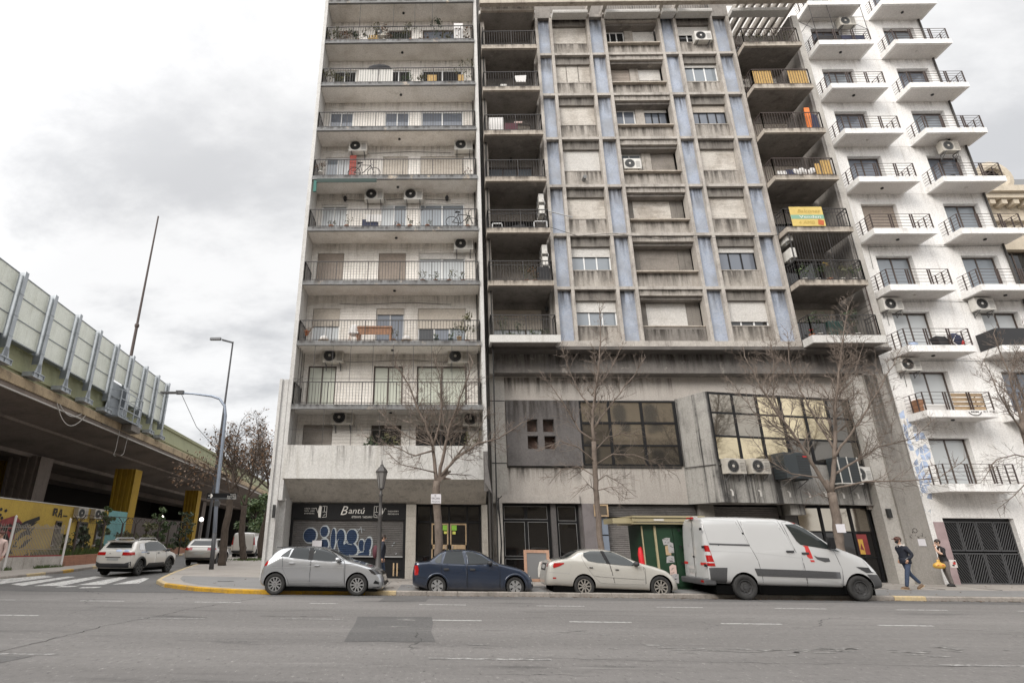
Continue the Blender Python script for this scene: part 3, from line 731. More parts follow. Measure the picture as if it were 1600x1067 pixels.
# mast standing on the highway behind the barrier
m = Mesh('iron_brown'); p = VP(46, 3.2); m.tube((*p, 9.4), (*p, 19.5), .16, .13, 8); m.tube((*p, 19.5), (*p, 30.6), .11, .07, 8); m.lathe([(.16,0),(.2,.1),(.2,.25),(.13,.35)], (*p, 19.3), 'z', 8)
tag(m.build('mast'), 'tall thin rusty mast rising behind the noise barrier of the highway', 'mast')
# far closure of the space under the viaduct: the masonry of the plots below
m = Mesh('block_wall'); vbox(m, 52, 66, 3.4, 3.7, .4, 3.6); w_ = m.build('boundary_wall'); tag(w_, 'dingy grey block wall under the highway behind the shrubs', 'wall')
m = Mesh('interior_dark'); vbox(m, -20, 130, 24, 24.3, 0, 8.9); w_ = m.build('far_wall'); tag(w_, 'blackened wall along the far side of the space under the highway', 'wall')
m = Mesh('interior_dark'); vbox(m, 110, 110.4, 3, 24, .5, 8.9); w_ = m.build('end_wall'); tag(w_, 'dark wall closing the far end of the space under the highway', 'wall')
# yellow wall under the deck with its painted mural
yw = thing('yellow_wall', 'long bright yellow wall with graffiti and air conditioners under the highway', 'wall', (*VP(38, 2), 0))
m = Mesh('yellow_wall'); vbox(m, 14, 44.9, 2.0, 2.3, .1, 3.72); m.build('wall', yw)
m = Mesh('pipe_white'); vbox(m, 14, 44.9, 1.97, 2.33, 3.722, 3.78); m.build('coping', yw)
m = Mesh('teal_wall'); vbox(m, 44.92, 48.4, 2.0, 2.3, .1, 3.78); m.build('teal_section', yw)
def vdecal(m, pts, o=1.985): m.poly([(*VP(y, o), z) for y, z in pts])
def vwin(y0, y1, z0, z1):
    m = Mesh('frame_brown'); vbox(m, y0, y1, 1.93, 1.99, z0, z1); w = sub(m.build('window', yw)); m = Mesh('pane_dark'); vbox(m, y0+.1, (y0+y1)/2-.04, 1.9, 1.928, z0+.1, z1-.1); vbox(m, (y0+y1)/2+.04, y1-.1, 1.9, 1.928, z0+.1, z1-.1); m.build('pane', w)
    m = Mesh('pipe_white'); vbox(m, y0-.1, y1+.1, 1.85, 1.99, z0-.12, z0-.01); m.build('sill', w)
vwin(37.6, 38.3, 1.3, 2.75); vwin(40.3, 41.8, 1.25, 2.8); vwin(43.2, 44.4, 1.3, 2.8)
random.seed(11)
def splat(y, z, ry, rz, mat, o=1.985, n=11):
    m = Mesh(mat); vdecal(m, [(y+ry*cos(2*pi*i/n)*random.uniform(.75,1.1), z+rz*sin(2*pi*i/n)*random.uniform(.75,1.1)) for i in range(n)], o); return m
mu = splat(32.5, 1.7, 1.2, 1.0, 'mural_red'); mu.build('mural_figure', yw)
mu = Mesh('mural_red'); vdecal(mu, [(29.5,.9),(30.6,1.5),(31.2,2.2),(32.0,2.6),(33.2,2.9),(34.0,2.5),(33.4,1.9),(32.6,1.2),(31.4,.8)], 1.98); mu.build('mural_figure', yw)
mu = Mesh('mural_black')
for _ in range(70):
    y, z = random.uniform(29.3, 35.2), random.uniform(.6, 2.5); a = random.uniform(-.6, 1.2); L = random.uniform(.2, .6); w = random.uniform(.05, .16)
    vdecal(mu, [(y-L*cos(a), z-L*sin(a)), (y-w*sin(a), z+w*cos(a)), (y+L*cos(a), z+L*sin(a)), (y+w*sin(a), z-w*cos(a))], 1.975)
vdecal(mu, [(33.0,2.05),(34.2,2.6),(35.6,2.95),(35.7,2.75),(34.4,2.3),(33.3,1.8)], 1.972)
for y, z in ((31.3,3.05),(31.75,3.15),(31.8,2.85),(32.2,3.1),(31.0,3.0),(32.0,2.7)):
    vdecal(mu, [(y+.13*cos(2*pi*i/8), z+.09*sin(2*pi*i/8)) for i in range(8)], 1.975)
mu.build('mural_strokes', yw)
# big black letters RA and small writing
m = Mesh('mural_black')
for q in ([(35.45,2.75),(35.75,2.75),(35.75,3.5),(35.45,3.5)], [(35.75,3.32),(36.2,3.32),(36.2,3.5),(35.75,3.5)], [(36.0,3.05),(36.25,3.05),(36.25,3.32),(36.0,3.32)], [(35.75,3.0),(36.1,3.0),(36.1,3.14),(35.75,3.14)], [(35.9,2.99),(36.1,2.99),(36.4,2.7),(36.15,2.7)],
          [(36.5,2.65),(36.75,2.65),(36.95,3.45),(36.8,3.45)], [(36.96,3.45),(37.1,3.45),(37.3,2.6),(37.08,2.6)], [(36.8,2.9),(37.1,2.9),(37.1,3.0),(36.8,3.0)], [(37.5,2.75),(38.4,2.75),(38.4,2.88),(37.5,2.88)]):
    vdecal(m, [(37.0+(y-35.45)*.62, 2.95+(z-2.6)*.62) for y, z in q], 1.97)
m.build('painted_letters', yw)
# ------------------------------------------------------------------ shared small builders
_ac = {}
def _ac_proto(kind):
    body = {'w': 'ac_white', 'd': 'ac_dirty', 'k': 'ac_dark'}[kind]
    t = thing('air_conditioner', 'x', 'air conditioner', (0,0,0))
    m = Mesh(body); m.box(-.4,.4,-.15,.15,0,.56); m.build('casing', t, local=True, bevel=.015)
    m = Mesh('fan_black'); m.lathe([(.0001,0),(.215,0)], (-.12,-.152,.28), 'y', 20)
    for i in range(-4, 3): m.box(.16,.36,-.153,-.1505,.28+i*.05,.295+i*.05)
    g = m.build('fan_opening', t, local=True)
    m = Mesh('iron_grey')
    for r in (.06,.12,.18,.225): m.lathe([(r-.006,0),(r+.006,0),(r+.006,-.008),(r-.006,-.008)], (-.12,-.156,.28), 'y', 20, closed=True)
    for i in range(8): a = pi*i/8; m.tube((-.12-.22*cos(a),-.16,.28-.22*sin(a)), (-.12+.22*cos(a),-.16,.28+.22*sin(a)), .004, n=3, cap=False)
    e = m.build('grille', g, local=True)
    m = Mesh(body); m.lathe([(.05,0),(.05,-.01),(.0001,-.012)], (-.12,-.162,.28), 'y', 12); m.build('hub', g, local=True)
    for x in (-.28,.28): m = Mesh('iron_grey'); m.box(x-.015,x+.015,-.16,.2,-.03,0); m.box(x-.015,x+.015,.17,.2,-.25,0); m.tube((x,-.13,-.02),(x,.18,-.22),.012,n=4); m.build('bracket', t, local=True)
    m = Mesh('pipe_white'); m.path([(.4,.05,.15),(.47,.05,.13),(.5,.12,.02),(.5,.19,-.2)], .016, 5); m.build('hose', t, local=True)
    return t
def air_conditioner(loc, label, kind='w', rotz=0, scale=1., group='air conditioners on the facades'):
    if kind not in _ac:
        t = _ac[kind] = _ac_proto(kind); t.location = loc; t.rotation_euler = (0, 0, rotz); t['label'] = label; t['group'] = group
    else: t = dup(_ac[kind], loc, rotz, label, group)
    t.scale = (scale,)*3; return t
def plant(loc, label, pot='terracotta', leaf='leaf_green', h=.5, spread=.22, n=70, potr=.12, poth=.2, flowers=None, cat='potted plant', size=.05, trough=None):
    t = thing('potted_plant', label, cat, loc)
    m = Mesh(pot)
    if trough: m.box(-trough/2,trough/2,-.1,.1,0,poth); m.build('trough', t, local=True)
    else: m.smooth = True; m.lathe([(potr*.7,0),(potr,poth*.85),(potr*1.08,poth*.85),(potr*1.08,poth),(potr*.9,poth),(.001,poth*.9)], (0,0,0), 'z', 10); m.build('pot', t, local=True)
    rnd = random.Random(hash(label) % 9999); m = Mesh(leaf)
    stems = Mesh('leaf_dark')
    W = trough/2 if trough else 0
    for _ in range(max(4, int(8*(1+W)))):
        x0 = rnd.uniform(-W, W); e = (x0+rnd.gauss(0, spread*.6), rnd.gauss(0, spread*.4), poth+h*rnd.uniform(.4, 1)); stems.tube((x0, 0, poth*.8), e, .006, .003, 3, cap=False)
        blob_leaves(m, e, spread*.5, max(3, n//10), size, rnd=rnd)
    m.build('leaves', t, local=True); stems.build('stems', t, local=True)
    if flowers:
        f = Mesh(flowers); blob_leaves(f, (0,0,poth+h), spread*.8, 22, .05, (1,.6,.5), rnd); f.build('flowers', t, local=True)
    return t
def bicycle(loc, label, rotz=0, mat='iron', lean=0):
    t = thing('bicycle', label, 'bicycle', loc, rotz)
    for x in (-.5, .5):
        m = Mesh('tyre'); m.lathe([(.31,-.018),(.335,0),(.31,.018),(.295,0)], (x,0,.335), 'y', 20, closed=True); w = m.build('wheel', t, local=True)
        m = Mesh('frame_steel')
        for i in range(6): a = pi*i/6; m.tube((x-.3*cos(a),0,.335-.3*sin(a)),(x+.3*cos(a),0,.335+.3*sin(a)),.004,n=3,cap=False)
        m.build('spokes', w, local=True)
    m = Mesh(mat); P = {'r': (-.5,0,.335), 'b': (-.08,0,.3), 's': (-.2,0,.8), 'h': (.33,0,.78), 'f': (.5,0,.335)}
    for a, b in ('rb','rs','bs','sh','bh','hf'): m.tube(P[a], P[b], .02, n=6)
    m.build('frame', t, local=True)
    m = Mesh('frame_black'); m.tube((.33,0,.78),(.31,0,.95),.014,n=5); m.path([(.38,-.26,.98),(.31,-.1,.96),(.31,.1,.96),(.38,.26,.98)], .014, 5); m.build('handlebar', t, local=True)
    m = Mesh('frame_black'); m.tube((-.2,0,.8),(-.22,0,.9),.013,n=5); m.hexa([(-.36,-.07,.9),(-.1,-.03,.92),(-.1,.03,.92),(-.36,.07,.9)],[(-.36,-.07,.94),(-.1,-.03,.95),(-.1,.03,.95),(-.36,.07,.94)]); m.build('saddle', t, local=True)
    return t
def single(name, label, cat, m, group=None, **k): return tag(m.build(name, **k), label, cat, group)
def wall_lamp(loc, label, mat='lamp_black'):
    t = thing('wall_lamp', label, 'lamp', loc)
    m = Mesh(mat); m.lathe([(.03,0),(.08,.06),(.1,.22),(.05,.3),(.001,.32)], (0,-.12,0), 'z', 8); m.build('lantern', t, local=True)
    m = Mesh(mat); m.box(-.03,.03,-.03,0,.05,.2); m.tube((0,0,.2),(0,-.12,.32),.012,n=4); m.build('arm', t, local=True)
    return t
# ------------------------------------------------------------------ left apartment building
S = [4.42, 7.19, 10.09, 13.07, 15.92, 18.85, 21.83, 24.76, 27.74, 30.71, 33.6]      # balcony floors
lb = thing('apartment_building', 'weathered off-white apartment block on the corner with full-width railed balconies and a shop below', 'apartment building', (-2.4, 25.3, .2))
XL, XR, YF, YB = -6.55, 1.70, 23.7, 25.0
C1, C2, C3 = (-6.25,-4.93), (-3.2,-1.85), (-1.2,1.1)
holes = [(c[0], c[1], S[k]+.02, S[k]+2.12) for k in range(0, 10) for c in (C1, C2, C3)]
m = Mesh('white_brick'); wall(m, XL, XR, 4.0, 36, YB, holes, .16)
m.build('wall', lb)
m = Mesh('interior_dark'); m.box(XL+.05, XR-.05, 25.5, 25.6, 3.3, 36); m.build('inner_wall', lb)
m = Mesh('pier_paint'); m.box(-6.74,-6.56,23.76,34,3.2,36); m.box(-6.74,1.86,33.8,34,0,36); m.build('side_wall', lb)
m = Mesh('pier_paint'); m.box(1.71,1.87,23.78,25.2,4.0,36); m.build('party_wall', lb)
m = Mesh('pier_paint'); m.box(-7.12,-6.745,23.74,33.9,0,8.3); m.box(-7.12,-7.0,23.66,23.74,0,8.3); m.build('outer_pier', lb)
m = Mesh('side_render'); m.box(-7.1,-6.75,26.2,33.7,8.3,12.3); m.build('side_wing', lb)
m = Mesh('pier_paint'); m.box(-6.745,-6.51,24.2,33.8,0,3.3); m.box(-6.745,-6.5,25.0,25.6,3.2,4.3); m.build('shop_pier', lb)
# parapet with the sloping concrete hopper under it
m = Mesh('white_parapet'); m.box(-6.62,1.86,23.7,23.86,4.06,5.43); m.build('parapet', lb)
m = Mesh('raw_concrete'); m.prism([(23.72,4.058),(25.3,3.18),(25.3,4.058)], 'x', -6.60, 1.84); m.build('sloped_soffit', lb)
m = Mesh('slab_paint'); m.box(-6.54,1.69,23.87,25.0,4.2,4.42); m.build('balcony_slab', lb)
for k in range(1, 10):
    z = S[k]
    m = Mesh('slab_paint'); m.box(XL,XR,YF,YF+.12,z-.21,z); m.mat('soffit_cream'); m.box(XL+.002,XR-.002,YF+.12,YB-.001,z-.19,z-.01)
    m.build('balcony_slab', lb)
    if k == 0: continue
    railing(lb, [(XL+.05,YB),(XL+.05,YF+.06),(XR-.05,YF+.06),(XR-.05,YB)], z, 1.0, .135)
    m = Mesh('lamp_black'); m.lathe([(.07,0),(.07,-.05),(.001,-.07)], (-2.3,24.4,z-.2), 'z', 10); m.build('ceiling_lamp', lb)
STATE = {
 0: (('shutter_grey',1.,'pane_dark',None),('shutter_grey',.0,'pane_dark',None),('shutter_grey',.12,'pane_dark',None)),
 1: ((None,0,'pane_green','frame_brown'),(None,0,'pane_green','frame_brown'),(None,0,'pane_green','frame_brown')),
 2: (('shutter_cream',.42,'pane_curtain','frame_white'),('shutter_cream',.13,'pane_blue','frame_steel'),('shutter_cream',.48,('pane_dark','pane_blue','pane_sky'),'frame_white')),
 3: (('shutter_brown',1.,'pane_dark',None),('shutter_brown',1.,'pane_dark',None),('shutter_white',.13,'pane_curtain','frame_white')),
 4: (('shutter_white',.05,'pane_curtain','frame_white'),(None,0,('pane_curtain','pane_sky'),'frame_white'),(None,0,'pane_sky','frame_white')),
 5: ((None,0,('pane_sky','pane_curtain'),'frame_white'),('shutter_cream',.78,'pane_blue','frame_white'),('shutter_cream',1.,'pane_dark',None)),
 6: ((None,0,'pane_blue','frame_white'),(None,0,'pane_blue','frame_white'),(None,0,'pane_blue','frame_white')),
 7: ((None,0,'pane_dark','frame_white'),(None,0,'pane_dark','frame_white'),(None,0,'pane_dark','frame_white')),
 8: (('shutter_grey',.3,'pane_dark','frame_brown'),(None,0,'pane_dark','frame_brown'),(None,0,'pane_blue','frame_brown')),
 9: ((None,0,'pane_dark','frame_brown'),(None,0,'pane_dark','frame_brown'),(None,0,'pane_dark','frame_brown'))}
for k, st in STATE.items():
    for c, (sm_, sh, pn, fr) in zip((C1, C2, C3), st):
        pl = list(pn) if isinstance(pn, tuple) else None
        window(lb, c[0]+.01, c[1]-.01, S[k]+.03, S[k]+2.11, YB+.07, sashes=len(pl) if pl else 2, frame=fr or 'frame_brown', pane=pn if not pl else 'pane_sky', panes=pl, shutter=sh, smat=sm_ or 'shutter_cream')
# drain pipes and wires on the back wall
for x, y, z0, z1, r in ((1.95,24.5,.3,36,.055),(2.07,24.55,.3,30,.03),(1.62,24.93,4.4,30,.03)): m = Mesh('pipe_dark'); m.tube((x,y,z0),(x,y,z1),r,n=8); m.build('drain_pipe', lb)
m = Mesh('wire')
for k in (1,2,4,5): m.path([(-5+.9*i,24.96,S[k]+2.35-.05*sin(i*1.3)) for i in range(7)], .012, 3)
m.build('wire', lb)
# thin poles of the bird net on the two lower balconies
m = Mesh('iron')
for x in (-5.7,-4.9,-4.1,-3.1,-2.2,-1.3,-.5,.4,1.1): m.tube((x,23.75,S[1]+1),(x,23.75,S[2]-.2),.013,n=4)
m.tube((XL,23.75,S[1]+1.15),(XR,23.75,S[1]+1.15),.012,n=4)
for x in (-6.4,-5.1,-3.9,-2.7,-1.4,-.1,1.5): m.tube((x,23.78,5.43),(x,23.78,S[1]-.2),.013,n=4)
m.tube((XL,23.78,6.1),(XR,23.78,6.1),.012,n=4)
for x in (-6.45,1.62):
    for y in (24.1,24.5,24.9): m.tube((x,y,S[1]),(x,y,S[2]-.2),.012,n=4)
    m.tube((x,23.78,S[1]+1),(x,24.95,S[1]+1.6),.012,n=4)
m.build('net_pole', lb)
# ground floor: shop front and entrance
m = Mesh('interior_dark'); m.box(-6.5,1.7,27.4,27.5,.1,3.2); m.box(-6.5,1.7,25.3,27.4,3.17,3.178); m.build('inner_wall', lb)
for x0, x1 in ((-1.56,-1.14),(1.66,1.9)):
    pq = None
    for i in range(6):
        m = Mesh('stone_clad'); m.box(x0,x1,25.1+random.uniform(0,.008),25.5,.16+i*.5,.655+i*.5)
        if i: m.build('stone', pq)
        else: pq = sub(m.build('stone_pilaster', lb))
m = Mesh('frame_black'); m.box(-6.5,-1.565,25.18,25.3,2.5,3.17); sg = sub(m.build('shop_sign', lb))
lettering('B', .54, (-4.42,25.17,2.7), 'sign_white', sg, shear=.35); lettering('antú', .36, (-4.06,25.17,2.76), 'sign_white', sg, shear=.25, width=.7)
lettering('AFTERMATE · TAKE AWAY', .12, (-3.9,25.17,2.58), 'sign_white', sg, width=.9)
for i, s_ in enumerate(('DESDE 1998', 'MATE · CAFÉ', 'VIANDAS')): lettering(s_, .075, (-5.95,25.17,2.93-i*.1), 'sign_white', sg, width=.44)
for i, s_ in enumerate(('DELIVERY', 'PEDIDOS')): lettering(s_, .075, (-2.35,25.17,2.84-i*.11), 'sign_white', sg, width=.46)
m = Mesh('sign_white')          # the mate gourd and cup emblem at both ends of the sign
for cx, s_ in ((-5.2,1),(-2.72,-1)):
    m.poly([(cx-.12*s_,25.172,2.6),(cx-.02*s_,25.172,2.58),(cx-.0*s_,25.172,3.05),(cx-.1*s_,25.172,3.08),(cx-.16*s_,25.172,2.85)])
    for a, b in (((cx-.16*s_,2.78),(cx-.24*s_,2.98)),((cx-.24*s_,2.98),(cx-.3*s_,2.96)),((cx+.03*s_,2.6),(cx+.22*s_,2.62)),((cx+.22*s_,2.62),(cx+.22*s_,3.06)),((cx+.03*s_,3.06),(cx+.22*s_,3.06)),((cx+.05*s_,2.82),(cx+.2*s_,2.82)),((cx+.12*s_,2.82),(cx+.12*s_,3.04)),((cx+.08*s_,2.66),(cx+.18*s_,2.74))):
        m.tube((a[0],25.173,a[1]),(b[0],25.173,b[1]),.011,n=4)
m.build('emblem', sg)
m = Mesh('roller_steel'); slats(m,-6.4,-1.68,1.08,2.5,25.28,.075,.02); rs = sub(m.build('roller_shutter', lb))
for x in (-6.5,-1.68): m = Mesh('frame_black'); m.box(x,x+.1,25.2,25.34,.17,2.5); m.build('guide_rail', rs)
m = Mesh('frame_steel'); m.box(-6.4,-1.68,25.2,25.3,1.02,1.075); m.build('bottom_bar', rs)
m = Mesh('frame_black'); m.box(-6.4,-1.68,25.3,25.36,.17,1.02); m.mat('wood_pale')
for x in (-2.05,-1.9): m.box(x-.03,x+.03,25.285,25.3,.3,.8); m.box(-2.1,-1.8,25.287,25.3,.5,.56)
m.build('stall_riser', lb)
# graffiti on the roller shutter: flat paint shapes
def ell(cx, cz, rx, rz, n=20, rot=0): return [(cx+rx*cos(2*pi*i/n)*cos(rot)-rz*sin(2*pi*i/n)*sin(rot), cz+rx*cos(2*pi*i/n)*sin(rot)+rz*sin(2*pi*i/n)*cos(rot)) for i in range(n)]
GX = lambda px: -6.52+(px-450)*.0267
def gr(px, pz): return GX(450+px*190/1600), 3.22-(pz-60)/758*90*.0272
shapes = []
for cx, cz, rx, rz, rot in ((275,480,85,90,0),(465,430,52,68,0),(475,590,55,70,.1),(590,520,32,130,0),(690,500,55,100,0),(700,600,40,110,.3),(840,490,70,90,0),(830,640,100,70,-.5),(755,690,65,75,0),(975,600,38,75,.1),(1060,590,42,95,-.15),(1000,730,75,50,0),(1045,690,40,60,0)):
    x, z = gr(cx, cz); shapes.append((x, z, rx*190/1600*.0267, rz*90/758*.0272, rot))
def conform(m, poly, off):      # paint lying on the ribs of the shutter
    p = 1.42/19; zz = sorted({1.08+i*p+q*p for i in range(19) for q in (0, .3, .8)})
    for za, zb in zip(zz[:-1], zz[1:]):
        row = []
        for z in (za, zb):
            h = [x0+(x1-x0)*(z-z0)/(z1-z0) for (x0, z0), (x1, z1) in zip(poly, poly[1:]+poly[:1]) if (z0-z)*(z1-z) < 0]
            f = ((z-1.08)/p) % 1; y = 25.28-.02*(f/.3 if f < .3 else 1 if f < .81 else (1-f)/.2)-off
            row.append((min(h), max(h), y, z) if len(h) > 1 else None)
        r, t = row
        if r and t: m.poly([(r[0],r[2],r[3]),(r[1],r[2],r[3]),(t[1],t[2],t[3]),(t[0],t[2],t[3])])
m = Mesh('graffiti_white')
for i, (x, z, rx, rz, rot) in enumerate(shapes): conform(m, ell(x+.025, z, rx+.045, rz+.045, 28, rot), .002+.0004*i)
stuff(m.build('graffiti', rs)); m = Mesh('graffiti_blue')
for i, (x, z, rx, rz, rot) in enumerate(shapes): conform(m, ell(x, z, rx, rz, 28, rot), .009+.0004*i)
stuff(m.build('graffiti', rs))
m = Mesh('graffiti_white')
for a, b in (((900,450),(960,370)),((960,370),(975,450)),((900,400),(1010,405)),((1200,500),(1290,535)),((1200,500),(1240,375)),((1210,500),(1245,600)),((665,520),(650,560)),((625,400),(632,470)),((1010,540),(1005,660)),((765,540),(790,580)),((790,580),(850,590))):
    (x0, z0), (x1, z1) = gr(*a), gr(*b); m.tube((x0,25.235,z0),(x1,25.235,z1),.012,n=4)
for a in ((1410,565),(1390,597),(1440,697)): x, z = gr(*a); m.tube((x-.03,25.235,z-.01),(x+.03,25.235,z+.015),.02,n=4)
m.build('graffiti', rs)
# entrance: dark metal framed doors
m = Mesh('frame_black')
for x in (-1.12,-.52,.28,1.06,1.6): m.box(x-.04,x+.04,25.6,25.7,.17,3.17)
for z in (.17,2.42,3.1): m.box(-1.12,1.62,25.605,25.695,z,z+.08)
m.build('entrance_frame', lb)
for x0, x1 in ((-1.08,-.56),(1.1,1.56)):
    for z0, z1 in ((.26,2.41),(2.51,3.09)): m = Mesh('shop_glass'); m.box(x0,x1,25.64,25.65,z0,z1); m.build('pane', lb)
for x0, x1 in ((-.48,.24),(.32,1.02)):
    m = Mesh('shop_glass'); m.box(x0,x1,25.64,25.65,2.51,3.09); m.build('pane', lb)
    m = Mesh('wood_pale'); 
    for a, b, c, d in ((x0,x1,2.34,2.4),(x0,x1,1.36,1.54),(x0,x0+.05,.3,2.34),(x1-.05,x1,.3,2.34),(x0,x1,.24,.3)): m.box(a,b,25.6,25.66,c,d)
    dr = sub(m.build('door', lb)); m = Mesh('shop_glass'); m.box(x0+.05,x1-.05,25.63,25.64,1.54,2.34); m.box(x0+.05,x1-.05,25.63,25.64,.3,1.36); m.build('pane', dr)
    m = Mesh('frame_steel'); m.tube((x1-.1 if x0 < 0 else x0+.1,25.58,1.0),(x1-.1 if x0 < 0 else x0+.1,25.58,1.5),.015,n=6); m.build('handle', dr)
m = Mesh('kiosk_cream'); 
m.build('notice', lb) if False else None
pl_ = plain('lit_sign_green', (.25,.5,.06), .6); plain('notice_yellow', (.6,.6,.12), .6)
m = Mesh('lit_sign_green'); m.box(.0,.2,25.6,25.62,2.12,2.33); m.box(.38,.6,25.6,25.62,2.12,2.33); m.mat('notice_yellow'); m.box(.05,.18,25.602,25.62,1.98,2.08); m.box(.42,.55,25.602,25.62,1.96,2.08); m.build('notice', lb)  # flat green stands in for the lit sign glowing inside
m = Mesh('lamp_black'); m.box(-6.86,-6.76,23.56,23.655,2.5,3.0); m.build('wall_lamp', lb)
m = Mesh('roller_light'); m.box(1.68,1.86,23.62,23.7,3.6,5.2); m.hexa([(1.72,23.5,3.9),(1.98,23.5,3.5),(1.98,23.6,3.5),(1.72,23.6,3.9)],[(1.72,23.5,5.1),(1.8,23.5,4.9),(1.8,23.6,4.9),(1.72,23.6,5.1)]); m.build('torn_flashing', lb)
# things on the left block's balconies
AL = 'left block air conditioner '
for (x, z), lab in zip(((-4.51,21.36),(1.07,21.4),(-3.53,18.37),(-1.52,18.36),(1.01,15.49),(-5.07,9.68),(.71,9.66),(-4.45,6.81),(1.36,6.77)),
    ('above the bicycle and red panel at its left', 'above the closed cream shutter at its right', 'left of the twin pair over the balcony with the mountain bike', 'right of the twin pair over the balcony with the mountain bike', 'above the window with a row of flower pots',
     'left over the balcony with pale green curtains', 'right over the balcony with pale green curtains behind the branches', 'black-fanned, above the grey shutter on the lowest balcony', 'black-fanned, at the right end of the lowest balcony')):
    air_conditioner((x, 24.76, z-.33), AL+lab, 'd' if z < 15 else 'w', 0, 1.2)
air_conditioner((-3.6, 24.78, S[8]+1.35), AL+'on the cluttered top balcony', 'd')
bicycle((-4.0,23.95,S[5]), 'dark bicycle leaning beside the red panel on the fifth balcony of the left block', 0)
bicycle((.95,23.95,S[4]), 'mountain bike tilted up at the right end of a left block balcony', .15)
bpy.context.view_layer.update()
m = Mesh('red_panel'); [m.box(-4.92,-4.58,24.75,24.8,S[5]+.05+i*.25,S[5]+.27+i*.25) for i in range(8)]; single('lattice_panel', 'brick red lattice panel standing by the white window of the left block', 'panel', m)
m = Mesh('cloth_white'); m.box(-3.75,-3.0,23.9,23.93,S[4]+.4,S[4]+.8); m.mat('cloth_navy'); m.box(-3.95,-3.2,23.94,24.3,S[4],S[4]+.55); single('draped_cloth', 'pale grey cloth hung over dark boxes on a left block balcony', 'cloth', m)
for x, h in ((-5.45,.22),(-4.7,.5),(-2.15,.2),(-1.6,.35),(-.75,.3)):
    plant((x,23.95,S[4]), 'low '+{-5.45:'round olive',-4.7:'straggly dry',-2.15:'reddish',-1.6:'small orange',-.75:'tiny mossy'}[x]+' pot plant behind the rail of the mountain bike balcony', leaf='leaf_olive' if x != -2.15 else 'leaf_dry', h=h, n=40)
plant((1.2,24.0,S[4]+.0), 'tall dark potted shrub at the right end of the mountain bike balcony', leaf='leaf_dark', h=.9)
for x, lab in ((-.95,'round bushy'),(-.35,'thin upright'),(.3,'leafy arching'),(.95,'wide trailing')): plant((x,23.95,S[3]), lab+' plant in a terracotta pot in the row below the curtained window', h=.42, leaf='leaf_olive', potr=.1, poth=.14, n=60)
plant((-6.2,23.95,S[2]+.35), 'hanging terracotta bowl plant at the left corner of the balcony with the white chair', h=.12, leaf='leaf_dry', n=20)
def mold(x, y, z, label):
    t = thing('plant_bowl', label, 'planter', (x, y, z)); m = Mesh('wood_pale'); m.lathe([(.12,0),(.26,.1),(.24,.1),(.001,.09)], (0,0,0), 'z', 12); m.build('bowl', t, local=True)
    m = Mesh('cloth_white'); m.ball((0,0,.2),.2,10,6,(1,.7,.8)); m.build('cover', t, local=True)
mold(-5.4,24.0,S[2],'wooden bowl heaped with a white cover left of the white chair'); mold(-1.65,24.0,S[2],'wooden bowl heaped with a white cover right of the wooden table')
t = thing('chair', 'white shell chair on wooden legs beside a wooden table on the left block balcony', 'chair', (-4.05,23.98,S[2]))
m = Mesh('cloth_white'); m.smooth = True; m.ball((0,.1,.62),.26,12,8,(1,.5,1.15)); m.build('shell', t, local=True); m = Mesh('cloth_white'); m.box(-.22,.22,-.2,.2,.4,.46); m.build('seat', t, local=True)
for a in (-1, 1):
    for b in (-1, 1): m = Mesh('wood'); m.tube((.12*a,.12*b,.42),(.2*a,.2*b,0),.015,n=5); m.build('leg', t, local=True)
t = thing('table', 'reddish wooden table behind the white shell chair', 'table', (-3.1,24.15,S[2])); m = Mesh('wood'); m.box(-.8,.8,-.3,.3,.68,.76); m.build('top', t, local=True); m = Mesh('wood'); m.box(-.75,.75,-.27,-.24,.36,.67); m.build('apron', t, local=True)
for a in (-.72,.72): m = Mesh('wood'); m.box(a-.04,a+.04,-.28,.28,0,.68); m.build('leg', t, local=True)
plant((-2.25,24.1,S[2]), 'flowering plant in a wooden box beside the wooden table', 'wood', 'leaf_olive', .5)
plant((-.3,24.0,S[2]), 'small cactus in a dark green pot, left of the two green pots', 'pot_green', 'leaf_green', .2, .1, 30); plant((.35,24.0,S[2]), 'aloe in a dark green pot, right of the two green pots', 'pot_green', 'leaf_green', .3, .12, 40)
plant((1.1,24.2,S[2]), 'tall palm with arching fronds at the right end of the chair balcony', 'wood', 'leaf_olive', 1.3, .45, 130, size=.09); plant((.75,24.3,S[2]+.2), 'mixed plants on a low stand beside the tall palm', 'wood_pale', 'leaf_dark', .5, .3, 80)
plant((-3.0,24.1,S[0]), 'big spiky leafed plant rising over the white parapet, left of two', 'pot_grey', 'leaf_dark', 1.3, .34, 120, size=.09); plant((-2.3,24.1,S[0]), 'dry spiky plant rising over the white parapet beside the dark window', 'pot_grey', 'leaf_olive', 1.3, .32, 110, size=.09)
plant((1.25,24.1,S[0]), 'bushy plant over the right end of the white parapet', 'pot_grey', 'leaf_olive', 1.35, .34, 130, size=.08)
plant((-6.2,23.95,S[5]), 'small plant on a stand at the left corner of the dark bicycle balcony', 'pot_white', 'leaf_dry', .5, .2, 60, poth=.4); plant((1.2,24.1,S[5]), 'dry plant in a basket at the right end of the dark bicycle balcony', 'wood', 'leaf_dry', .5, .2, 50)
m = Mesh('tarp_green'); m.box(-6.3,-3.3,23.66,23.69,S[5]-.42,S[5]-.21); m.mat('cloth_teal'); m.box(-6.45,-6.3,23.72,23.8,S[5]-.9,S[5]-.25); single('awning', 'rolled dark green awning under the slab edge at the left of the left block', 'awning', m)
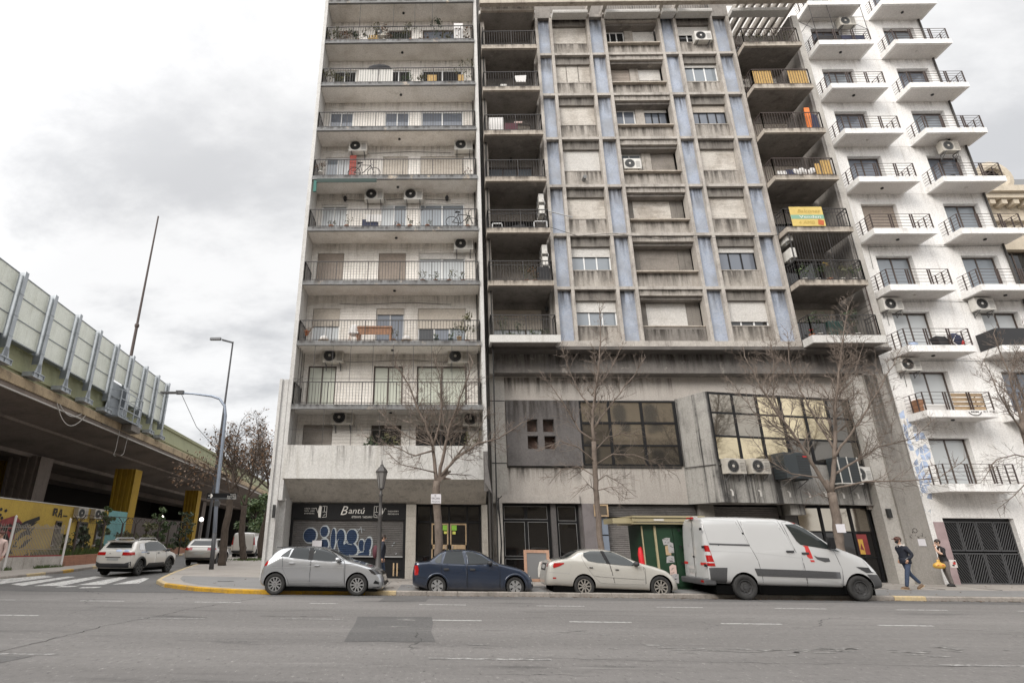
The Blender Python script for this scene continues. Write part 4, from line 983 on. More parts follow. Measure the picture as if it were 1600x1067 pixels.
# seventh balcony: white panels tied behind the rail and clutter
m = Mesh('pot_white')
for i in range(5): m.box(-4.55+i*.37,-4.2+i*.37,23.8,23.82,S[7]+.02,S[7]+.98)
single('rail_screen', 'white panels tied behind the rail on the seventh balcony of the left block', 'screen', m)
m = Mesh('net_dark'); m.ball((-3.5,24.2,S[7]+1.35),.5,12,8,(1.4,.6,.5)); single('covered_heap', 'dark covered heap above the white rail panels', 'cover', m)
for x, w in ((-.6,.5),(.95,.3)): m = Mesh('bamboo'); m.box(x-w/2,x+w/2,23.9,23.94,S[7]+.05,S[7]+.65); single('bamboo_screen', ('wide' if w > .4 else 'narrow')+' orange wooden board behind the rail of the seventh balcony', 'screen', m)
for i, x in enumerate((-6.2,-5.7,-1.9,-1.1,1.2)): plant((x,24.0,S[7]), ('leafy grey','small round','broad green','low reddish','tall')[i]+' plant standing at the rail of the balcony with white rail panels', leaf='leaf_olive' if i != 2 else 'leaf_green', h=(1.0,.6,.5,.4,1.5)[i], spread=.4, n=170, size=.07)
for i in range(11):
    x = -6.2+i*.73; plant((x, 23.95+.25*(i % 2), S[8]), ('fern','dry shrub','trailing green plant','pale succulent','small bush','yellow flowered plant','leafless shrub','hanging fern','white potted plant','grey bush','dark bush')[i]+f' on the cluttered top balcony, {("first","second","third","fourth","fifth","sixth","seventh","eighth","ninth","tenth","last")[i]} from its left end', ('terracotta','pot_white','wood')[i % 3], ('leaf_olive','leaf_dry','leaf_dark')[i % 3], (.7,1.1,.6,1.5,.8)[i % 5], .38, 170, size=.07)
m = Mesh('cloth_white'); m.box(.6,1.1,23.9,23.93,S[8]+.1,S[8]+1.35); single('hanging_sheet', 'pale blue sheet hung at the right of the cluttered top balcony', 'cloth', m)
m = Mesh('bamboo')
for i in range(5): m.box(-4.15+i*.1,-4.1+i*.1,23.95,24.0,S[8]+.05,S[8]+.6)
m.box(-4.2,-3.65,23.95,24.3,S[8]+.35,S[8]+.4); single('wooden_stool', 'orange wooden slatted seat on the cluttered top balcony', 'chair', m)
m = Mesh('net_dark')
for x in (-4.7,-2.8,-1.6,-.6): m.tube((x,23.8,S[8]+1),(x,23.8,S[9]-.22),.014,n=4)
single('net_pole', 'thin poles carrying a net over the cluttered top balcony', 'pole', m)
for x, k in ((-5.05,4),(.2,4)): wall_lamp((x,24.98,S[k]+2.2), 'black lantern on the wall above the '+('left' if x < 0 else 'right')+' white window of the mountain bike balcony')
m = Mesh('pot_grey'); m.box(1.3,1.5,24.5,24.8,S[6]+.05,S[6]+.65); single('storage_box', 'grey narrow box at the right end of the empty balcony with blue windows', 'box', m)
# ------------------------------------------------------------------ middle apartment building
Z = [10.07, 12.91, 15.76, 18.54, 21.45, 24.31, 27.11, 29.9]
mb = thing('apartment_building', 'stained grey-beige apartment block with pale blue mosaic strips between concrete mullions', 'apartment building', (10.9, 25.3, .2))
MX = [5.28, 6.08, 8.17, 9.05, 12.18, 13.05, 15.1, 16.02]     # mullion centres
for x in MX:
    m = Mesh('mullion_concrete'); m.box(x-.075, x+.075, 24.2, 24.72, 10.05, 29.75); m.build('mullion', mb)
for i, z in enumerate(Z):
    m = Mesh('mullion_concrete'); m.box(5.2, 16.1, 24.215, 24.7, z-.075, z+.075) if i else m.box(5.2, 16.1, 24.205, 24.7, z-.06, z+.2)
    m.build('floor_beam', mb)
# mosaic strips
for a, b in ((0,1),(2,3),(4,5),(6,7)):
    for k in range(7):
        m = Mesh('blue_mosaic'); m.box(MX[a]+.075, MX[b]-.075, 24.42, 24.46, Z[k]+.075, Z[k+1]-.075); m.build('mosaic_panel', mb)
# side bays (1 and 3): spandrel, window, lintel
W, D, B = 'frame_white', 'frame_black', 'frame_brown'
BAY1 = [('shutter_white',.42,W,'pane_sky',3,0),('shutter_white',.38,W,'pane_sky',3,0),('shutter_old',1,W,'pane_dark',3,0),('shutter_white',.96,W,'pane_sky',3,0),('shutter_old',1,B,'pane_dark',3,0),('shutter_old',1,B,'pane_dark',3,1),('shutter_old',.9,W,'pane_dark',3,0)]
BAY3 = [('shutter_white',.8,W,'pane_dark',3,0),('shutter_white',.2,D,'pane_blue',3,0),('shutter_old',1,B,'pane_dark',3,0),('shutter_old',1,B,'pane_dark',3,0),('shutter_cream',.32,D,'pane_blue',4,0),('shutter_white',.12,W,'pane_sky',3,0),('shutter_white',.5,W,'pane_dark',3,0)]
for (x0, x1), bay in (((MX[1]+.075, MX[2]-.075), BAY1), ((MX[5]+.075, MX[6]-.075), BAY3)):
    for k, (sm_, sh, fr, pn, n, div) in enumerate(bay):
        z0, z1 = Z[k]+.075, Z[k+1]-.075; h = z1-z0; zs, zl = z0+h*.36, z0+h*.82
        m = Mesh('beige_concrete'); m.box(x0, x1, 24.46, 24.7, z0, zs); m.box(x0, x1, 24.44, 24.5, zs-.05, zs+.0); m.build('spandrel', mb)
        m = Mesh('grey_lintel'); m.box(x0, x1, 24.4, 24.7, zl, z1); m.build('lintel', mb)
        w = window(mb, x0, x1, zs, zl, 24.58, n, fr, pn, sh, sm_)
        if div:
            q = Mesh('grey_lintel')
            for t in (1/3, 2/3): q.box(x0+(x1-x0)*t-.02, x0+(x1-x0)*t+.02, 24.52, 24.54, zs, zl)
            q.build('shutter_guide', w)
# wide middle bay, deeper set
x0, x1 = MX[3]+.075, MX[4]-.075
for k in range(7):
    z0, z1 = Z[k]+.075, Z[k+1]-.075; h = z1-z0; zs, zl = z0+h*.3, z0+h*.84
    if k == 0: zs = z0+h*.34
    m = Mesh('dark_stained' if k == 0 else 'beige_concrete'); m.box(x0, x1, 24.5, 24.9, z0, zs); m.build('spandrel', mb)
    m = Mesh('slab_edge'); m.box(x0, x1, 24.3, 24.95, zs, zs+.07) if k else m.box(x0, x1, 24.46, 24.95, zs, zs+.05); m.build('sill_ledge', mb)
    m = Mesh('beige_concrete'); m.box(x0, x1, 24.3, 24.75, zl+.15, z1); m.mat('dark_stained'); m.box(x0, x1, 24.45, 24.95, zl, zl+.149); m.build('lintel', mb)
    yw_ = 24.9
    if k < 3:
        a, b = x0+.48, x1-.62
        m = Mesh('grey_lintel'); m.box(x0, a, yw_-.06, yw_+.1, zs+.07, zl); m.build('side_panel', mb); m = Mesh('grey_lintel'); m.box(b, x1, yw_-.06, yw_+.1, zs+.07, zl); m.build('side_panel', mb)
        window(mb, a, b, zs+.08, zl-.02, yw_, 2, B, 'pane_dark', 1, ('shutter_white','shutter_grey','shutter_old')[k])
    else:
        mid0, mid1 = x0+1.25, x0+1.72
        m = Mesh('beige_concrete'); m.box(mid0, mid1, yw_-.1, yw_+.1, zs+.07, zl); m.box(x0, mid0, yw_-.02, yw_+.1, zs+.07, zs+.35); m.build('side_panel', mb)
        L = {3: (2,W,'pane_sky',0,'shutter_white'), 4: (2,W,'pane_blue',0,'shutter_white'), 5: (1,B,'pane_dark',1,'shutter_brown'), 6: (3,W,'pane_dark',0,'shutter_white')}[k]
        R = {3: (2,B,'pane_dark',1,'shutter_grey'), 4: (3,D,'pane_blue',.1,'shutter_white'), 5: (2,W,'pane_dark',.55,'shutter_white'), 6: (2,W,'pane_dark',.55,'shutter_white')}[k]
        window(mb, x0+.03, mid0, zs+.35, zl-.02, yw_, L[0], L[1], L[2], L[3], L[4], pitch=.2 if k == 5 else .055)
        window(mb, mid1, x1-.03, zs+.08, zl-.02, yw_, R[0], R[1], R[2], R[3], R[4])
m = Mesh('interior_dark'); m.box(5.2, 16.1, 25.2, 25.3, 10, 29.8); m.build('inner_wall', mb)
# body of the block
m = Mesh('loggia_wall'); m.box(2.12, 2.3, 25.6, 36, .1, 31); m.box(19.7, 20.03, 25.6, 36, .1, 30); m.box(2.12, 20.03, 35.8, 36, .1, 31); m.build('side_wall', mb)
# loggias, left and right
LS = [10.3, 12.96, 15.71, 18.59, 21.38, 24.2, 27.06, 29.8]
for side, (x0, x1, xi0, xi1) in enumerate(((2.08, 5.08, 2.12, 5.2), (16.14, 19.2, 16.1, 19.62))):
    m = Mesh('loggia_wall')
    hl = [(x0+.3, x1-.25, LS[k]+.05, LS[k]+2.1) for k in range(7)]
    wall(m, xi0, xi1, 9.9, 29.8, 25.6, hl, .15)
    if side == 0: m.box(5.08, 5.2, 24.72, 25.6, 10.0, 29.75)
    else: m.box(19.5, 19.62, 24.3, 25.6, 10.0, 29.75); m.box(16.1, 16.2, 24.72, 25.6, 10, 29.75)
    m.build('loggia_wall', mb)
    if side == 0: m = Mesh('beige_concrete'); m.box(2.1, 2.32, 24.2, 25.6, 10, 29.8); m.build('loggia_pillar', mb)
    else: m = Mesh('pier_light'); m.box(19.62, 19.95, 24.25, 25.6, 9.95, 29.8); m.build('loggia_pillar', mb)
    for k in range(8-side):
        z = LS[k]; t = .34 if k == 0 else .26
        m = Mesh('white_parapet' if k == 0 else 'slab_edge'); yb = 24.0
        if k == 0: m.box(x0, x1+.12, 23.5, 23.62, z-.34, z+.0); m.box(x0, x0+.1, 23.62, 24.2, z-.34, z); m.box(x1+.02, x1+.12, 23.62, 24.2, z-.34, z)
        else: m.box(x0, x1, 23.5, 24.2, z-.25, z)
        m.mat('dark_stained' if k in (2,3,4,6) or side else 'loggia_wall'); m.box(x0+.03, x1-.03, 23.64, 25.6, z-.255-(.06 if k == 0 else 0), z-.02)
        m.build('balcony_slab', mb)
        if k == 7: continue
        ext = (.18, .62) if k == 0 else ()
        zr = z if k else z-.05
        railing(mb, [(x0+.06, 24.2), (x0+.06, 23.56), (x1-.06, 23.56), (x1-.06, 24.2)], zr, 1.02, .13, 'iron' if side == 0 or k < 3 else 'iron_brown', extra=(.8,) if k in (0,1,2) else ())
        a, b, c, d = hl[k]
        st = [('shutter_cream',.5,'pane_curtain'),('shutter_grey',.55,'pane_sky'),('shutter_grey',.2,'pane_dark'),(None,0,'pane_sky'),('shutter_cream',1,'pane_dark'),(None,0,'pane_dark'),('shutter_brown',1,'pane_dark')][k] if side == 0 else \
             [('shutter_cream',.3,'pane_dark'),(None,0,'pane_dark'),('shutter_grey',.3,'pane_dark'),('shutter_cream',.9,'pane_dark'),('shutter_cream',.9,'pane_dark'),(None,0,'pane_dark'),(None,0,'pane_dark')][k]
        window(mb, a+.01, b-.01, c+.01, d-.01, 25.66, 3 if side == 0 else 2, 'frame_brown', st[2], st[1], st[0] or 'shutter_grey')
    if side == 1:       # window bars and a tall grille on the lower right loggias
        m = Mesh('iron')
        for i in range(24): m.tube((16.25+i*.125,23.6,LS[1]+1),(16.25+i*.125,23.6,LS[2]-.26),.009,n=4,cap=False)
        for x in (16.2,17.1,18.0,19.1): m.tube((x,23.58,LS[1]),(x,23.58,LS[2]-.26),.02,n=4)
        m.build('window_grille', mb)
        m = Mesh('iron_brown'); m.tube((19.08,23.58,LS[0]),(19.08,23.58,LS[1]-.26),.025,n=4)
        for q in (.25,.5,.75): m.tube((19.08,23.58,LS[0]+1+q),(19.08,24.4,LS[0]+1+q),.012,n=4)
        m.build('corner_post', mb)
m = Mesh('interior_dark'); m.box(2.3, 5.1, 26.3, 26.4, 10, 29.8); m.box(16.2, 19.5, 26.3, 26.4, 10, 29.8); m.build('inner_wall', mb)
# roof storey: ledge, set-back wall with windows, pergola beams
m = Mesh('white_parapet')
for a, b in ((2.0,5.15),(6.15,8.1),(9.1,12.1),(12.25,13.0),(13.1,15.0),(16.1,19.2)): m.box(a, b, 23.75, 24.2, 29.62, 29.84)
m.build('roof_ledge', mb)
m = Mesh('dark_stained'); m.box(5.05, 6.1, 24.2, 25.5, 29.76, 31.4); m.box(15.05, 16.1, 24.2, 25.5, 29.76, 31.4); m.box(2.1, 20, 26.0, 26.2, 29.8, 38); m.build('roof_wall', mb)
m = Mesh('slab_edge'); m.box(2.0, 19.9, 23.1, 23.36, 29.64, 29.94); m.build('roof_beam', mb)
for i in range(7):
    x = 2.45+i*.45; m = Mesh('cloth_white'); m.box(x-.12, x+.12, 25.4, 25.44, 29.95, 31.3); m.build('blind', mb)
m = Mesh('cloth_white'); m.box(16.2, 19.6, 25.85, 25.9, 29.8, 32.5); m.build('blind', mb)
for i in range(9):
    x = 6.35+i*.21; m = Mesh('cloth_white'); m.box(x-.055, x+.055, 24.9, 24.94, 29.85, 30.9); m.build('blind', mb)
for x in (8.17, 9.05, 12.18, 13.05): m = Mesh('mullion_concrete'); m.box(x-.1, x+.1, 23.12, 26.0, 29.945, 30.3); m.box(x-.075, x+.075, 24.0, 24.2, 29.76, 29.94); m.build('pergola_beam', mb)
for i in range(8): x = 16.4+i*.44; m = Mesh('mullion_concrete'); m.box(x-.07, x+.07, 23.12, 25.84, 29.945, 30.3); m.build('pergola_beam', mb)
railing(mb, [(9.15,24.1),(12.1,24.1)], 29.84, .95, .13); railing(mb, [(13.2,24.1),(15.0,24.1)], 29.84, .95, .13)
# transfer fascia under the upper storeys
m = Mesh('shaded_soffit'); m.box(2.12, 20.0, 24.205, 25.6, 9.86, 10.0); m.build('soffit', mb)
m = Mesh('fascia_concrete'); m.box(2.3, 19.85, 24.88, 25.5, 8.96, 9.858); m.mat('pier_light'); m.box(2.1, 2.298, 24.86, 25.5, 8.9, 9.858); m.build('fascia', mb)
# commercial storeys
m = Mesh('lower_render'); wall(m, 2.1, 10.62, 3.25, 8.955, 25.5, [(6.2, 10.58, 4.88, 7.78), (3.6, 5.2, 5.4, 7.1)], .3); m.box(18.2, 19.0, 25.48, 25.6, 3.1, 8.955); m.poly([(10.62,25.5,7.9),(20,25.5,7.9),(20,25.5,8.955),(10.62,25.5,8.955)])
m.build('wall', mb)
m = Mesh('pier_light'); m.box(2.12, 2.84, 25.42, 25.499, 3.25, 8.95); m.mat('wire'); m.box(2.12, 2.84, 25.41, 25.43, 4.93, 4.97); m.box(2.12, 2.84, 25.41, 25.43, 7.75, 7.79); m.build('edge_pilaster', mb)
m = Mesh('dark_panel'); wall(m, 2.87, 6.195, 4.84, 7.8, 25.36, [(3.8,4.27,6.34,6.92),(4.52,5.02,6.34,6.92),(3.8,4.27,5.58,6.16),(4.55,5.05,5.58,6.16)], .35)
m.poly([(2.87,25.36,4.84),(2.87,25.36,7.8),(2.87,25.5,7.8),(2.87,25.5,4.84)]); m.poly([(2.87,25.36,4.84),(6.195,25.36,4.84),(6.195,25.5,4.84),(2.87,25.5,4.84)]); m.build('dark_panel', mb)
for a, b, c, d in ((3.8,4.27,6.34,6.92),(4.52,5.02,6.34,6.92),(3.8,4.27,5.58,6.16),(4.55,5.05,5.58,6.16)): m = Mesh('niche_wood'); m.box(a, b, 25.72, 25.74, c, d); m.build('niche_back', mb)
m = Mesh('wire'); m.box(2.3, 10.5, 25.45, 25.5, 4.78, 4.82); m.build('drip_line', mb)
# strip of bronze glazing
gl = sub(link('glazed_strip', (lambda mm: (mm.box(6.2,10.58,25.4,25.5,7.72,7.8), mm.box(6.2,10.58,25.42,25.48,6.72,6.82), mm.box(6.2,10.58,25.42,25.48,5.72,5.8), mm.box(6.2,10.58,25.42,25.48,4.88,4.94), [mm.box(x-.06,x+.06,25.41,25.49,4.94,7.72) for x in (6.24,7.55,9.02,10.52)], mm.mesh('glazed_strip'))[-1])(Mesh('frame_black')), mb))
for xa, xb in ((6.3,7.49),(7.61,8.96),(9.08,10.46)):
    for za, zb in ((4.94,5.72),(5.8,6.72),(6.82,7.72)): m = Mesh('bronze_dark' if za < 5.5 or (xa < 7 and za < 6.5) else 'bronze_glass'); e = random.uniform(-.012, .012); m.hexa([(xa,25.455,za),(xb,25.455+e,za),(xb,25.46+e,za),(xa,25.46,za)],[(xa,25.455-e,zb),(xb,25.455,zb),(xb,25.46,zb),(xa,25.46-e,zb)]); m.build('pane', gl)
# projecting wedge-shaped bay
NX, NY, RX, RY = 11.3, 24.0, 18.4, 25.35
bay = sub(link('projecting_bay', (lambda mm: (mm.poly([(10.6,25.5,3.26),(NX,NY,3.26),(NX,NY,7.87),(10.6,25.5,7.87)]), mm.poly([(NX,NY,3.26),(NX+.12,NY-.02,3.26),(NX+.12,NY-.02,7.87),(NX,NY,7.87)]), mm.poly([(NX+.12,NY-.02,3.26),(RX,RY,3.26),(RX,RY,4.95),(NX+.12,NY-.02,4.95)]), mm.poly([(10.6,25.5,3.26),(NX,NY,3.26),(NX+.12,NY-.02,3.26),(RX,RY,3.26),(RX,25.8,3.26)]), mm.poly([(10.6,25.5,7.87),(NX,NY,7.87),(NX+.12,NY-.02,7.87),(RX,RY,7.87),(RX,25.8,7.87)]), mm.mesh('projecting_bay'))[-1])(Mesh('bay_concrete')), mb))
def BP(t, z, o=0): dx, dy = RX-(NX+.12), RY-(NY-.02); L = hypot(dx, dy); return (NX+.12+dx*t-dy/L*-o*0+dy/L*o, NY-.02+dy*t-dx/L*o, z)
def bbox(m, t0, t1, z0, z1, o0, o1): m.hexa([BP(t0,z0,o0),BP(t1,z0,o0),BP(t1,z0,o1),BP(t0,z0,o1)],[BP(t0,z1,o0),BP(t1,z1,o0),BP(t1,z1,o1),BP(t0,z1,o1)])
ts = [0, .16, .325, .49, .65, .82, 1]; zs_ = [4.95, 5.95, 6.95, 7.8]
m = Mesh('frame_black')
for t in ts: bbox(m, max(0, t-.008), min(1, t+.008), 4.97, 7.85, .03, -.06)
for z in zs_: bbox(m, .0, 1, z-.04, z+.04, .025, -.055)
m.build('glazing_frame', bay)
random.seed(5)
for i in range(6):
    for k in range(3):
        gold = (k == 2 and 2 <= i <= 4) or (k == 1 and 2 <= i <= 4) or (k == 0 and i in (0,1,2))  # gold and dark tints paint the differing reflections of one glass
        m = Mesh('gold_reflection_glass' if gold else 'bronze_dark' if i == 5 or k == 0 else 'bronze_glass'); a, b = ts[i]+.008, ts[i+1]-.008; e, g = random.uniform(-.01,.01), random.uniform(-.01,.01)
        m.hexa([BP(a,zs_[k]+.04,0),BP(b,zs_[k]+.04,e),BP(b,zs_[k]+.04,e-.01),BP(a,zs_[k]+.04,-.01)],[BP(a,zs_[k+1]-.04,g),BP(b,zs_[k+1]-.04,g+e),BP(b,zs_[k+1]-.04,g+e-.01),BP(a,zs_[k+1]-.04,g-.01)]); m.build('pane', bay)
for t in (.05,.23,.42,.55,.66,.78,.88): m = Mesh('pipe_white'); p = Vector(BP(t, 3.75, .03)); m.tube(p, p+Vector((0,-.12,-.06)), .03, n=6); m.tube(p+Vector((0,-.12,-.06)), p+Vector((0,-.13,-.25)), .035, n=6); m.build('spout', bay)
for q, r in (([BP(0,4.75,.06), BP(.12,4.78,.06), BP(.16,4.6,.06)], .035), ([(10.65,25.4,7.7),(10.62,25.42,5.5),(10.6,25.35,4.78),(NX,NY-.06,4.76)], .02), ([BP(.98,7.4,.05),BP(.985,5.3,.05),BP(.97,3.3,.05)], .025)): m = Mesh('pipe_dark'); m.path(q, r, 6); m.build('pipe', bay)
for t, z, l, k in ((.075,4.3,'white air conditioner at the left end of the ledge of the projecting bay','w'),(.235,4.33,'dusty air conditioner second from the left on the projecting bay','d')):
    p = BP(t, z+.06, .2); air_conditioner(p, l, 'd', atan2(RY-NY, RX-NX), 1.1)
def big_unit(t, z, w, h, d, label, mats):
    p = BP(t, z, d/2+.06); q = thing('air_conditioner', label, 'air conditioner', p, atan2(RY-NY, RX-NX), 'air conditioners on the facades')
    m = Mesh(mats[0]); m.box(-w/2,w/2,-d/2,d/2,0,h); m.build('casing', q, local=True, bevel=.012)
    m = Mesh(mats[1])
    for i in range(9): m.box(-w/2+.04 if w < .7 else .02,w/2-.04,-d/2-.012,-d/2-.002,.06+i*(h-.12)/9,.06+i*(h-.12)/9+.03)
    for i in range(7): m.box(-w/2-.012,-w/2-.002,-d/2+.06,d/2-.06,.08+i*(h-.16)/7,.08+i*(h-.16)/7+.03)
    m.build('louvre', q, local=True)
    for x in (-w*.35,w*.35): m = Mesh('iron_grey'); m.box(x-.02,x+.02,-d/2,d/2+.05,-.05,-.005); m.tube((x,-d*.4,-.05),(x,d/2,-.35),.015,n=4); m.build('bracket', q, local=True)
    return q
q = big_unit(.43, 4.2, 1.15, 1.05, .7, 'big dark grey louvred cooling unit on the ledge of the projecting bay', ('ac_dark','fan_black'))
m = Mesh('tape_red'); m.box(.3,.5,-.364,-.361,.86,.92); m.build('badge', q, local=True)
q = big_unit(.79, 4.1, 1.0, 1.05, .55, 'black mesh-faced cooling unit with pale edges behind the branches on the projecting bay', ('ac_dark','fan_black'))
m = Mesh('ac_white')
for x in (-.5,-.04,.46): m.box(x,x+.04,-.3,-.277,0,1.06)
m.box(-.52,.52,-.3,.29,-.04,-.002); m.build('edge_strip', q, local=True)
air_conditioner(BP(.915, 4.2, .2), 'white air conditioner at the right end of the ledge of the projecting bay', 'w', atan2(RY-NY, RX-NX), 1.1)
# right-hand pier
m = Mesh('pier_light'); m.box(18.35, 18.96, 24.98, 25.6, .1, 8.955); m.build('pier', mb)
m = Mesh('pier_grey'); m.box(18.963, 20.04, 24.88, 36, .1, 8.953); pr = sub(m.build('pier', mb))
m = Mesh('paper'); m.box(19.42,19.72,24.86,24.878,1.65,1.92); m.build('notice', pr)
m = Mesh('mural_black')
random.seed(8)
for i in range(9):
    x, z = 19.15+i*.075, 2.05+random.uniform(-.06,.1); m.tube((x,24.872,z),(x+random.uniform(-.02,.08),24.872,z+random.uniform(-.12,.16)),.009,n=3)
for i in range(10): a = i*.7; m.tube((19.42+.09*cos(a),24.872,2.25+.09*sin(a)),(19.42+.09*cos(a+.7),24.872,2.25+.09*sin(a+.7)),.008,n=3)
m.build('graffiti', pr)
m = Mesh('lamp_black'); m.box(18.5,18.66,24.86,24.975,2.75,3.1); m.build('wall_lamp', mb)
# ground floor: recess with doors, shutters and glazing
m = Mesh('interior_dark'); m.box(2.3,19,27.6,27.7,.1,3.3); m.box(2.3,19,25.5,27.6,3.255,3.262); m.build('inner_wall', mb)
m = Mesh('lower_render'); m.box(2.3,5.9,25.36,25.498,3.26,3.62); m.mat('pier_light'); m.box(2.3,2.56,25.3,25.9,.15,3.25); m.build('door_surround', mb)
m = Mesh('frame_black')
for x in (2.6,3.62,4.62): m.box(x-.07,x+.07,25.8,25.92,.17,3.25)
for z in (.17,1.0,2.5,3.15): m.box(2.55,4.7,25.81,25.91,z,z+.1)
for x in (4.95,5.85): m.box(x-.06,x+.06,25.8,25.92,.17,3.25)
for z in (.17,2.45,3.15): m.box(4.9,5.9,25.81,25.91,z,z+.1)
m.build('entrance_frame', mb)
m = Mesh('dark_panel'); m.box(4.68,4.9,25.6,25.9,.17,3.25); m.box(5.9,6.0,25.6,25.9,.17,3.25); m.build('dark_pillar', mb)
for a, b, c, d in ((2.67,3.55,.27,1.0),(2.67,3.55,1.1,2.5),(3.69,4.55,.27,1.0),(3.69,4.55,1.1,2.5),(2.67,4.55,2.6,3.15),(5.01,5.79,.27,2.45),(5.01,5.79,2.55,3.15)):
    m = Mesh('frame_steel'); t = .018
    m.box(a,b,25.79,25.8,c,c+t); m.box(a,b,25.79,25.8,d-t,d); m.box(a,a+t,25.79,25.8,c+t,d-t); m.box(b-t,b,25.79,25.8,c+t,d-t); w = sub(m.build('door_glazing', mb)); m = Mesh('shop_glass'); m.box(a+t,b-t,25.84,25.85,c+t,d-t); m.build('pane', w)
m = Mesh('terrazzo'); m.box(6.0,6.72,25.4,25.9,.15,3.25); m.build('terrazzo_pilaster', mb)
m = Mesh('wood_pale'); 
for a, b, c, d in ((6.48,7.08,3.16,3.22),(6.48,7.08,2.72,2.78),(6.48,6.54,2.78,3.16),(7.02,7.08,2.78,3.16)): m.box(a,b,25.3,25.38,c,d)
w = sub(m.build('framed_board', mb)); m = Mesh('interior_mid'); m.box(6.54,7.02,25.33,25.36,2.78,3.16); m.build('board_face', w)
m = Mesh('lamp_post_blue'); m.box(6.73,7.05,25.5,25.7,.15,2.7); m.mat('frame_black'); m.box(6.73,7.05,25.495,25.5,1.95,2.0); m.build('service_panel', mb)
m = Mesh('roller_light'); slats(m,7.1,10.95,.85,2.7,25.82,.085,.024); m.mat('roller_steel'); slats(m,7.1,10.95,2.72,3.22,25.7,.075,.02); m.mat('frame_steel'); m.box(7.1,10.95,25.78,25.84,.79,.845); m.build('roller_shutter', mb)
m = Mesh('dark_panel'); m.box(7.1,10.95,25.84,25.88,.15,.785); m.mat('pier_grey'); m.box(11.0,11.65,25.5,25.9,.15,3.25); m.build('shop_pier', mb)
m = Mesh('roller_light'); slats(m,11.7,14.5,.2,3.2,25.8,.085,.024); m.build('roller_shutter', mb)
m = Mesh('bay_concrete'); m.box(14.55,15.15,24.9,25.9,2.83,3.25); m.mat('roller_steel'); m.box(14.6,15.1,25.5,25.9,.15,2.83); m.build('concrete_box', mb)
m = Mesh('frame_black')
for x in (15.22,16.25,17.5,18.3): m.box(x-.05,x+.05,25.7,25.8,.17,3.25)
for z in (.17,1.15,2.15,3.15): m.box(15.2,18.35,25.71,25.79,z,z+.07)
m.build('shopfront_frame', mb)
for xa, xb in ((15.27,16.2),(16.3,17.45),(17.55,18.25)):
    for za, zb in ((.24,1.15),(1.22,2.15),(2.22,3.15)): m = Mesh('shop_glass' if za < 2 else 'bronze_glass'); m.box(xa,xb,25.75,25.757,za,zb); m.build('pane', mb)
m = Mesh('mural_red'); m.box(17.5,18.0,25.735,25.74,1.3,2.1); m.mat('bag_yellow'); m.box(17.6,17.8,25.73,25.734,1.3,1.9); m.mat('mural_red'); m.poly([(17.62,25.728,1.5),(17.7,25.728,1.75),(17.78,25.728,1.45)]); m.build('window_poster', mb)
# wires across the facade
m = Mesh('wire')
m.path([(5.2,24.1,16.1),(6.5,24.1,15.6),(8.2,24.12,15.75)], .012, 4); m.path([(8.2,24.12,15.75),(10.5,24.1,15.4),(12.2,24.1,15.6),(14,24.1,15.35),(16.2,24.1,15.65)], .012, 4)
m.path([(2.2,24.1,.8),(2.25,24.1,9.5),(2.2,24.1,20),(2.22,24.1,29)], .03, 5); m.path([(2.36,24.4,.6),(2.42,24.9,2.2),(2.3,24.9,3.3),(2.5,24.8,3.5)], .02, 5); m.path([(2.28,24.3,.6),(2.38,24.3,1.6),(2.3,24.3,3.4)], .03, 5)
tag(m.build('facade_cable'), 'sagging black cables strung across and down the front of the middle block', 'cable')
m = Mesh('frame_steel'); m.tube((5.15,24.1,17.0),(6.3,23.95,16.55),.03,n=5); tag(m.build('flag_arm'), 'pale metal arm sticking out beside the stacked air conditioners of the middle block', 'pole')
# things fixed to or standing on the middle block
air_conditioner((14.45,24.3,27.95), 'new white air conditioner under the top right window of the middle block', 'w', 0, 1.15)
air_conditioner((9.72,24.6,19.72), 'white air conditioner in the middle bay of the middle block beside the grey shutter', 'w', 0, 1.1)
for z, l in ((17.5,'upper unit of the stacked pair beside the white frame balcony'),(16.84,'lower unit of the stacked pair beside the white frame balcony'),(14.64,'upper unit of the stacked pair above the plants and black bin balcony'),(14.0,'lower unit of the stacked pair above the plants and black bin balcony')):
    air_conditioner((4.86,24.4,z), 'small air conditioner, '+l, 'w', radians(-90), .85)
air_conditioner((16.42,24.2,15.2), 'small air conditioner, upper of two at the barred right loggia', 'w', radians(90), .85); air_conditioner((16.42,24.2,14.3), 'small air conditioner, lower of two at the barred right loggia', 'w', radians(90), .9)
air_conditioner((16.7,25.3,LS[5]+1.4), 'air conditioner at the back of the right loggia with orange boards, left one', 'd'); air_conditioner((18.2,25.3,LS[5]+1.4), 'air conditioner at the back of the right loggia with orange boards, right one', 'd')
m = Mesh('pot_grey'); m.lathe([(.1,0),(.1,-.3),(.001,-.3)], (7.15,24.46,19.05), 'y', 10); single('vent_cap', 'dark round vent pipe sticking out below the white shutter of the middle block', 'vent', m)
wall_lamp((3.65,25.55,LS[3]+2.35), 'black lantern on the dark wall of the third left loggia of the middle block'); wall_lamp((5.0,25.3,LS[0]+1.8), 'dark wall lamp beside the planted left balcony of the middle block')
def wframe(x0, x1, z0, z1, y, label):
    m = Mesh('frame_white')
    for a, b, c, d in ((x0,x1,z1-.04,z1),(x0,x1,z0,z0+.04),(x0,x0+.04,z0,z1),(x1-.04,x1,z0,z1)): m.box(a,b,y,y+.04,c,d)
    single('metal_frame', label, 'frame', m)
wframe(2.35,2.85,LS[2]+.02,LS[2]+.42,23.75,'small white metal frame at the left of the balcony with the stacked air conditioners'); wframe(4.35,5.0,LS[2]+.02,LS[2]+.5,23.7,'larger white metal frame at the right of the balcony with the stacked air conditioners')
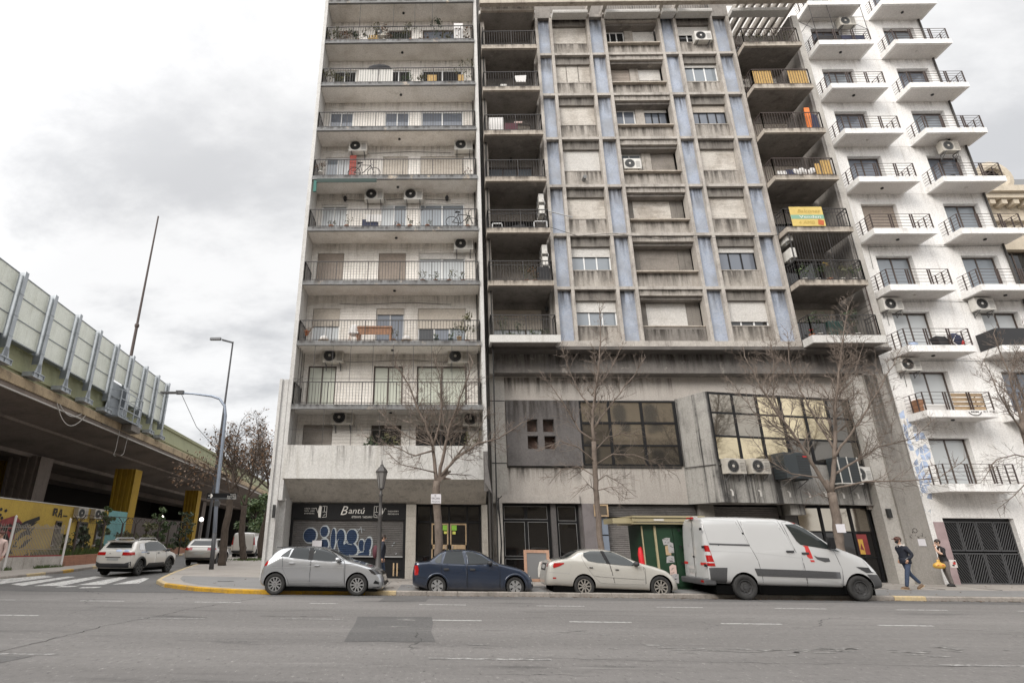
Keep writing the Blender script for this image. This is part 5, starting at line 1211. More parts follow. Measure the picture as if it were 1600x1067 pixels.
m = Mesh('net_dark'); m.hexa([(2.9,23.7,LS[2]),(4.0,23.7,LS[2]),(4.0,23.9,LS[2]),(2.9,23.9,LS[2])],[(3.4,23.7,LS[2]+.25),(3.9,23.7,LS[2]+.32),(3.9,23.9,LS[2]+.32),(3.4,23.9,LS[2]+.25)]); single('folded_tarp', 'black folded tarp lying between two white frames', 'tarp', m)
for x, lab, h, lf in ((2.7,'tall leafy climber',.95,'leaf_dark'),(3.45,'conical little shrub',.6,'leaf_dark'),(4.05,'low bushy green',.22,'leaf_green'),(4.6,'trailing',.3,'leaf_dark'),(3.05,'tiny',.1,'leaf_green')):
    plant((x,23.85,LS[0]-.05), lab+' plant on the pale parapet balcony left in the middle block', 'terracotta' if x == 3.45 else 'pot_white', lf, h, .2, 70, potr=.1, poth=.12)
for x, lab, lf in ((3.9,'yellowish bush','leaf_olive'),(4.3,'bronze leaved shrub','leaf_dry')): plant((x,23.9,LS[1]), lab+' in a pot on the balcony beside the black bin', 'terracotta', lf, .6, .3, 80)
m = Mesh('net_dark'); m.box(4.4,4.95,23.8,24.2,LS[1],LS[1]+.85); single('bin', 'black bin at the right end of the balcony with the bronze leaved shrub', 'bin', m, bevel=.03)
m = Mesh('cloth_white'); m.box(2.4,3.15,24.0,24.4,LS[4],LS[4]+1.25); single('white_cabinet', 'cream cabinet standing at the left of a left loggia of the middle block', 'cabinet', m, bevel=.02)
m = Mesh('maroon'); m.box(3.2,3.85,23.85,24.2,LS[4],LS[4]+.75); m.mat('pink_cloth'); m.box(3.7,4.1,23.85,23.9,LS[4]+.75,LS[4]+.85); single('laundry', 'dark red clothes over a rack beside the cream cabinet', 'laundry', m)
m = Mesh('cloth_white'); m.hexa([(3.85,23.56,LS[5]+.35),(4.35,23.56,LS[5]+.35),(4.35,23.6,LS[5]+.35),(3.85,23.6,LS[5]+.35)],[(3.8,23.52,LS[5]+.72),(4.4,23.52,LS[5]+.75),(4.4,23.6,LS[5]+.75),(3.8,23.6,LS[5]+.72)]); single('laundry', 'white cloth over the rail of a left loggia of the middle block', 'laundry', m)
m = Mesh('ac_white'); m.box(3.05,3.4,23.8,24.1,LS[5],LS[5]+.45); single('white_box', 'white box beside the white cloth on the left loggia', 'box', m, bevel=.02)
# right loggias
bn = thing('banner', 'yellow advertising banner with a green stripe hung over the rail of a right loggia', 'banner', (17.2,23.5,LS[2]+.5))
m = Mesh('banner_yellow'); m.box(16.42,17.95,23.46,23.475,LS[2]+.02,LS[2]+1.06); m.build('sheet', bn)
m = Mesh('banner_green'); m.box(16.42,17.95,23.455,23.459,LS[2]+.4,LS[2]+.62); m.build('stripe', bn)
lettering('Balcones', .26, (16.75,23.452,LS[2]+.74), 'banner_ink', bn, shear=.3, width=1.05); lettering('Venden', .2, (16.8,23.45,LS[2]+.44), 'sign_white', bn, width=1.0); lettering('4 AMB', .26, (16.7,23.452,LS[2]+.12), 'banner_ink', bn, shear=.2, width=.75); m = Mesh('banner_red'); m.poly([(17.6,23.45,LS[2]+.1),(17.85,23.45,LS[2]+.05),(17.9,23.45,LS[2]+.3),(17.65,23.45,LS[2]+.38)]); m.build('print', bn)
for a, b, l in ((16.3,17.25,'left'),(18.1,19.1,'right')):
    m = Mesh('bamboo'); n = 9
    for i in range(n): m.box(a+(b-a)*i/n+.006, a+(b-a)*(i+1)/n-.006, 23.6, 23.62, LS[5]+.05, LS[5]+.98)
    single('bamboo_screen', f'orange cane screen behind the rail of a right loggia, {l} of two', 'screen', m)
m = Mesh('cloth_orange'); m.hexa([(18.55,23.75,LS[4]+.1),(18.8,23.75,LS[4]+.05),(18.8,23.85,LS[4]+.05),(18.55,23.85,LS[4]+.1)],[(18.6,23.75,LS[4]+1.5),(18.85,23.75,LS[4]+1.5),(18.85,23.8,LS[4]+1.5),(18.6,23.8,LS[4]+1.5)]); single('laundry', 'bright orange garment hanging in a right loggia', 'laundry', m)
m = Mesh('cloth_navy'); m.hexa([(18.75,23.72,LS[4]+.05),(19.12,23.72,LS[4]+.05),(19.12,23.9,LS[4]+.05),(18.75,23.9,LS[4]+.05)],[(18.85,23.72,LS[4]+1.1),(19.1,23.72,LS[4]+1.0),(19.1,23.8,LS[4]+1.0),(18.85,23.8,LS[4]+1.1)]); single('laundry', 'navy garment hanging beside the bright orange one', 'laundry', m)
m = Mesh('cloth_white'); random.seed(4)
for i in range(6): m.ball((17.3+i*.17,23.7,LS[3]+.35+random.uniform(-.1,.25)),.17,8,5,(1,.6,1))
single('laundry', 'white and patterned washing heaped on the rail of a right loggia', 'laundry', m)
m = Mesh('cloth_navy'); m.box(16.85,17.3,23.65,23.69,LS[3]+.05,LS[3]+.42); m.mat('cloth_white'); m.box(16.4,16.85,23.65,23.68,LS[3]+.03,LS[3]+.35); single('laundry', 'navy and white cloths low behind the rail left of the washing heap', 'laundry', m)
m = Mesh('bamboo'); m.box(18.3,18.5,23.62,23.66,LS[3]+.1,LS[3]+.75); m.box(18.6,19.05,23.62,23.66,LS[3]+.05,LS[3]+.95); single('wooden_board', 'orange wooden boards behind the rail right of the washing heap', 'board', m)
plant((17.75,23.8,LS[1]), 'plant with bright yellow flowers in the barred right loggia', 'terracotta', 'leaf_green', .75, .25, 70, flowers='petal_yellow')
for x, lab in ((16.6,'pale dracaena'),(17.2,'dense green bush'),(18.3,'tall leafy shrub'),(18.85,'broad leaved plant')): plant((x,23.8,LS[1]), lab+' near the yellow flowers in the barred right loggia', 'pot_white', 'leaf_green' if x != 18.3 else 'leaf_olive', .6, .3, 110, size=.07)
for x, lab in ((16.7,'bushy'),(17.3,'drooping'),(18.1,'feathery'),(18.7,'upright')): plant((x,23.8,LS[6]), lab+' plant in the topmost right loggia of the middle block', 'pot_grey', 'leaf_olive', .8, .3, 100, size=.06)
for x, lab in ((16.75,'tall bamboo like'),(18.4,'thick palm like')): plant((x,23.85,LS[0]), lab+' plant on the pale parapet balcony right in the middle block', 'pot_white', 'leaf_dark', 1.1, .35, 140, size=.08)
m = Mesh('cloth_teal'); m.mat('pot_green'); m.box(17.25,17.95,23.9,24.2,LS[0]-.1,LS[0]+.85); single('covered_barrel', 'dark green covered shape between the plants of the lower right balcony', 'barrel', m, bevel=.08)
plant((16.3,23.7,LS[0]-.1), 'red flowered plant at the left corner of the lower right balcony', 'terracotta', 'leaf_green', .2, .15, 30, flowers='red_cloth')
# ------------------------------------------------------------------ white apartment building on the right
wb = thing('apartment_building', 'white rendered apartment block with rows of small projecting balconies and a dark garage gate', 'apartment building', (23.8, 25.1, .2))
WT = [4.05, 7.1, 10.02, 12.98, 15.93, 18.85, 21.77, 24.7, 27.7, 30.6, 33.4]
WC = ((20.55, 23.5, 21.2, 22.95), (24.65, 27.68, 25.3, 27.05))
hl = []
for k, t in enumerate(WT[:-1]):
    for a, b, c, d in WC: hl.append((c, d, t-.22, t+2.05))
m = Mesh('white_render'); wall(m, 20.045, 27.6, .15, 36, 25.1, hl+[(20.85, 23.75, .15, 2.76), (24.6, 27.0, .15, 2.76)], .28); m.poly([(27.6,25.1,.15),(27.6,40,.15),(27.6,40,36),(27.6,25.1,36)]); m.poly([(20.045,25.1,10),(20.045,40,10),(20.045,40,36),(20.045,25.1,36)]); m.build('wall', wb)
m = Mesh('interior_dark'); m.box(20.1, 27.5, 25.9, 26, .15, 36); m.build('inner_wall', wb)
m = Mesh('white_soffit')
for k, t in enumerate(WT[:-1]): m.box(20.045, 27.6, 25.092, 25.099, t-.3, t-.285)
m.build('wall_joint', wb)
for k, t in enumerate(WT[:-1]):
    for c, (a, b, wa, wb_) in enumerate(WC):
        m = Mesh('white_render'); m.box(a, b, 24.0, 24.12, t-.3, t); m.box(a, a+.12, 24.12, 25.1, t-.3, t); m.box(b-.12, b, 24.12, 25.1, t-.3, t); m.mat('white_soffit'); m.box(a+.12, b-.12, 24.12, 25.1, t-.295, t-.2)
        sl = sub(m.build('balcony_slab', wb))
        if k: m = Mesh('lamp_black' if (k+c) % 3 else 'white_soffit'); m.lathe([(.07,0),(.07,-.05),(.001,-.07)], ((a+b)/2, 24.55, t-.3), 'z', 10); m.build('ceiling_lamp', sl)
        # railing of horizontal bars on twin flat posts
        m = Mesh('iron_brown'); H_ = .8
        P3 = [(a+.06, 25.08), (a+.06, 24.06), (b-.06, 24.06), (b-.06, 25.08)]
        for (xa, ya), (xb, yb) in zip(P3[:-1], P3[1:]):
            for q in (.2,.4,.6,.8,1.): m.tube((xa, ya, t+H_*q), (xb, yb, t+H_*q), .0105 if q < 1 else .014, n=4)
        for x in (a+.06, a+.95, a+1.05, b-1.0, b-.9, b-.06): m.box(x-.018, x+.018, 24.04, 24.085, t, t+H_)
        for x in (a+.06, b-.06):
            for y in (24.4, 24.75): m.box(x-.018, x+.018, y-.02, y+.02, t, t+H_)
        m.build('railing', wb)
        st = {(1,0): ('pane_curtain',), (2,0): ('pane_curtain',), (0,0): ('pane_curtain',), (2,1): ('pane_curtain',), (3,0): ('pane_sky',), (3,1): ('pane_sky',), (5,0): ('pane_blue',), (4,0): ('pane_dark',)}.get((k, c), ('pane_sky' if (k+c) % 2 else 'pane_blue',))
        closed = (k, c) == (4, 0)
        window(wb, wa+.01, wb_-.01, t-.2, t+2.04, 25.33, 2, 'frame_brown', st[0], 1 if closed else 0, 'shutter_brown')
m = Mesh('pipe_dark'); m.tube((27.45,25.03,.3),(27.45,25.03,34),.05,n=8); m.build('drain_pipe', wb)
m = Mesh('wire')
for z in (12.55, 15.5, 9.6): m.path([(20.9,25.07,z-1.2),(20.95,25.07,z),(23.5,25.07,z+.05),(24.9,25.07,z+.02),(27.3,25.07,z+.06)], .01, 4)
m.build('wire', wb)
plain('gate_grey', (.06, .06, .062), .5); plain('gate_black', (.006, .006, .006), .8, spec=.1)
# garage gate of diagonal bars
def gate(x0, x1, label):
    g = sub(Mesh('frame_black').box(x0, x1, 25.3, 25.36, 2.66, 2.755).build('garage_gate', wb)); n = 4
    w = (x1-x0)/n
    for i in range(n):
        a, b = x0+i*w, x0+(i+1)*w
        m = Mesh('gate_grey')
        for z0, z1 in ((.2, 1.4), (1.46, 2.64)):
            m.box(a+.01, a+.06, 25.28, 25.34, z0, z1); m.box(b-.06, b-.01, 25.28, 25.34, z0, z1); m.box(a+.06, b-.06, 25.28, 25.34, z0, z0+.06); m.box(a+.06, b-.06, 25.28, 25.34, z1-.06, z1)
            k = 6; W_, H_ = b-a-.12, z1-z0-.12; s_ = 1 if i % 2 else -1
            for q in range(-k, k):
                u0, u1 = q/k*1.0, q/k*1.0+1.0
                # bar from (u0,0) to (u1,1) clipped to the leaf
                t0 = max(0, -u0); t1 = min(1, 1-u0)
                if t1-t0 < .05: continue
                pa, pb = (u0+t0, t0), (u0+t1, t1)
                X = lambda u: a+.06+W_*(u if s_ > 0 else 1-u)
                m.tube((X(pa[0]), 25.31, z0+.06+H_*pa[1]), (X(pb[0]), 25.31, z0+.06+H_*pb[1]), .021, n=4, cap=False)
        lf = sub(m.build('gate_leaf', g)); m = Mesh('gate_black'); m.box(a+.02, b-.02, 25.4, 25.42, .2, 2.64); m.build('back_sheet', lf)
gate(20.85, 23.75, ''); gate(24.6, 27.0, '')
m = Mesh('white_render'); m.box(20.05, 20.32, 24.98, 25.095, .15, 3.0); m.build('pilaster', wb)
m = Mesh('mural_pink'); m.box(20.33, 20.84, 25.07, 25.097, .2, 2.6); m.build('painted_panel', wb)
# blue and grey abstract mural climbing the wall edge
random.seed(21); m = Mesh('mural_blue'); mg = Mesh('mural_grey')
J = {}
def jp(i, j):
    if (i, j) not in J: J[i, j] = (20.05+j*.21+(random.uniform(-.07,.07) if j else 0), 2.65+i*.3+j*.1+random.uniform(-.1,.1))
    return J[i, j]
for i in range(15):
    for j in range(5):
        if j*.21 > 1.05-abs(i-8)*.1 or random.random() < .34: continue
        q = [jp(i,j), jp(i,j+1), jp(i+1,j+1), jp(i+1,j)]; c = (sum(p[0] for p in q)/4, sum(p[1] for p in q)/4); k = .84
        (mg if (j == 0 and random.random() < .8) or random.random() < .25 else m).poly([(c[0]+(p[0]-c[0])*k, 25.094, c[1]+(p[1]-c[1])*k) for p in q])
stuff(m.build('mural', wb)); stuff(mg.build('mural', wb))
# ghost image of a sign, drawn as an emblem on a balcony front
m = Mesh('mural_black'); cx, cz = 22.55, 7.06
for i in range(9): a, b = pi+.25+i*(pi-.5)/9, pi+.25+(i+1)*(pi-.5)/9; m.tube((cx+.27*cos(a),23.992,cz+.19*sin(a)),(cx+.27*cos(b),23.992,cz+.19*sin(b)),.018,n=4)
for i, w in enumerate((.06,.05,.07,.05)): m.box(cx-.16+i*.09,cx-.16+i*.09+w,23.985,23.999,cz-.06,cz-.01)
for i, w in enumerate((.08,.04,.06,.08)): m.box(cx+.36+i*.13,cx+.36+i*.13+w,23.985,23.999,cz-.04,cz-.01)
m.build('emblem', wb)
WL = 'air conditioner on the white block, '
for p, l, k in (((23.0,24.75,29.45),'high under the left balcony with the wire cage','d'),((26.05,24.6,20.7),'over the right window level with the cream roof','d'),((21.05,24.85,12.0),'at its left edge beside a loggia, higher of two','w'),((25.25,24.85,12.0),'between the columns above the balcony wrapped in black cloth','w'),((21.05,24.85,9.05),'at the left edge behind branches, lower of two','w')):
    air_conditioner(p, WL+l, k, 0, 1.1)
m = Mesh('iron')
for x, y in ((20.6,24.05),(23.42,24.05),(21.6,24.05)): m.tube((x,y,WT[8]+.8),(x,y,WT[9]-.3),.015,n=4)
m.tube((20.6,24.05,WT[8]+1.7),(23.42,24.05,WT[8]+1.7),.012,n=4); m.tube((20.6,24.05,WT[8]+1.7),(20.6,25.05,WT[8]+1.7),.012,n=4); m.tube((20.6,24.05,WT[8]+.8),(20.6,25.0,WT[9]-.4),.012,n=4); m.tube((23.42,24.05,WT[8]+.8),(23.42,25.0,WT[9]-.4),.012,n=4)
single('wire_cage', 'thin wire cage over the top left balcony of the white block', 'cage', m)
m = Mesh('net_dark'); m.box(20.8,22.9,24.2,24.7,WT[8]-.2,WT[8]+.55); m.mat('cloth_navy'); m.box(22.0,23.2,24.16,24.2,WT[8]-.1,WT[8]+.5); single('covered_heap', 'dark covered things filling the caged top balcony of the white block', 'cover', m)
ws = thing('wood_screen', 'wavy brown wooden board screen behind a rail low on the white block', 'screen', (22.3,24.15,WT[1]))
for i in range(5): m = Mesh('wood_pale'); z = WT[1]-.15+i*.19; m.box(21.9,23.2,24.14,24.16,z,z+.15); m.build('board', ws)
m = Mesh('wood'); m.box(20.75,21.05,24.5,24.9,WT[1]-.1,WT[1]+.6); m.mat('cloth_white'); m.box(20.9,21.9,24.4,24.8,WT[1]-.1,WT[1]+.35); single('furniture', 'pale and brown furniture left of the wavy wooden screen', 'furniture', m, bevel=.03)
m = Mesh('net_dark'); m.box(24.66,24.68,24.06,25.05,WT[2]+.02,WT[2]+.82); m.box(24.66,27.66,24.035,24.05,WT[2]+.02,WT[2]+.82); single('black_wrap', 'black cloth wrapped round a whole balcony rail of the white block', 'screen', m)
m = Mesh('net_dark'); m.hexa([(22.25,24.2,WT[2]-.1),(22.75,24.2,WT[2]-.1),(22.75,24.6,WT[2]-.1),(22.25,24.6,WT[2]-.1)],[(22.1,24.2,WT[2]+.5),(22.7,24.2,WT[2]+.45),(22.7,24.6,WT[2]+.45),(22.1,24.6,WT[2]+.5)]); m.mat('cloth_navy'); m.ball((22.95,24.3,WT[2]+.35),.32,10,6,(1,.6,1)); m.mat('tape_red'); m.ball((23.2,24.25,WT[2]+.2),.1,8,5); m.mat('cloth_white'); m.tube((22.4,24.15,WT[2]+.5),(23.0,24.15,WT[2]-.1),.02,n=4); m.tube((22.9,24.15,WT[2]+.5),(22.5,24.15,WT[2]-.1),.02,n=4)
single('laundry_rack', 'folding rack with dark clothes on a balcony of the white block', 'laundry', m)
m = Mesh('label_teal'); m.mat('lamp_post_blue'); m.mat('mural_blue'); m.ball((20.95,24.15,WT[2]+.1),.17,8,5,(1.3,.7,.6)); single('blue_bag', 'small bright blue bag at the left corner of a balcony of the white block', 'bag', m)
m = Mesh('net_dark'); m.lathe([(.2,0),(.26,.12),(.24,.12),(.0001,.1)], (21.5,24.3,WT[5]-.05), 'z', 12); single('round_planter', 'dark round dish on a left balcony of the white block', 'planter', m)
m = Mesh('iron_brown'); m.hexa([(26.6,24.1,WT[5]+.02),(27.2,24.1,WT[5]+.3),(27.2,24.6,WT[5]+.3),(26.6,24.6,WT[5]+.02)],[(26.6,24.1,WT[5]+.06),(27.2,24.1,WT[5]+.34),(27.2,24.6,WT[5]+.34),(26.6,24.6,WT[5]+.06)]); single('tilted_table', 'brown folded table top tilted over a right balcony rail of the white block', 'table', m)
m = Mesh('net_dark'); m.lathe([(.16,0),(.22,.25),(.001,.25)], (25.3,24.3,WT[5]-.1), 'z', 12); plant((27.2,24.2,WT[3]-.1), 'bushy plant in a dark tub on a right balcony of the white block', 'pot_grey', 'leaf_dark', .6, .3, 90); single('dark_pot', 'empty dark pot on the right balcony with the tilted table top', 'pot', m)
# ------------------------------------------------------------------ cream building beyond
cb = thing('classical_building', 'cream stone classical building with grey mansard roof beyond the white block', 'building', (37, 30, .2))
m = Mesh('cream_stone'); wall(m, 27.8, 55, .15, 19.2, 27.0, [(29.5+i*2.6, 30.9+i*2.6, z, z+2.6) for i in range(9) for z in (4.8, 9.2, 13.8)], .3); m.poly([(27.8,27,.15),(27.8,45,.15),(27.8,45,19.2),(27.8,27,19.2)]); m.build('wall', cb)
m = Mesh('cream_stone'); m.box(27.7,55,26.4,27,19.2,19.5); m.box(27.7,55,26.2,27,19.5,19.85); m.box(27.7,55,26.75,27,18.0,18.25); m.build('cornice', cb)
for i in range(40): m = Mesh('cream_stone'); x = 28+i*.62; m.box(x, x+.28, 26.5, 26.98, 18.9, 19.19); m.build('dentil', cb)
m = Mesh('cream_stone'); m.lathe([(.95,0),(1.0,-.2),(.7,-.3),(.55,-.25),(.5,0)], (30.2,26.9,20.7), 'y', 20); m.box(29.2,31.3,26.6,27.2,19.86,20.1); m.mat('interior_dark'); m.lathe([(.5,-.05),(.0001,-.05)], (30.2,26.9,20.7), 'y', 20); m.build('dormer', cb)
m = Mesh('iron_grey'); m.hexa([(27.9,27.1,19.86),(55,27.1,19.86),(55,32,19.86),(27.9,32,19.86)],[(29,28.6,21.9),(55,28.6,21.9),(55,32,21.9),(29,32,21.9)]); m.mat('frame_steel'); m.box(27.9,55,27.05,27.3,20.0,20.1); m.build('roof', cb)
for i in range(9):
    for z in (4.8, 9.2, 13.8): window(cb, 29.5+i*2.6, 30.9+i*2.6, z, z+2.6, 27.3, 2, 'frame_brown', 'pane_dark') if i < 3 else None
m = Mesh('interior_dark'); m.box(28, 55, 28, 28.2, .15, 19); m.build('inner_wall', cb)
# ------------------------------------------------------------------ vehicles
from mathutils.bvhtree import BVHTree
def lerp_prof(pr, x):
    if x <= pr[0][0]: return pr[0][1]
    for (xa, za), (xb, zb) in zip(pr[:-1], pr[1:]):
        if xa <= x <= xb: return za+(zb-za)*(x-xa)/max(1e-9, xb-xa)
    return pr[-1][1]
class Car:
    """local frame: +x forward, +y left, z up, origin on the ground at mid length"""
    def __init__(s, name, label, cat, loc, rot, top, bot, belt, W, paint, wheels, wr, tumble=.3, group=None, end_round=.28, roofr=.07, hood_crown=.05, nst=64, arch=1.13, endmin=.72):
        s.t = thing(name, label, cat, loc, rot, group); s.top, s.bot, s.belt, s.W, s.paint = top, bot, belt, W, paint; s.wheels = wheels; s.wr = wr
        xs0, xs1 = top[0][0], top[-1][0]
        xs = sorted({xs0+(xs1-xs0)*i/nst for i in range(nst+1)})
        m = Mesh(paint); m.smooth = True; rings = []
        for x in xs:
            zt, zb = lerp_prof(top, x), lerp_prof(bot, x); zbelt = min(lerp_prof(belt, x), zt-.03)
            e = min(x-xs0, xs1-x); w = W*(1 if e >= end_round else endmin+(1-endmin)*sqrt(max(0, 1-(1-e/end_round)**2)))
            h = max(zt-zbelt, .03); hh = zbelt-zb
            wr_ = w*.955-tumble*max(0, h-roofr); rr = min(roofr, h*.6); cr = min(hood_crown, h*.5)
            sec = [(0, zb), (w*.6, zb), (w*.88, zb+.01), (w*.965, zb+hh*.14), (w*.99, zb+hh*.34), (w*1.0, zb+hh*.58), (w*.993, zb+hh*.8), (w*.975, zbelt-hh*.04), (w*.955, zbelt),
                   (w*.955-tumble*(h-rr)*.5, zbelt+(h-rr)*.5), (wr_+.004, zt-rr-cr*.4), (wr_-rr*.35, zt-rr*.35-cr*.4), (wr_*.8, zt-cr*.36), (wr_*.45, zt-cr*.1), (0, zt)]
            rings.append(m.pts([(x, y, z) for y, z in sec]+[(x, -y, z) for y, z in sec[-2:0:-1]]))
        n = 2*15-2
        for A, B in zip(rings[:-1], rings[1:]):
            for i in range(n): j = (i+1) % n; m.face([A+i, A+j, B+j, B+i])
        m.face([rings[0]+i for i in range(n)]); m.face([rings[-1]+i for i in range(n)][::-1])
        me = m.mesh('body'); bm = bmesh.new(); bm.from_mesh(me); bmesh.ops.recalc_face_normals(bm, faces=bm.faces); bm.to_mesh(me); bm.free()
        o = bpy.data.objects.new('body', me); COL.objects.link(o)
        sb = o.modifiers.new('s', 'SUBSURF'); sb.levels = sb.render_levels = 1
        cm = Mesh('under_black')
        for wx in wheels:
            for sg in (-1, 1):
                cm.lathe([(wr*arch, W*1.3*sg), (wr*arch, (W-.34)*sg)], (wx, 0, wr*1.03), 'y', 36)
        cme = cm.mesh('cut'); bm = bmesh.new(); bm.from_mesh(cme); bmesh.ops.recalc_face_normals(bm, faces=bm.faces); bm.to_mesh(cme); bm.free()
        co = bpy.data.objects.new('cut', cme); COL.objects.link(co)
        bo = o.modifiers.new('b', 'BOOLEAN'); bo.object = co; bo.operation = 'DIFFERENCE'; bo.solver = 'EXACT'; bo.material_mode = 'TRANSFER'
        dg = bpy.context.evaluated_depsgraph_get(); me2 = bpy.data.meshes.new_from_object(o.evaluated_get(dg))
        bpy.data.objects.remove(o); bpy.data.objects.remove(co)
        me2.polygons.foreach_set('use_smooth', [True]*len(me2.polygons)); me2.set_sharp_from_angle(angle=radians(32))
        me2.name = 'body'; s.body = link('body', me2, s.t, local=True)
        s.bvh = BVHTree.FromPolygons([v.co for v in me2.vertices], [list(p.vertices) for p in me2.polygons])
    def cast(s, axis, u, v):
        if axis == 'R': o, d = Vector((u, -4, v)), Vector((0, 1, 0))
        elif axis == 'L': o, d = Vector((u, 4, v)), Vector((0, -1, 0))
        elif axis == 'B': o, d = Vector((-6, u, v)), Vector((1, 0, 0))
        elif axis == 'F': o, d = Vector((6, u, v)), Vector((-1, 0, 0))
        else: o, d = Vector((u, v, 5)), Vector((0, 0, -1))
        h = s.bvh.ray_cast(o, d)
        if h[0] is None: return None
        return h[0], -d
    def patch(s, name, axis, poly, mat, off=.006, nu=14, nv=9, parent=None, seam=None, thick=0):
        if name in ('window', 'quarter_window', 'window_frame'): off += .006
        """a panel following the body, outlined by a polygon in side (x,z), end (y,z) or top (x,y) view"""
        u0, u1 = min(p[0] for p in poly), max(p[0] for p in poly); n = len(poly); m = Mesh(mat); m.smooth = True
        def span(u):
            hit = []
            for i in range(n):
                (a, b), (c, d) = poly[i], poly[(i+1) % n]
                if a == c:
                    if abs(a-u) < 1e-6: hit += [b, d]
                elif min(a, c)-1e-6 <= u <= max(a, c)+1e-6: hit.append(b+(d-b)*(u-a)/(c-a))
            return (min(hit), max(hit)) if hit else (0, 0)
        us = sorted({u0+(u1-u0)*i/nu for i in range(nu+1)} | {p[0] for p in poly}); grid = []
        for u in us:
            lo, hi = span(min(max(u, u0+1e-5), u1-1e-5)); row = []
            for k in range(nv+1):
                r = s.cast(axis, u, lo+(hi-lo)*k/nv)
                if r is None and grid and grid[-1][k]: r = (grid[-1][k][0], Vector((0,0,0)))
                row.append((r[0]+r[1]*off, r[1]) if r else None)
            grid.append(row)
        idx = [[m.pts([q[0]])if q else None for q in row] for row in grid]
        for a in range(len(us)-1):
            for k in range(nv):
                q = [idx[a][k], idx[a+1][k], idx[a+1][k+1], idx[a][k+1]]
                if None in q: continue
                m.face(q)
        if thick:       # rim down to the body so the panel has depth
            m.smooth = False
            loop = [(0, k) for k in range(nv+1)]+[(a, nv) for a in range(1, len(us))]+[(len(us)-1, k) for k in range(nv-1, -1, -1)]+[(a, 0) for a in range(len(us)-2, 0, -1)]
            pts = [(grid[a][k]) for a, k in loop]
            if all(pts):
                A = m.pts([p for p, nn in pts]); B = m.pts([p-nn*(off+thick) for p, nn in pts]); L = len(pts)
                for i in range(L): j = (i+1) % L; m.face([A+i, A+j, B+j, B+i])
        o = m.build(name, parent or s.t, local=True)
        if seam: s.line(axis, poly+[poly[0]], seam, 'frame_black', off*.5, o)
        return o
    def line(s, axis, pts, w, mat, off=.003, parent=None, name='seam', dens=.05):
        ps = []
        for (a, b), (c, d) in zip(pts[:-1], pts[1:]):
            n = max(1, int(hypot(c-a, d-b)/dens)); ps += [(a+(c-a)*i/n, b+(d-b)*i/n) for i in range(n)]
        ps.append(pts[-1]); m = Mesh(mat); prev = None
        for i, p in enumerate(ps):
            a, b = ps[max(i-1, 0)], ps[min(i+1, len(ps)-1)]; t = Vector((b[0]-a[0], b[1]-a[1]))
            if t.length < 1e-9: continue
            t.normalize(); nn = Vector((-t.y, t.x))*w/2
            r0, r1 = s.cast(axis, p[0]-nn.x, p[1]-nn.y), s.cast(axis, p[0]+nn.x, p[1]+nn.y)
            if not r0 or not r1: prev = None; continue
            cur = (m.pts([r0[0]+r0[1]*off]), m.pts([r1[0]+r1[1]*off]))
            if prev: m.face([prev[0], cur[0], cur[1], prev[1]])
            prev = cur
        return m.build(name, parent or s.t, local=True)
    def add_wheels(s, style='spoke', rim='alloy', n=10, width=.2, rimr=.66, inset=.03):
        for wx in s.wheels:
            for sg in (-1, 1):
                y = sg*(s.W-inset-width/2); w = s.wr; c = (wx, y, w); out = sg*width/2
                m = Mesh('tyre'); m.smooth = True
                m.lathe([(w*rimr, -width/2), (w*.9, -width/2), (w*.985, -width*.42), (w, -width*.3), (w, width*.3), (w*.985, width*.42), (w*.9, width/2), (w*rimr, width/2)], c, 'y', 32, closed=True)
                ty = m.build('wheel', s.t, local=True)
                m = Mesh(rim); R = w*rimr
                m.lathe([(R*1.0, out*.98), (R*.93, out*1.0), (R*.9, out*.75), (R*.9, -out*.2)], c, 'y', 32, cap=False); 
                if style == 'spoke':
                    for i in range(n):
                        a = 2*pi*i/n; ca, sa = cos(a), sin(a); na, nb = -sin(a), cos(a)
                        def Q(r, hw, o): return (wx+ca*r+na*hw, y+o, w+sa*r+nb*hw)
                        wi, wo = (.028, .021) if n > 7 else (.04, .06)
                        q = [Q(R*.2, -wi*.7, out*.86), Q(R*.93, -wo, out*.92), Q(R*.93, wo, out*.92), Q(R*.2, wi*.7, out*.86)]; q2 = [(p[0], p[1]-out*.2, p[2]) for p in q]
                        m.hexa(q2, q) if sg < 0 else m.hexa(q, q2)
                    m.lathe([(R*.24, out*.7), (R*.24, out*.9), (R*.1, out*.93), (.001, out*.93)], c, 'y', 16)
                else:
                    m.lathe([(R*.92, out*.55), (R*.75, out*.4), (R*.55, out*.62), (R*.3, out*.62), (R*.28, out*.8), (.001, out*.82)], c, 'y', 32, cap=False)
                    for i in range(10): a = 2*pi*i/10; m.lathe([(.022, out*.64), (.022, out*.5)], (wx+R*.64*cos(a), y, w+R*.64*sin(a)), 'y', 6)
                rm = m.build('rim', ty, local=True)
                m = Mesh('under_black'); m.lathe([(R*.9, out*.2), (.001, out*.2)], c, 'y', 20); m.build('brake_disc', ty, local=True)
                if style == 'spoke':
                    m = Mesh('frame_black')
                    for i in range(5): a = 2*pi*i/5+.3; m.lathe([(.012, out*.95), (.001, out*.96)], (wx+R*.14*cos(a), y, w+R*.14*sin(a)), 'y', 6)
                    m.build('wheel_nut', rm, local=True)
    def under(s, z0=.16, z1=.35):
        z0 -= .03
        m = Mesh('under_black'); xs0, xs1 = s.top[0][0], s.top[-1][0]; m.box(xs0+.25, xs1-.25, -s.W*.86, s.W*.86, z0, z1); m.build('underbody', s.t, local=True)
    def handle(s, door, x, z, w=.17, h=.035, mat='frame_black', ax='R'):
        r = s.cast(ax, x, z)
        if r:
            p = r[0]+r[1]*.02; m = Mesh(mat); m.box(x-w/2, x+w/2, p.y-.02, p.y+.02, z-h/2, z+h/2); m.build('handle', door, local=True, bevel=.008)
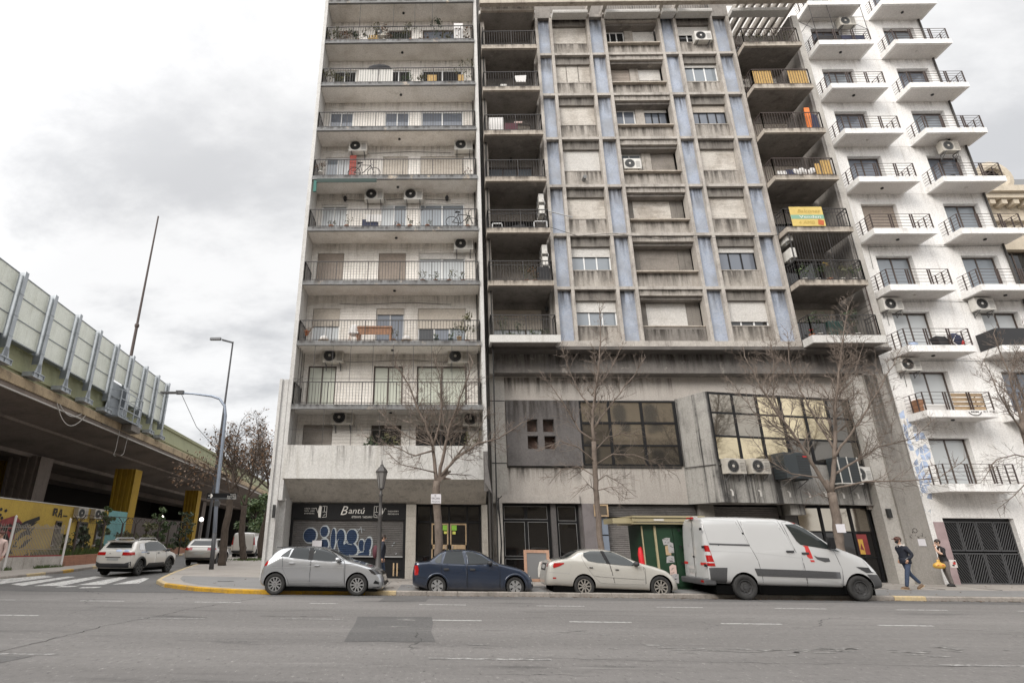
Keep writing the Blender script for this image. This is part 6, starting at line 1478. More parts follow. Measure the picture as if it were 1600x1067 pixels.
    def mirror(s, x, z, mat, ax='R', w=.2, h=.14):
        r = s.cast(ax, x, z)
        if not r: return
        sg = -1 if ax == 'R' else 1; y = r[0].y
        m = Mesh(mat); m.smooth = True; m.ball((x, y+sg*.13, z+.03), .1, 12, 8, (w/.2, .95, h/.2)); m.smooth = False; m.mat('frame_black'); m.hexa([(x-.04,y,z-.05),(x+.08,y,z-.05),(x+.05,y+sg*.1,z-.02),(x-.03,y+sg*.1,z-.02)],[(x-.04,y,z-.01),(x+.08,y,z-.01),(x+.05,y+sg*.1,z+.02),(x-.03,y+sg*.1,z+.02)]); m.build('mirror', s.t, local=True)
def conv(pts, x0, k, g, kz, L): return [((x-x0)*k-L/2, (g-y)*kz) for x, y in pts]

# ---- silver hatchback
def hatch():
    k = 4.05/1465; C_ = lambda pts: conv(pts, 65, k, 732, 1.47/558, 4.05)
    top = C_([(65,560),(72,500),(100,430),(122,360),(190,288),(215,250),(285,200),(350,186),(480,176),(600,173),(750,182),(850,203),(985,265),(1100,333),(1200,358),(1350,400),(1440,432),(1495,470),(1522,510),(1530,580)])
    bot = C_([(65,605),(100,630),(160,645),(400,650),(1080,655),(1400,665),(1500,665),(1530,640)])
    belt = C_([(65,500),(150,380),(300,300),(400,312),(680,335),(1050,350),(1200,372),(1400,430),(1530,560)])
    c = Car('parked_car', 'silver grey hatchback parked on the kerb below the graffiti shutter', 'car', (-3.9,20.32,0), 0, top, bot, belt, .875, 'paint_silver', [(266-65)*k-2.025, (1221-65)*k-2.025], .325, tumble=.33, group='cars parked along the kerb')
    c.under(); c.add_wheels('spoke', 'alloy', 10)
    for ax in 'RL':
        f = c.patch('door', ax, C_([(672,340),(690,190),(850,208),(1000,280),(1062,345),(1075,620),(672,632)]), 'paint_silver', .003, seam=.012); r = c.patch('door', ax, C_([(330,305),(450,192),(640,186),(665,340),(665,632),(440,632),(395,520),(345,430)]), 'paint_silver', .003, seam=.012)
        c.patch('window', ax, C_([(690,330),(692,197),(760,198),(860,222),(960,280),(1040,345),(850,345)]), 'car_glass_light', .008, parent=f); c.patch('window', ax, C_([(410,305),(450,200),(632,194),(642,328),(500,316)]), 'car_glass_light', .008, parent=r)
        c.patch('window_frame', ax, C_([(636,332),(634,194),(690,194),(692,334)]), 'frame_black', .009); c.patch('quarter_window', ax, C_([(310,293),(420,206),(400,300)]), 'car_glass', .008); c.line(ax, C_([(300,300),(425,200),(600,188),(760,192),(870,220),(1060,345)]), .018, 'frame_black', .009, name='window_seal')
        c.handle(f, *C_([(745,395)])[0], .16, .035, 'paint_silver', ax); c.handle(r, *C_([(450,370)])[0], .16, .035, 'paint_silver', ax); c.mirror(*C_([(990,335)])[0], 'paint_silver', ax)
        c.line(ax, C_([(430,590),(700,585),(1045,592)]), .03, 'alloy', .004, name='moulding')
        c.patch('tail_light', ax, C_([(112,370),(125,348),(200,345),(150,400),(110,405)]), 'lens_red', .01); c.patch('headlight', ax, C_([(1345,430),(1400,428),(1480,455),(1500,480),(1420,490),(1380,470)]), 'lens_black', .01); c.patch('fog_recess', ax, C_([(1410,590),(1430,552),(1475,575),(1475,598)]), 'frame_black', .006)
        c.line(ax, C_([(1075,380),(1062,345)]), .008, 'frame_black'); c.line(ax, C_([(1075,640),(1078,380),(1200,368),(1340,402)]), .008, 'frame_black', name='seam'); c.line(ax, C_([(1400,640),(1500,625)]), .03, 'frame_black', name='lip')
        c.line(ax, C_([(210,420),(700,405),(1060,415)]), .006, 'frame_steel', .003, name='crease')
    c.patch('windscreen', 'T', [((990-65)*k-2.025,-.6),((1095-65)*k-2.025,-.66),((1095-65)*k-2.025,.66),((990-65)*k-2.025,.6),((870-65)*k-2.025,.5),((870-65)*k-2.025,-.5)], 'car_glass', .006)
    c.patch('rear_window', 'B', [(-.5,1.32),(.5,1.32),(.58,1.08),(-.58,1.08)], 'car_glass', .006); c.patch('tail_light', 'B', [(-.8,1.0),(-.5,1.0),(-.5,.85),(-.8,.85)], 'lens_red', .006); c.patch('tail_light', 'B', [(.8,1.0),(.5,1.0),(.5,.85),(.8,.85)], 'lens_red', .006); c.patch('number_plate', 'B', [(-.26,.72),(.26,.72),(.26,.6),(-.26,.6)], 'plate', .008); c.patch('grille', 'F', [(-.55,.72),(.55,.72),(.5,.62),(-.5,.62)], 'frame_black', .006); c.patch('grille', 'F', [(-.6,.42),(.6,.42),(.5,.3),(-.5,.3)], 'frame_black', .006)
    x = (330-65)*k-2.025; m = Mesh('frame_black'); m.hexa([(x-.32,-.5,1.4),(x+.25,-.52,1.42),(x+.25,.52,1.42),(x-.32,.5,1.4)],[(x-.3,-.48,1.43),(x+.25,-.5,1.46),(x+.25,.5,1.46),(x-.3,.48,1.43)]); m.build('spoiler', c.t, local=True)
    m = Mesh('frame_black'); m.tube((x+.4,0,1.45),(x+.28,0,1.66),.006,n=4); m.build('aerial', c.t, local=True)
hatch()
# ---- dark blue sedan
def sedan_blue():
    k = 4.0/1380; C_ = lambda pts: conv(pts, 105, k, 640, 1.42/505, 4.0); X = lambda zx: (zx-105)*k-2.0
    top = C_([(105,480),(110,440),(118,300),(140,282),(200,278),(300,272),(330,245),(430,166),(500,142),(600,136),(720,137),(810,145),(900,172),(1000,228),(1100,290),(1200,312),(1340,345),(1410,378),(1450,425),(1480,462),(1485,500)])
    bot = C_([(105,520),(130,545),(200,565),(300,592),(540,596),(1130,598),(1370,590),(1450,585),(1485,555)])
    belt = C_([(105,440),(140,300),(300,285),(460,300),(720,308),(1000,305),(1100,305),(1340,362),(1485,485)])
    c = Car('parked_car', 'dark blue older four-door sedan parked between the silver and champagne cars', 'car', (.98,20.75,0), 0, top, bot, belt, .82, 'paint_blue', [X(395), X(1270)], .29, tumble=.34, group='cars parked along the kerb')
    c.under(.17, .34); c.add_wheels('spoke', 'alloy', 6)
    for ax in 'RL':
        f = c.patch('door', ax, C_([(735,300),(712,155),(800,152),(900,190),(1085,315),(1098,420),(1095,570),(740,575)]), 'paint_blue', .003, seam=.011); r = c.patch('door', ax, C_([(438,300),(480,160),(690,152),(728,300),(732,575),(520,575),(500,500),(450,430)]), 'paint_blue', .003, seam=.011)
        c.patch('window', ax, C_([(758,300),(722,165),(800,163),(900,205),(1000,270),(960,290)]), 'car_glass_light', .008, parent=f); c.patch('window', ax, C_([(462,290),(500,168),(680,162),(712,300)]), 'car_glass_light', .008, parent=r); c.patch('quarter_window', ax, C_([(365,272),(380,245),(455,178),(432,292),(390,290)]), 'car_glass', .008)
        c.line(ax, C_([(462,292),(500,163),(690,157)]), .016, 'frame_black', .009, name='window_seal'); c.line(ax, C_([(740,304),(960,292),(1085,312)]), .03, 'frame_black', .009, name='window_seal'); c.line(ax, C_([(1085,310),(900,185),(800,148),(600,143),(500,150),(440,178)]), .014, 'frame_black', .004, name='roof_gutter')
        c.handle(f, *C_([(795,357)])[0], .17, .06, 'trim_dark', ax); c.handle(r, *C_([(497,357)])[0], .17, .06, 'trim_dark', ax); c.mirror(*C_([(990,295)])[0], 'trim_dark', ax, .18, .13)
        c.patch('tail_light', ax, C_([(132,320),(175,318),(185,360),(180,420),(138,425)]), 'lens_red', .01); c.patch('headlight', ax, C_([(1418,385),(1440,385),(1465,425),(1430,435)]), 'lens_clear', .01); c.patch('turn_light', ax, C_([(1448,487),(1475,485),(1480,510),(1455,512)]), 'lens_clear', .01)
        c.line(ax, C_([(300,272),(350,310),(440,300)]), .006, 'frame_black', name='seam'); c.line(ax, C_([(150,440),(270,455)]), .01, 'frame_black', name='seam'); c.line(ax, C_([(1100,560),(1108,400),(1115,315)]), .009, 'frame_black', name='seam'); c.line(ax, C_([(1385,470),(1450,465)]), .01, 'frame_black', name='seam')
        for wx in c.wheels:                            # flared wheel-arch lips
            m = Mesh('paint_blue'); m.smooth = True; ps = []
            for i in range(15):
                a = radians(-8+i*196/14); x, z = wx+.365*cos(a), .30+.365*sin(a); h = c.cast(ax, x, z)
                if h: ps.append(h[0]+h[1]*.004)
            if len(ps) > 3: m.path(ps, .028, 6)
            m.build('arch_lip', c.t, local=True)
    c.patch('windscreen', 'T', [(X(1085),-.62),(X(1085),.62),(X(905),.48),(X(905),-.48)], 'car_glass', .006); c.patch('rear_window', 'T', [(X(315),-.58),(X(315),.58),(X(440),.48),(X(440),-.48)], 'car_glass', .006)
    c.patch('number_plate', 'B', [(-.26,.78),(.26,.78),(.26,.66),(-.26,.66)], 'plate', .008); c.patch('grille', 'F', [(-.35,.6),(.35,.6),(.35,.5),(-.35,.5)], 'frame_black', .006)
    m = Mesh('frame_black'); m.tube((X(800),-.3,1.4),(X(690),-.3,1.75),.005,n=4); m.build('aerial', c.t, local=True)
sedan_blue()
# ---- champagne sedan
def sedan_champagne():
    k = 4.3/1480; C_ = lambda pts: conv(pts, 35, k, 630, 1.46/522, 4.3); X = lambda zx: (zx-35)*k-2.15
    top = C_([(35,490),(42,420),(62,290),(80,258),(130,235),(220,220),(290,212),(330,190),(430,128),(550,109),(650,107),(760,113),(850,135),(950,178),(1060,230),(1140,265),(1250,286),(1380,335),(1450,378),(1495,430),(1512,480),(1515,510)])
    bot = C_([(35,505),(60,515),(330,530),(570,545),(1180,562),(1420,560),(1490,552),(1515,540)])
    belt = C_([(35,430),(70,275),(220,235),(330,225),(480,235),(760,270),(1000,280),(1140,278),(1380,350),(1515,500)])
    c = Car('parked_car', 'champagne white rounded sedan parked behind the white van', 'car', (5.5,20.72,0), 0, top, bot, belt, .83, 'paint_champagne', [X(460), X(1303)], .325, tumble=.36, group='cars parked along the kerb', roofr=.09)
    c.under(.16, .34); c.add_wheels('spoke', 'alloy_warm', 9)
    for ax in 'RL':
        f = c.patch('door', ax, C_([(760,275),(700,125),(800,125),(950,190),(1080,265),(1125,300),(1140,400),(1135,490),(800,485)]), 'paint_champagne', .003, seam=.011); r = c.patch('door', ax, C_([(455,210),(470,150),(560,120),(670,122),(755,275),(797,485),(640,475),(580,420),(490,290)]), 'paint_champagne', .003, seam=.011)
        c.patch('window', ax, C_([(765,272),(712,133),(800,136),(940,198),(1060,275),(1000,290),(880,282)]), 'car_glass', .008, parent=f); c.patch('window', ax, C_([(472,185),(480,152),(560,131),(668,131),(722,265),(620,258),(520,240)]), 'car_glass', .008, parent=r)
        c.patch('window_frame', ax, C_([(670,130),(712,130),(768,274),(724,268)]), 'frame_black', .009)
        c.handle(f, *C_([(832,332)])[0], .11, .03, 'trim_dark', ax); c.handle(r, *C_([(545,311)])[0], .12, .03, 'trim_dark', ax); c.mirror(*C_([(1045,278)])[0], 'trim_dark', ax, .2, .15)
        m = c.line(ax, C_([(575,392),(800,408),(1125,425)]), .05, 'paint_champagne', .018, name='side_moulding'); c.line(ax, C_([(575,402),(800,418),(1120,434)]), .012, 'frame_steel', .012, name='moulding_shadow_gap')
        c.patch('tail_light', ax, C_([(120,295),(135,265),(245,262),(250,272),(190,300),(125,322)]), 'lens_red', .012); c.patch('headlight', ax, C_([(1380,345),(1420,345),(1458,380),(1440,392)]), 'lens_clear', .01); c.patch('reflector', ax, C_([(112,420),(150,420),(148,436),(112,436)]), 'lens_red', .01)
        c.line(ax, C_([(1142,480),(1145,320),(1130,300)]), .009, 'frame_black', name='seam'); c.line(ax, C_([(60,365),(180,372),(300,380)]), .008, 'frame_steel', name='seam'); c.line(ax, C_([(290,390),(330,300),(300,240)]), .004, 'frame_steel', name='crease'); c.line(ax, C_([(120,515),(330,540)]), .02, 'trim_dark', name='lip')
    c.patch('windscreen', 'T', [(X(1120),-.62),(X(1120),.62),(X(890),.46),(X(890),-.46)], 'car_glass', .006); c.patch('rear_window', 'T', [(X(235),-.55),(X(235),.55),(X(430),.46),(X(430),-.46)], 'car_glass', .006)
    c.patch('number_plate', 'B', [(-.26,.95),(.26,.95),(.26,.83),(-.26,.83)], 'plate', .008); c.patch('number_recess', 'B', [(-.4,1.0),(.4,1.0),(.4,.78),(-.4,.78)], 'frame_black', .004); c.patch('grille', 'F', [(-.5,.5),(.5,.5),(.45,.38),(-.45,.38)], 'frame_black', .006)
    for s_ in (-1, 1): c.patch('tail_light', 'B', [(.55*s_,1.0),(.7*s_,1.0),(.7*s_,.9),(.55*s_,.9)], 'lens_red', .006)
sedan_champagne()
# ---- white panel van
def van():
    L = 5.42; k = L/1292; kz = 1/241.; x0 = 222
    C_ = lambda pts: [((x-x0)*k-L/2, (697-y)*kz) for x, y in pts]; X = lambda zx: (zx-x0)*k-L/2
    top = C_([(222,560),(224,200),(228,120),(250,98),(330,91),(500,90),(700,92),(840,98),(930,113),(1000,138),(1080,190),(1170,262),(1250,322),(1330,352),(1400,382),(1455,425),(1490,490),(1508,545),(1514,580)])
    bot = C_([(222,580),(260,585),(600,600),(1230,612),(1440,622),(1500,610),(1514,590)])
    belt = C_([(222,400),(400,350),(600,345),(900,320),(1180,330),(1260,345),(1400,400),(1514,560)])
    c = Car('parked_van', 'white panel van with grey side strip and dented front corner at the kerb', 'van', (11.1,20.42,0), 0, top, bot, belt, .98, 'paint_white', [X(490), X(1338)], .372, tumble=.13, group='cars parked along the kerb', end_round=.14, roofr=.14, hood_crown=.1, nst=72, arch=1.16, endmin=.93)
    c.under(.2, .42); c.add_wheels('steel', 'steel_wheel', width=.24, rimr=.6, inset=.02)
    for ax in 'RL':
        f = c.patch('door', ax, C_([(915,380),(860,135),(930,130),(1010,165),(1190,320),(1225,470),(1222,605),(962,600)]), 'paint_white', .003, seam=.014)
        c.patch('window', ax, C_([(882,150),(960,148),(1030,185),(1170,305),(1245,352),(1150,330),(960,300),(935,275)]), 'car_glass', .008, parent=f); c.line(ax, C_([(1025,180),(1078,312)]), .035, 'frame_black', .011, name='window_bar')
        sd = c.patch('sliding_door', ax, C_([(575,315),(520,100),(830,108),(895,330),(945,395),(960,595),(632,595),(612,420)]), 'paint_white', .003, seam=.014)
        c.patch('pressed_panel', ax, C_([(545,132),(800,132),(822,150),(868,310),(840,325),(590,312)]), 'paint_white', .004, seam=.008, parent=sd); c.patch('pressed_panel', ax, C_([(258,122),(505,126),(562,300),(270,296),(252,150)]), 'paint_white', .004, seam=.008)
        c.line(ax, C_([(272,300),(575,308)]), .05, 'trim_grey', .008, name='door_rail'); c.line(ax, C_([(275,352),(600,362),(940,398)]), .007, 'frame_steel', .003, name='crease')
        c.patch('side_strip', ax, C_([(575,474),(962,484),(1205,494),(1205,540),(962,536),(590,526)]), 'trim_grey', .014, nu=16, thick=.01); c.patch('side_strip', ax, C_([(230,472),(300,470),(372,470),(365,505),(360,580),(240,575)]), 'trim_grey', .014, nu=10, thick=.01)
        c.patch('front_bumper', ax, C_([(1400,508),(1505,510),(1514,560),(1508,605),(1440,625),(1430,560)]), 'trim_grey', .012)
        c.patch('tail_light', ax, C_([(226,310),(262,312),(272,385),(285,460),(226,460)]), 'lens_red', .014, thick=.01); c.patch('reverse_light', ax, C_([(226,356),(264,358),(268,382),(226,382)]), 'lens_clear', .017); c.patch('tail_light_base', ax, C_([(226,430),(278,430),(280,438),(226,438)]), 'lens_clear', .017)
        c.handle(sd, *C_([(865,350)])[0], .24, .06, 'trim_dark', ax); c.handle(f, *C_([(975,362)])[0], .22, .06, 'trim_dark', ax); c.patch('headlight', ax, C_([(1400,405),(1440,425),(1475,480),(1490,500),(1440,490)]), 'lens_clear', .012); c.patch('dent', ax, C_([(1330,455),(1420,460),(1480,495),(1400,498)]), 'trim_dark', .008)
        r = c.cast(ax, *C_([(1130,330)])[0]); sg = -1 if ax == 'R' else 1
        m = Mesh('frame_black'); x, z = C_([(1165,290)])[0]; m.box(x-.07, x+.09, r[0].y+sg*.06, r[0].y+sg*.26, z-.16, z+.2); m.box(x-.02, x+.04, r[0].y, r[0].y+sg*.07, z-.1, z-.04); m.build('mirror', c.t, local=True, bevel=.03)
    c.patch('side_marker', 'R', C_([(953,118),(968,118),(972,145),(957,145)]), 'tape_red', .02); c.patch('sticker', 'R', C_([(950,220),(985,220),(990,258),(955,258)]), 'label_teal', .012)
    c.patch('ghost_patch_red', 'R', C_([(972,305),(1012,310),(1026,400),(1000,400),(985,385),(1005,370),(990,350),(1000,330)]), 'tape_red', .008); c.patch('ghost_patch_red', 'R', C_([(1000,410),(1030,410),(1034,424),(1004,424)]), 'tape_red', .008); c.patch('ghost_patch_grey', 'R', C_([(1035,375),(1060,388),(1145,395),(1150,420),(1110,425),(1055,405)]), 'trim_grey', .008)  # added patches trace the ghost of another van's tail light and mirror
    c.patch('windscreen', 'T', [(X(1250),-.82),(X(1250),.82),(X(1010),.68),(X(1010),-.68)], 'car_glass', .008)
    for s_ in (-1, 1):
        rd = c.patch('rear_door', 'B', [(.015*s_,.62),(.88*s_,.62),(.9*s_,1.6),(.84*s_,2.36),(.015*s_,2.4)], 'paint_white', .004, seam=.014); c.patch('pressed_panel', 'B', [(.1*s_,1.45),(.78*s_,1.45),(.76*s_,2.25),(.1*s_,2.28)], 'paint_white', .006, seam=.008, parent=rd)
        for z in (1.0, 1.55, 2.1): m = Mesh('frame_black'); m.box(-L/2-.045, -L/2+.02, .9*s_-.03, .9*s_+.03, z-.04, z+.04); m.build('hinge', rd, local=True)
    c.patch('reflective_tape', 'B', [(-.88,1.0),(-.5,1.0),(-.5,1.08),(-.88,1.08)], 'tape_red', .012); c.patch('reflective_tape', 'B', [(.88,1.0),(.5,1.0),(.5,1.08),(.88,1.08)], 'tape_red', .012); c.patch('number_plate', 'B', [(-.1,.74),(.42,.74),(.42,.86),(-.1,.86)], 'plate', .012); c.patch('handle', 'B', [(-.12,1.22),(.02,1.22),(.02,1.27),(-.12,1.27)], 'frame_black', .03); c.patch('emblem', 'B', [(.28,1.6),(.34,1.54),(.4,1.6),(.34,1.66)], 'frame_steel', .012)
    m = Mesh('trim_grey'); m.box(-L/2-.14, -L/2+.25, -.93, .93, .42, .6); m.build('rear_bumper', c.t, local=True, bevel=.04); m = Mesh('lens_red'); m.box(-L/2-.15, -L/2-.1, -.9, -.72, .5, .56); m.build('reflector', c.t, local=True)
    m = Mesh('paint_white'); m.box(-L/2+.1,-L/2+.3,-.1,.1,2.5,2.53); m.mat('lens_red'); m.box(-L/2+.02,-L/2+.1,-.2,.2,2.44,2.5); m.build('brake_light', c.t, local=True)
    for x in (X(595), X(1222)): m = Mesh('under_black'); m.box(x-.01, x+.02, -.96, -.7, .2, .45); m.build('mud_flap', c.t, local=True)
van()
# ---- white crossover driving away down the side street
def crossover():
    top = [(-2.08,.75),(-2.06,.98),(-1.98,1.08),(-1.8,1.12),(-1.62,1.36),(-1.5,1.45),(-1.2,1.49),(-.3,1.52),(.3,1.49),(.75,1.34),(1.15,1.05),(1.6,.98),(1.9,.88),(2.04,.75),(2.08,.6)]
    bot = [(-2.08,.42),(-1.9,.3),(-1.4,.26),(1.4,.26),(1.9,.3),(2.08,.4)]; belt = [(-2.08,.95),(-1.6,1.02),(0,1.0),(1.1,.97),(1.9,.82),(2.08,.6)]
    y = 28.25; c = Car('car', 'white crossover with blue stickers and roof bars driving away at the crossing', 'car', (-14.35,y,SZ(0,y,.008)), radians(87.5), top, bot, belt, .865, 'paint_offwhite', [-1.28,1.32], .335, tumble=.3, arch=1.12)
    c.under(.2,.4); c.add_wheels('spoke', 'alloy_dark', 6, rimr=.68)
    for ax in 'RL':
        c.patch('window', ax, [(-.98,1.02),(-1.0,1.36),(-.5,1.43),(.2,1.43),(.62,1.3),(.98,1.04)], 'car_glass', .008, nu=14); c.line(ax, [(-.05,1.02),(-.05,1.43)], .05, 'frame_black', .011, name='door_pillar'); c.patch('quarter_window', ax, [(-1.5,1.08),(-1.42,1.32),(-1.05,1.36),(-1.02,1.05)], 'label_white' if 'label_white' in MATS else 'lens_clear', .008)
        for poly in ([(.9,1.0),(.95,.4),(-.02,.4),(-.02,1.0)], [(-.05,1.0),(-.05,.4),(-.75,.4),(-.95,.7),(-.98,1.0)]):
            d = c.patch('door', ax, poly, 'paint_offwhite', .003, seam=.012); cx = .15 if poly[0][0] > 0 else -.78; c.handle(d, cx, .93, .15, .035, 'frame_black', ax)
        c.patch('side_cladding', ax, [(-.85,.28),(-.6,.5),(.75,.5),(.95,.28)], 'trim_dark', .02, nu=14, thick=.012)
        for wx in (-1.28,1.32):
            m = Mesh('trim_dark'); ps = []
            for i in range(17):
                a = radians(-12+i*204/16); x, z = wx+.42*cos(a), .34+.42*sin(a); h = c.cast(ax, x, z)
                if h: ps.append(h[0]+h[1]*.002)
            if len(ps) > 3: m.path(ps, .055, 6); m.build('arch_trim', c.t, local=True)
        sg = -1 if ax == 'R' else 1; m = Mesh('frame_steel'); m.path([(-1.25,sg*.56,1.48),(-1.1,sg*.56,1.57),(.2,sg*.55,1.58),(.4,sg*.55,1.48)], .025, 6); m.build('roof_bar', c.t, local=True); c.mirror(.85, 1.02, 'trim_dark', ax)
        c.patch('sticker', ax, [(-1.35,1.0),(-.9,1.0),(-.7,.965),(-1.35,.955)], 'mural_blue', .006); c.patch('tail_light', ax, [(-2.0,.98),(-1.85,.98),(-1.85,.86),(-2.02,.86)], 'lens_red', .008)
    c.patch('rear_window', 'B', [(-.6,1.15),(.6,1.15),(.52,1.36),(-.52,1.36)], 'car_glass', .01); 
    m = Mesh('paint_suv'); m.hexa([(-1.85,-.55,1.4),(-1.3,-.57,1.46),(-1.3,.57,1.46),(-1.85,.55,1.4)],[(-1.83,-.54,1.44),(-1.3,-.56,1.5),(-1.3,.56,1.5),(-1.83,.54,1.44)]); m.build('spoiler', c.t, local=True)
    for s_ in (-1, 1): c.patch('tail_light', 'B', [(.38*s_,.98),(.8*s_,.98),(.8*s_,.85),(.38*s_,.85)], 'lens_red', .01)
    c.patch('number_plate', 'B', [(-.26,.74),(.26,.74),(.26,.64),(-.26,.64)], 'plate', .012); c.line('B', [(-.35,.77),(.35,.77)], .03, 'frame_black', .012, name='plate_recess'); c.patch('rear_bumper', 'B', [(-.8,.6),(-.55,.52),(.55,.52),(.8,.6),(.8,.34),(-.8,.34)], 'trim_dark', .012, nu=16); c.patch('sticker', 'B', [(-.62,1.08),(-.42,1.08),(-.42,.99),(-.62,.99)], 'mural_blue', .008); c.patch('sticker', 'B', [(-.3,1.08),(-.05,1.08),(-.05,1.0),(-.3,1.0)], 'mural_blue', .008); c.line('B', [(.14,.9),(.18,.95),(.22,.9)], .015, 'frame_black', .01, name='emblem')
crossover()
# ---- far cars in the side street
def far_suv():
    top = [(-2.1,.7),(-2.08,.98),(-1.95,1.06),(-1.5,1.38),(-1.2,1.48),(0,1.52),(.5,1.46),(1.1,1.08),(1.9,.92),(2.1,.6)]; bot = [(-2.1,.4),(-1.8,.28),(1.8,.28),(2.1,.4)]; belt = [(-2.1,.9),(-1.5,1.0),(1.1,.98),(2.1,.56)]
    y = 36.6; c = Car('car', 'silver sport utility car seen from behind past the lamp post', 'car', (-14.35,y,SZ(0,y,.008)), radians(98), top, bot, belt, .88, 'paint_suv', [-1.25,1.3], .33, tumble=.3)
    c.under(.2,.4); c.add_wheels('spoke', 'alloy_dark', 6)
    for ax in 'RL': c.patch('window', ax, [(-1.35,1.04),(-1.0,1.38),(.3,1.42),(.95,1.06)], 'car_glass', .008); c.patch('tail_light', ax, [(-2.05,.98),(-1.8,.98),(-1.8,.86),(-2.05,.86)], 'lens_red', .01)
    c.patch('rear_window', 'B', [(-.62,1.1),(.62,1.1),(.5,1.36),(-.5,1.36)], 'car_glass_light', .01)
    for s_ in (-1, 1): c.patch('tail_light', 'B', [(.42*s_,.98),(.82*s_,.98),(.82*s_,.84),(.42*s_,.84)], 'lens_red', .01)
    c.patch('number_plate', 'B', [(-.26,.72),(.26,.72),(.26,.62),(-.26,.62)], 'plate', .012); c.line('B', [(-.6,1.0),(.6,1.0)], .02, 'frame_black', .01, name='trim_line'); c.patch('rear_bumper', 'B', [(-.75,.45),(.75,.45),(.7,.34),(-.7,.34)], 'trim_dark', .01)
far_suv()
def far_van():
    top = [(-2.1,.8),(-2.08,1.6),(-2.0,1.78),(-1.6,1.84),(.2,1.84),(.6,1.7),(1.2,1.15),(1.9,.98),(2.1,.6)]; bot = [(-2.1,.4),(-1.8,.3),(1.8,.3),(2.1,.4)]; belt = [(-2.1,1.0),(1.2,1.02),(2.1,.56)]
    y = 46.5; c = Car('van', 'small white panel van parked between the dark tree trunks', 'van', (-15.1,y,SZ(0,y,.01)), radians(96), top, bot, belt, .88, 'paint_offwhite', [-1.3,1.3], .31, tumble=.14, endmin=.9, end_round=.16)
    c.under(.2,.4); c.add_wheels('steel', 'steel_wheel')
    for ax in 'RL': c.patch('tail_light', ax, [(-2.06,1.5),(-1.95,1.5),(-1.95,.95),(-2.06,.95)], 'lens_red', .012); c.patch('window', ax, [(.0,1.1),(.0,1.6),(.5,1.58),(.95,1.12)], 'car_glass', .008)
    for s_ in (-1, 1): c.patch('tail_light', 'B', [(.74*s_,1.5),(.84*s_,1.5),(.84*s_,.95),(.74*s_,.95)], 'lens_red', .012); c.patch('rear_door', 'B', [(.01*s_,.6),(.72*s_,.6),(.7*s_,1.7),(.01*s_,1.72)], 'paint_offwhite', .006, seam=.02)
    c.patch('number_plate', 'B', [(-.3,.8),(.2,.8),(.2,.68),(-.3,.68)], 'trim_dark', .012); c.patch('rear_bumper', 'B', [(-.8,.55),(.8,.55),(.8,.36),(-.8,.36)], 'trim_dark', .012)
far_van()
def far_car():
    top = [(-2.0,.6),(-1.95,.95),(-1.5,1.1),(-1.0,1.42),(.3,1.42),(.9,1.0),(1.8,.85),(2.0,.5)]; bot = [(-2,.35),(-1.7,.25),(1.7,.25),(2,.35)]; belt = [(-2,.85),(.9,.92),(2,.5)]
    y = 53; c = Car('car', 'white car mostly hidden beyond the small white van', 'car', (-14.9,y,SZ(0,y,.01)), radians(97), top, bot, belt, .85, 'paint_offwhite', [-1.2,1.25], .31); c.add_wheels('steel', 'steel_wheel'); c.under(.2,.35)
    for ax in 'RL': c.patch('tail_light', ax, [(-1.9,.92),(-1.6,.92),(-1.6,.78),(-1.9,.78)], 'lens_red', .01); c.patch('window', ax, [(-1.2,1.0),(-.9,1.36),(.2,1.36),(.75,.98)], 'car_glass', .008)
    c.patch('rear_window', 'B', [(-.5,1.1),(.5,1.1),(.42,1.34),(-.42,1.34)], 'car_glass', .01)
far_car()
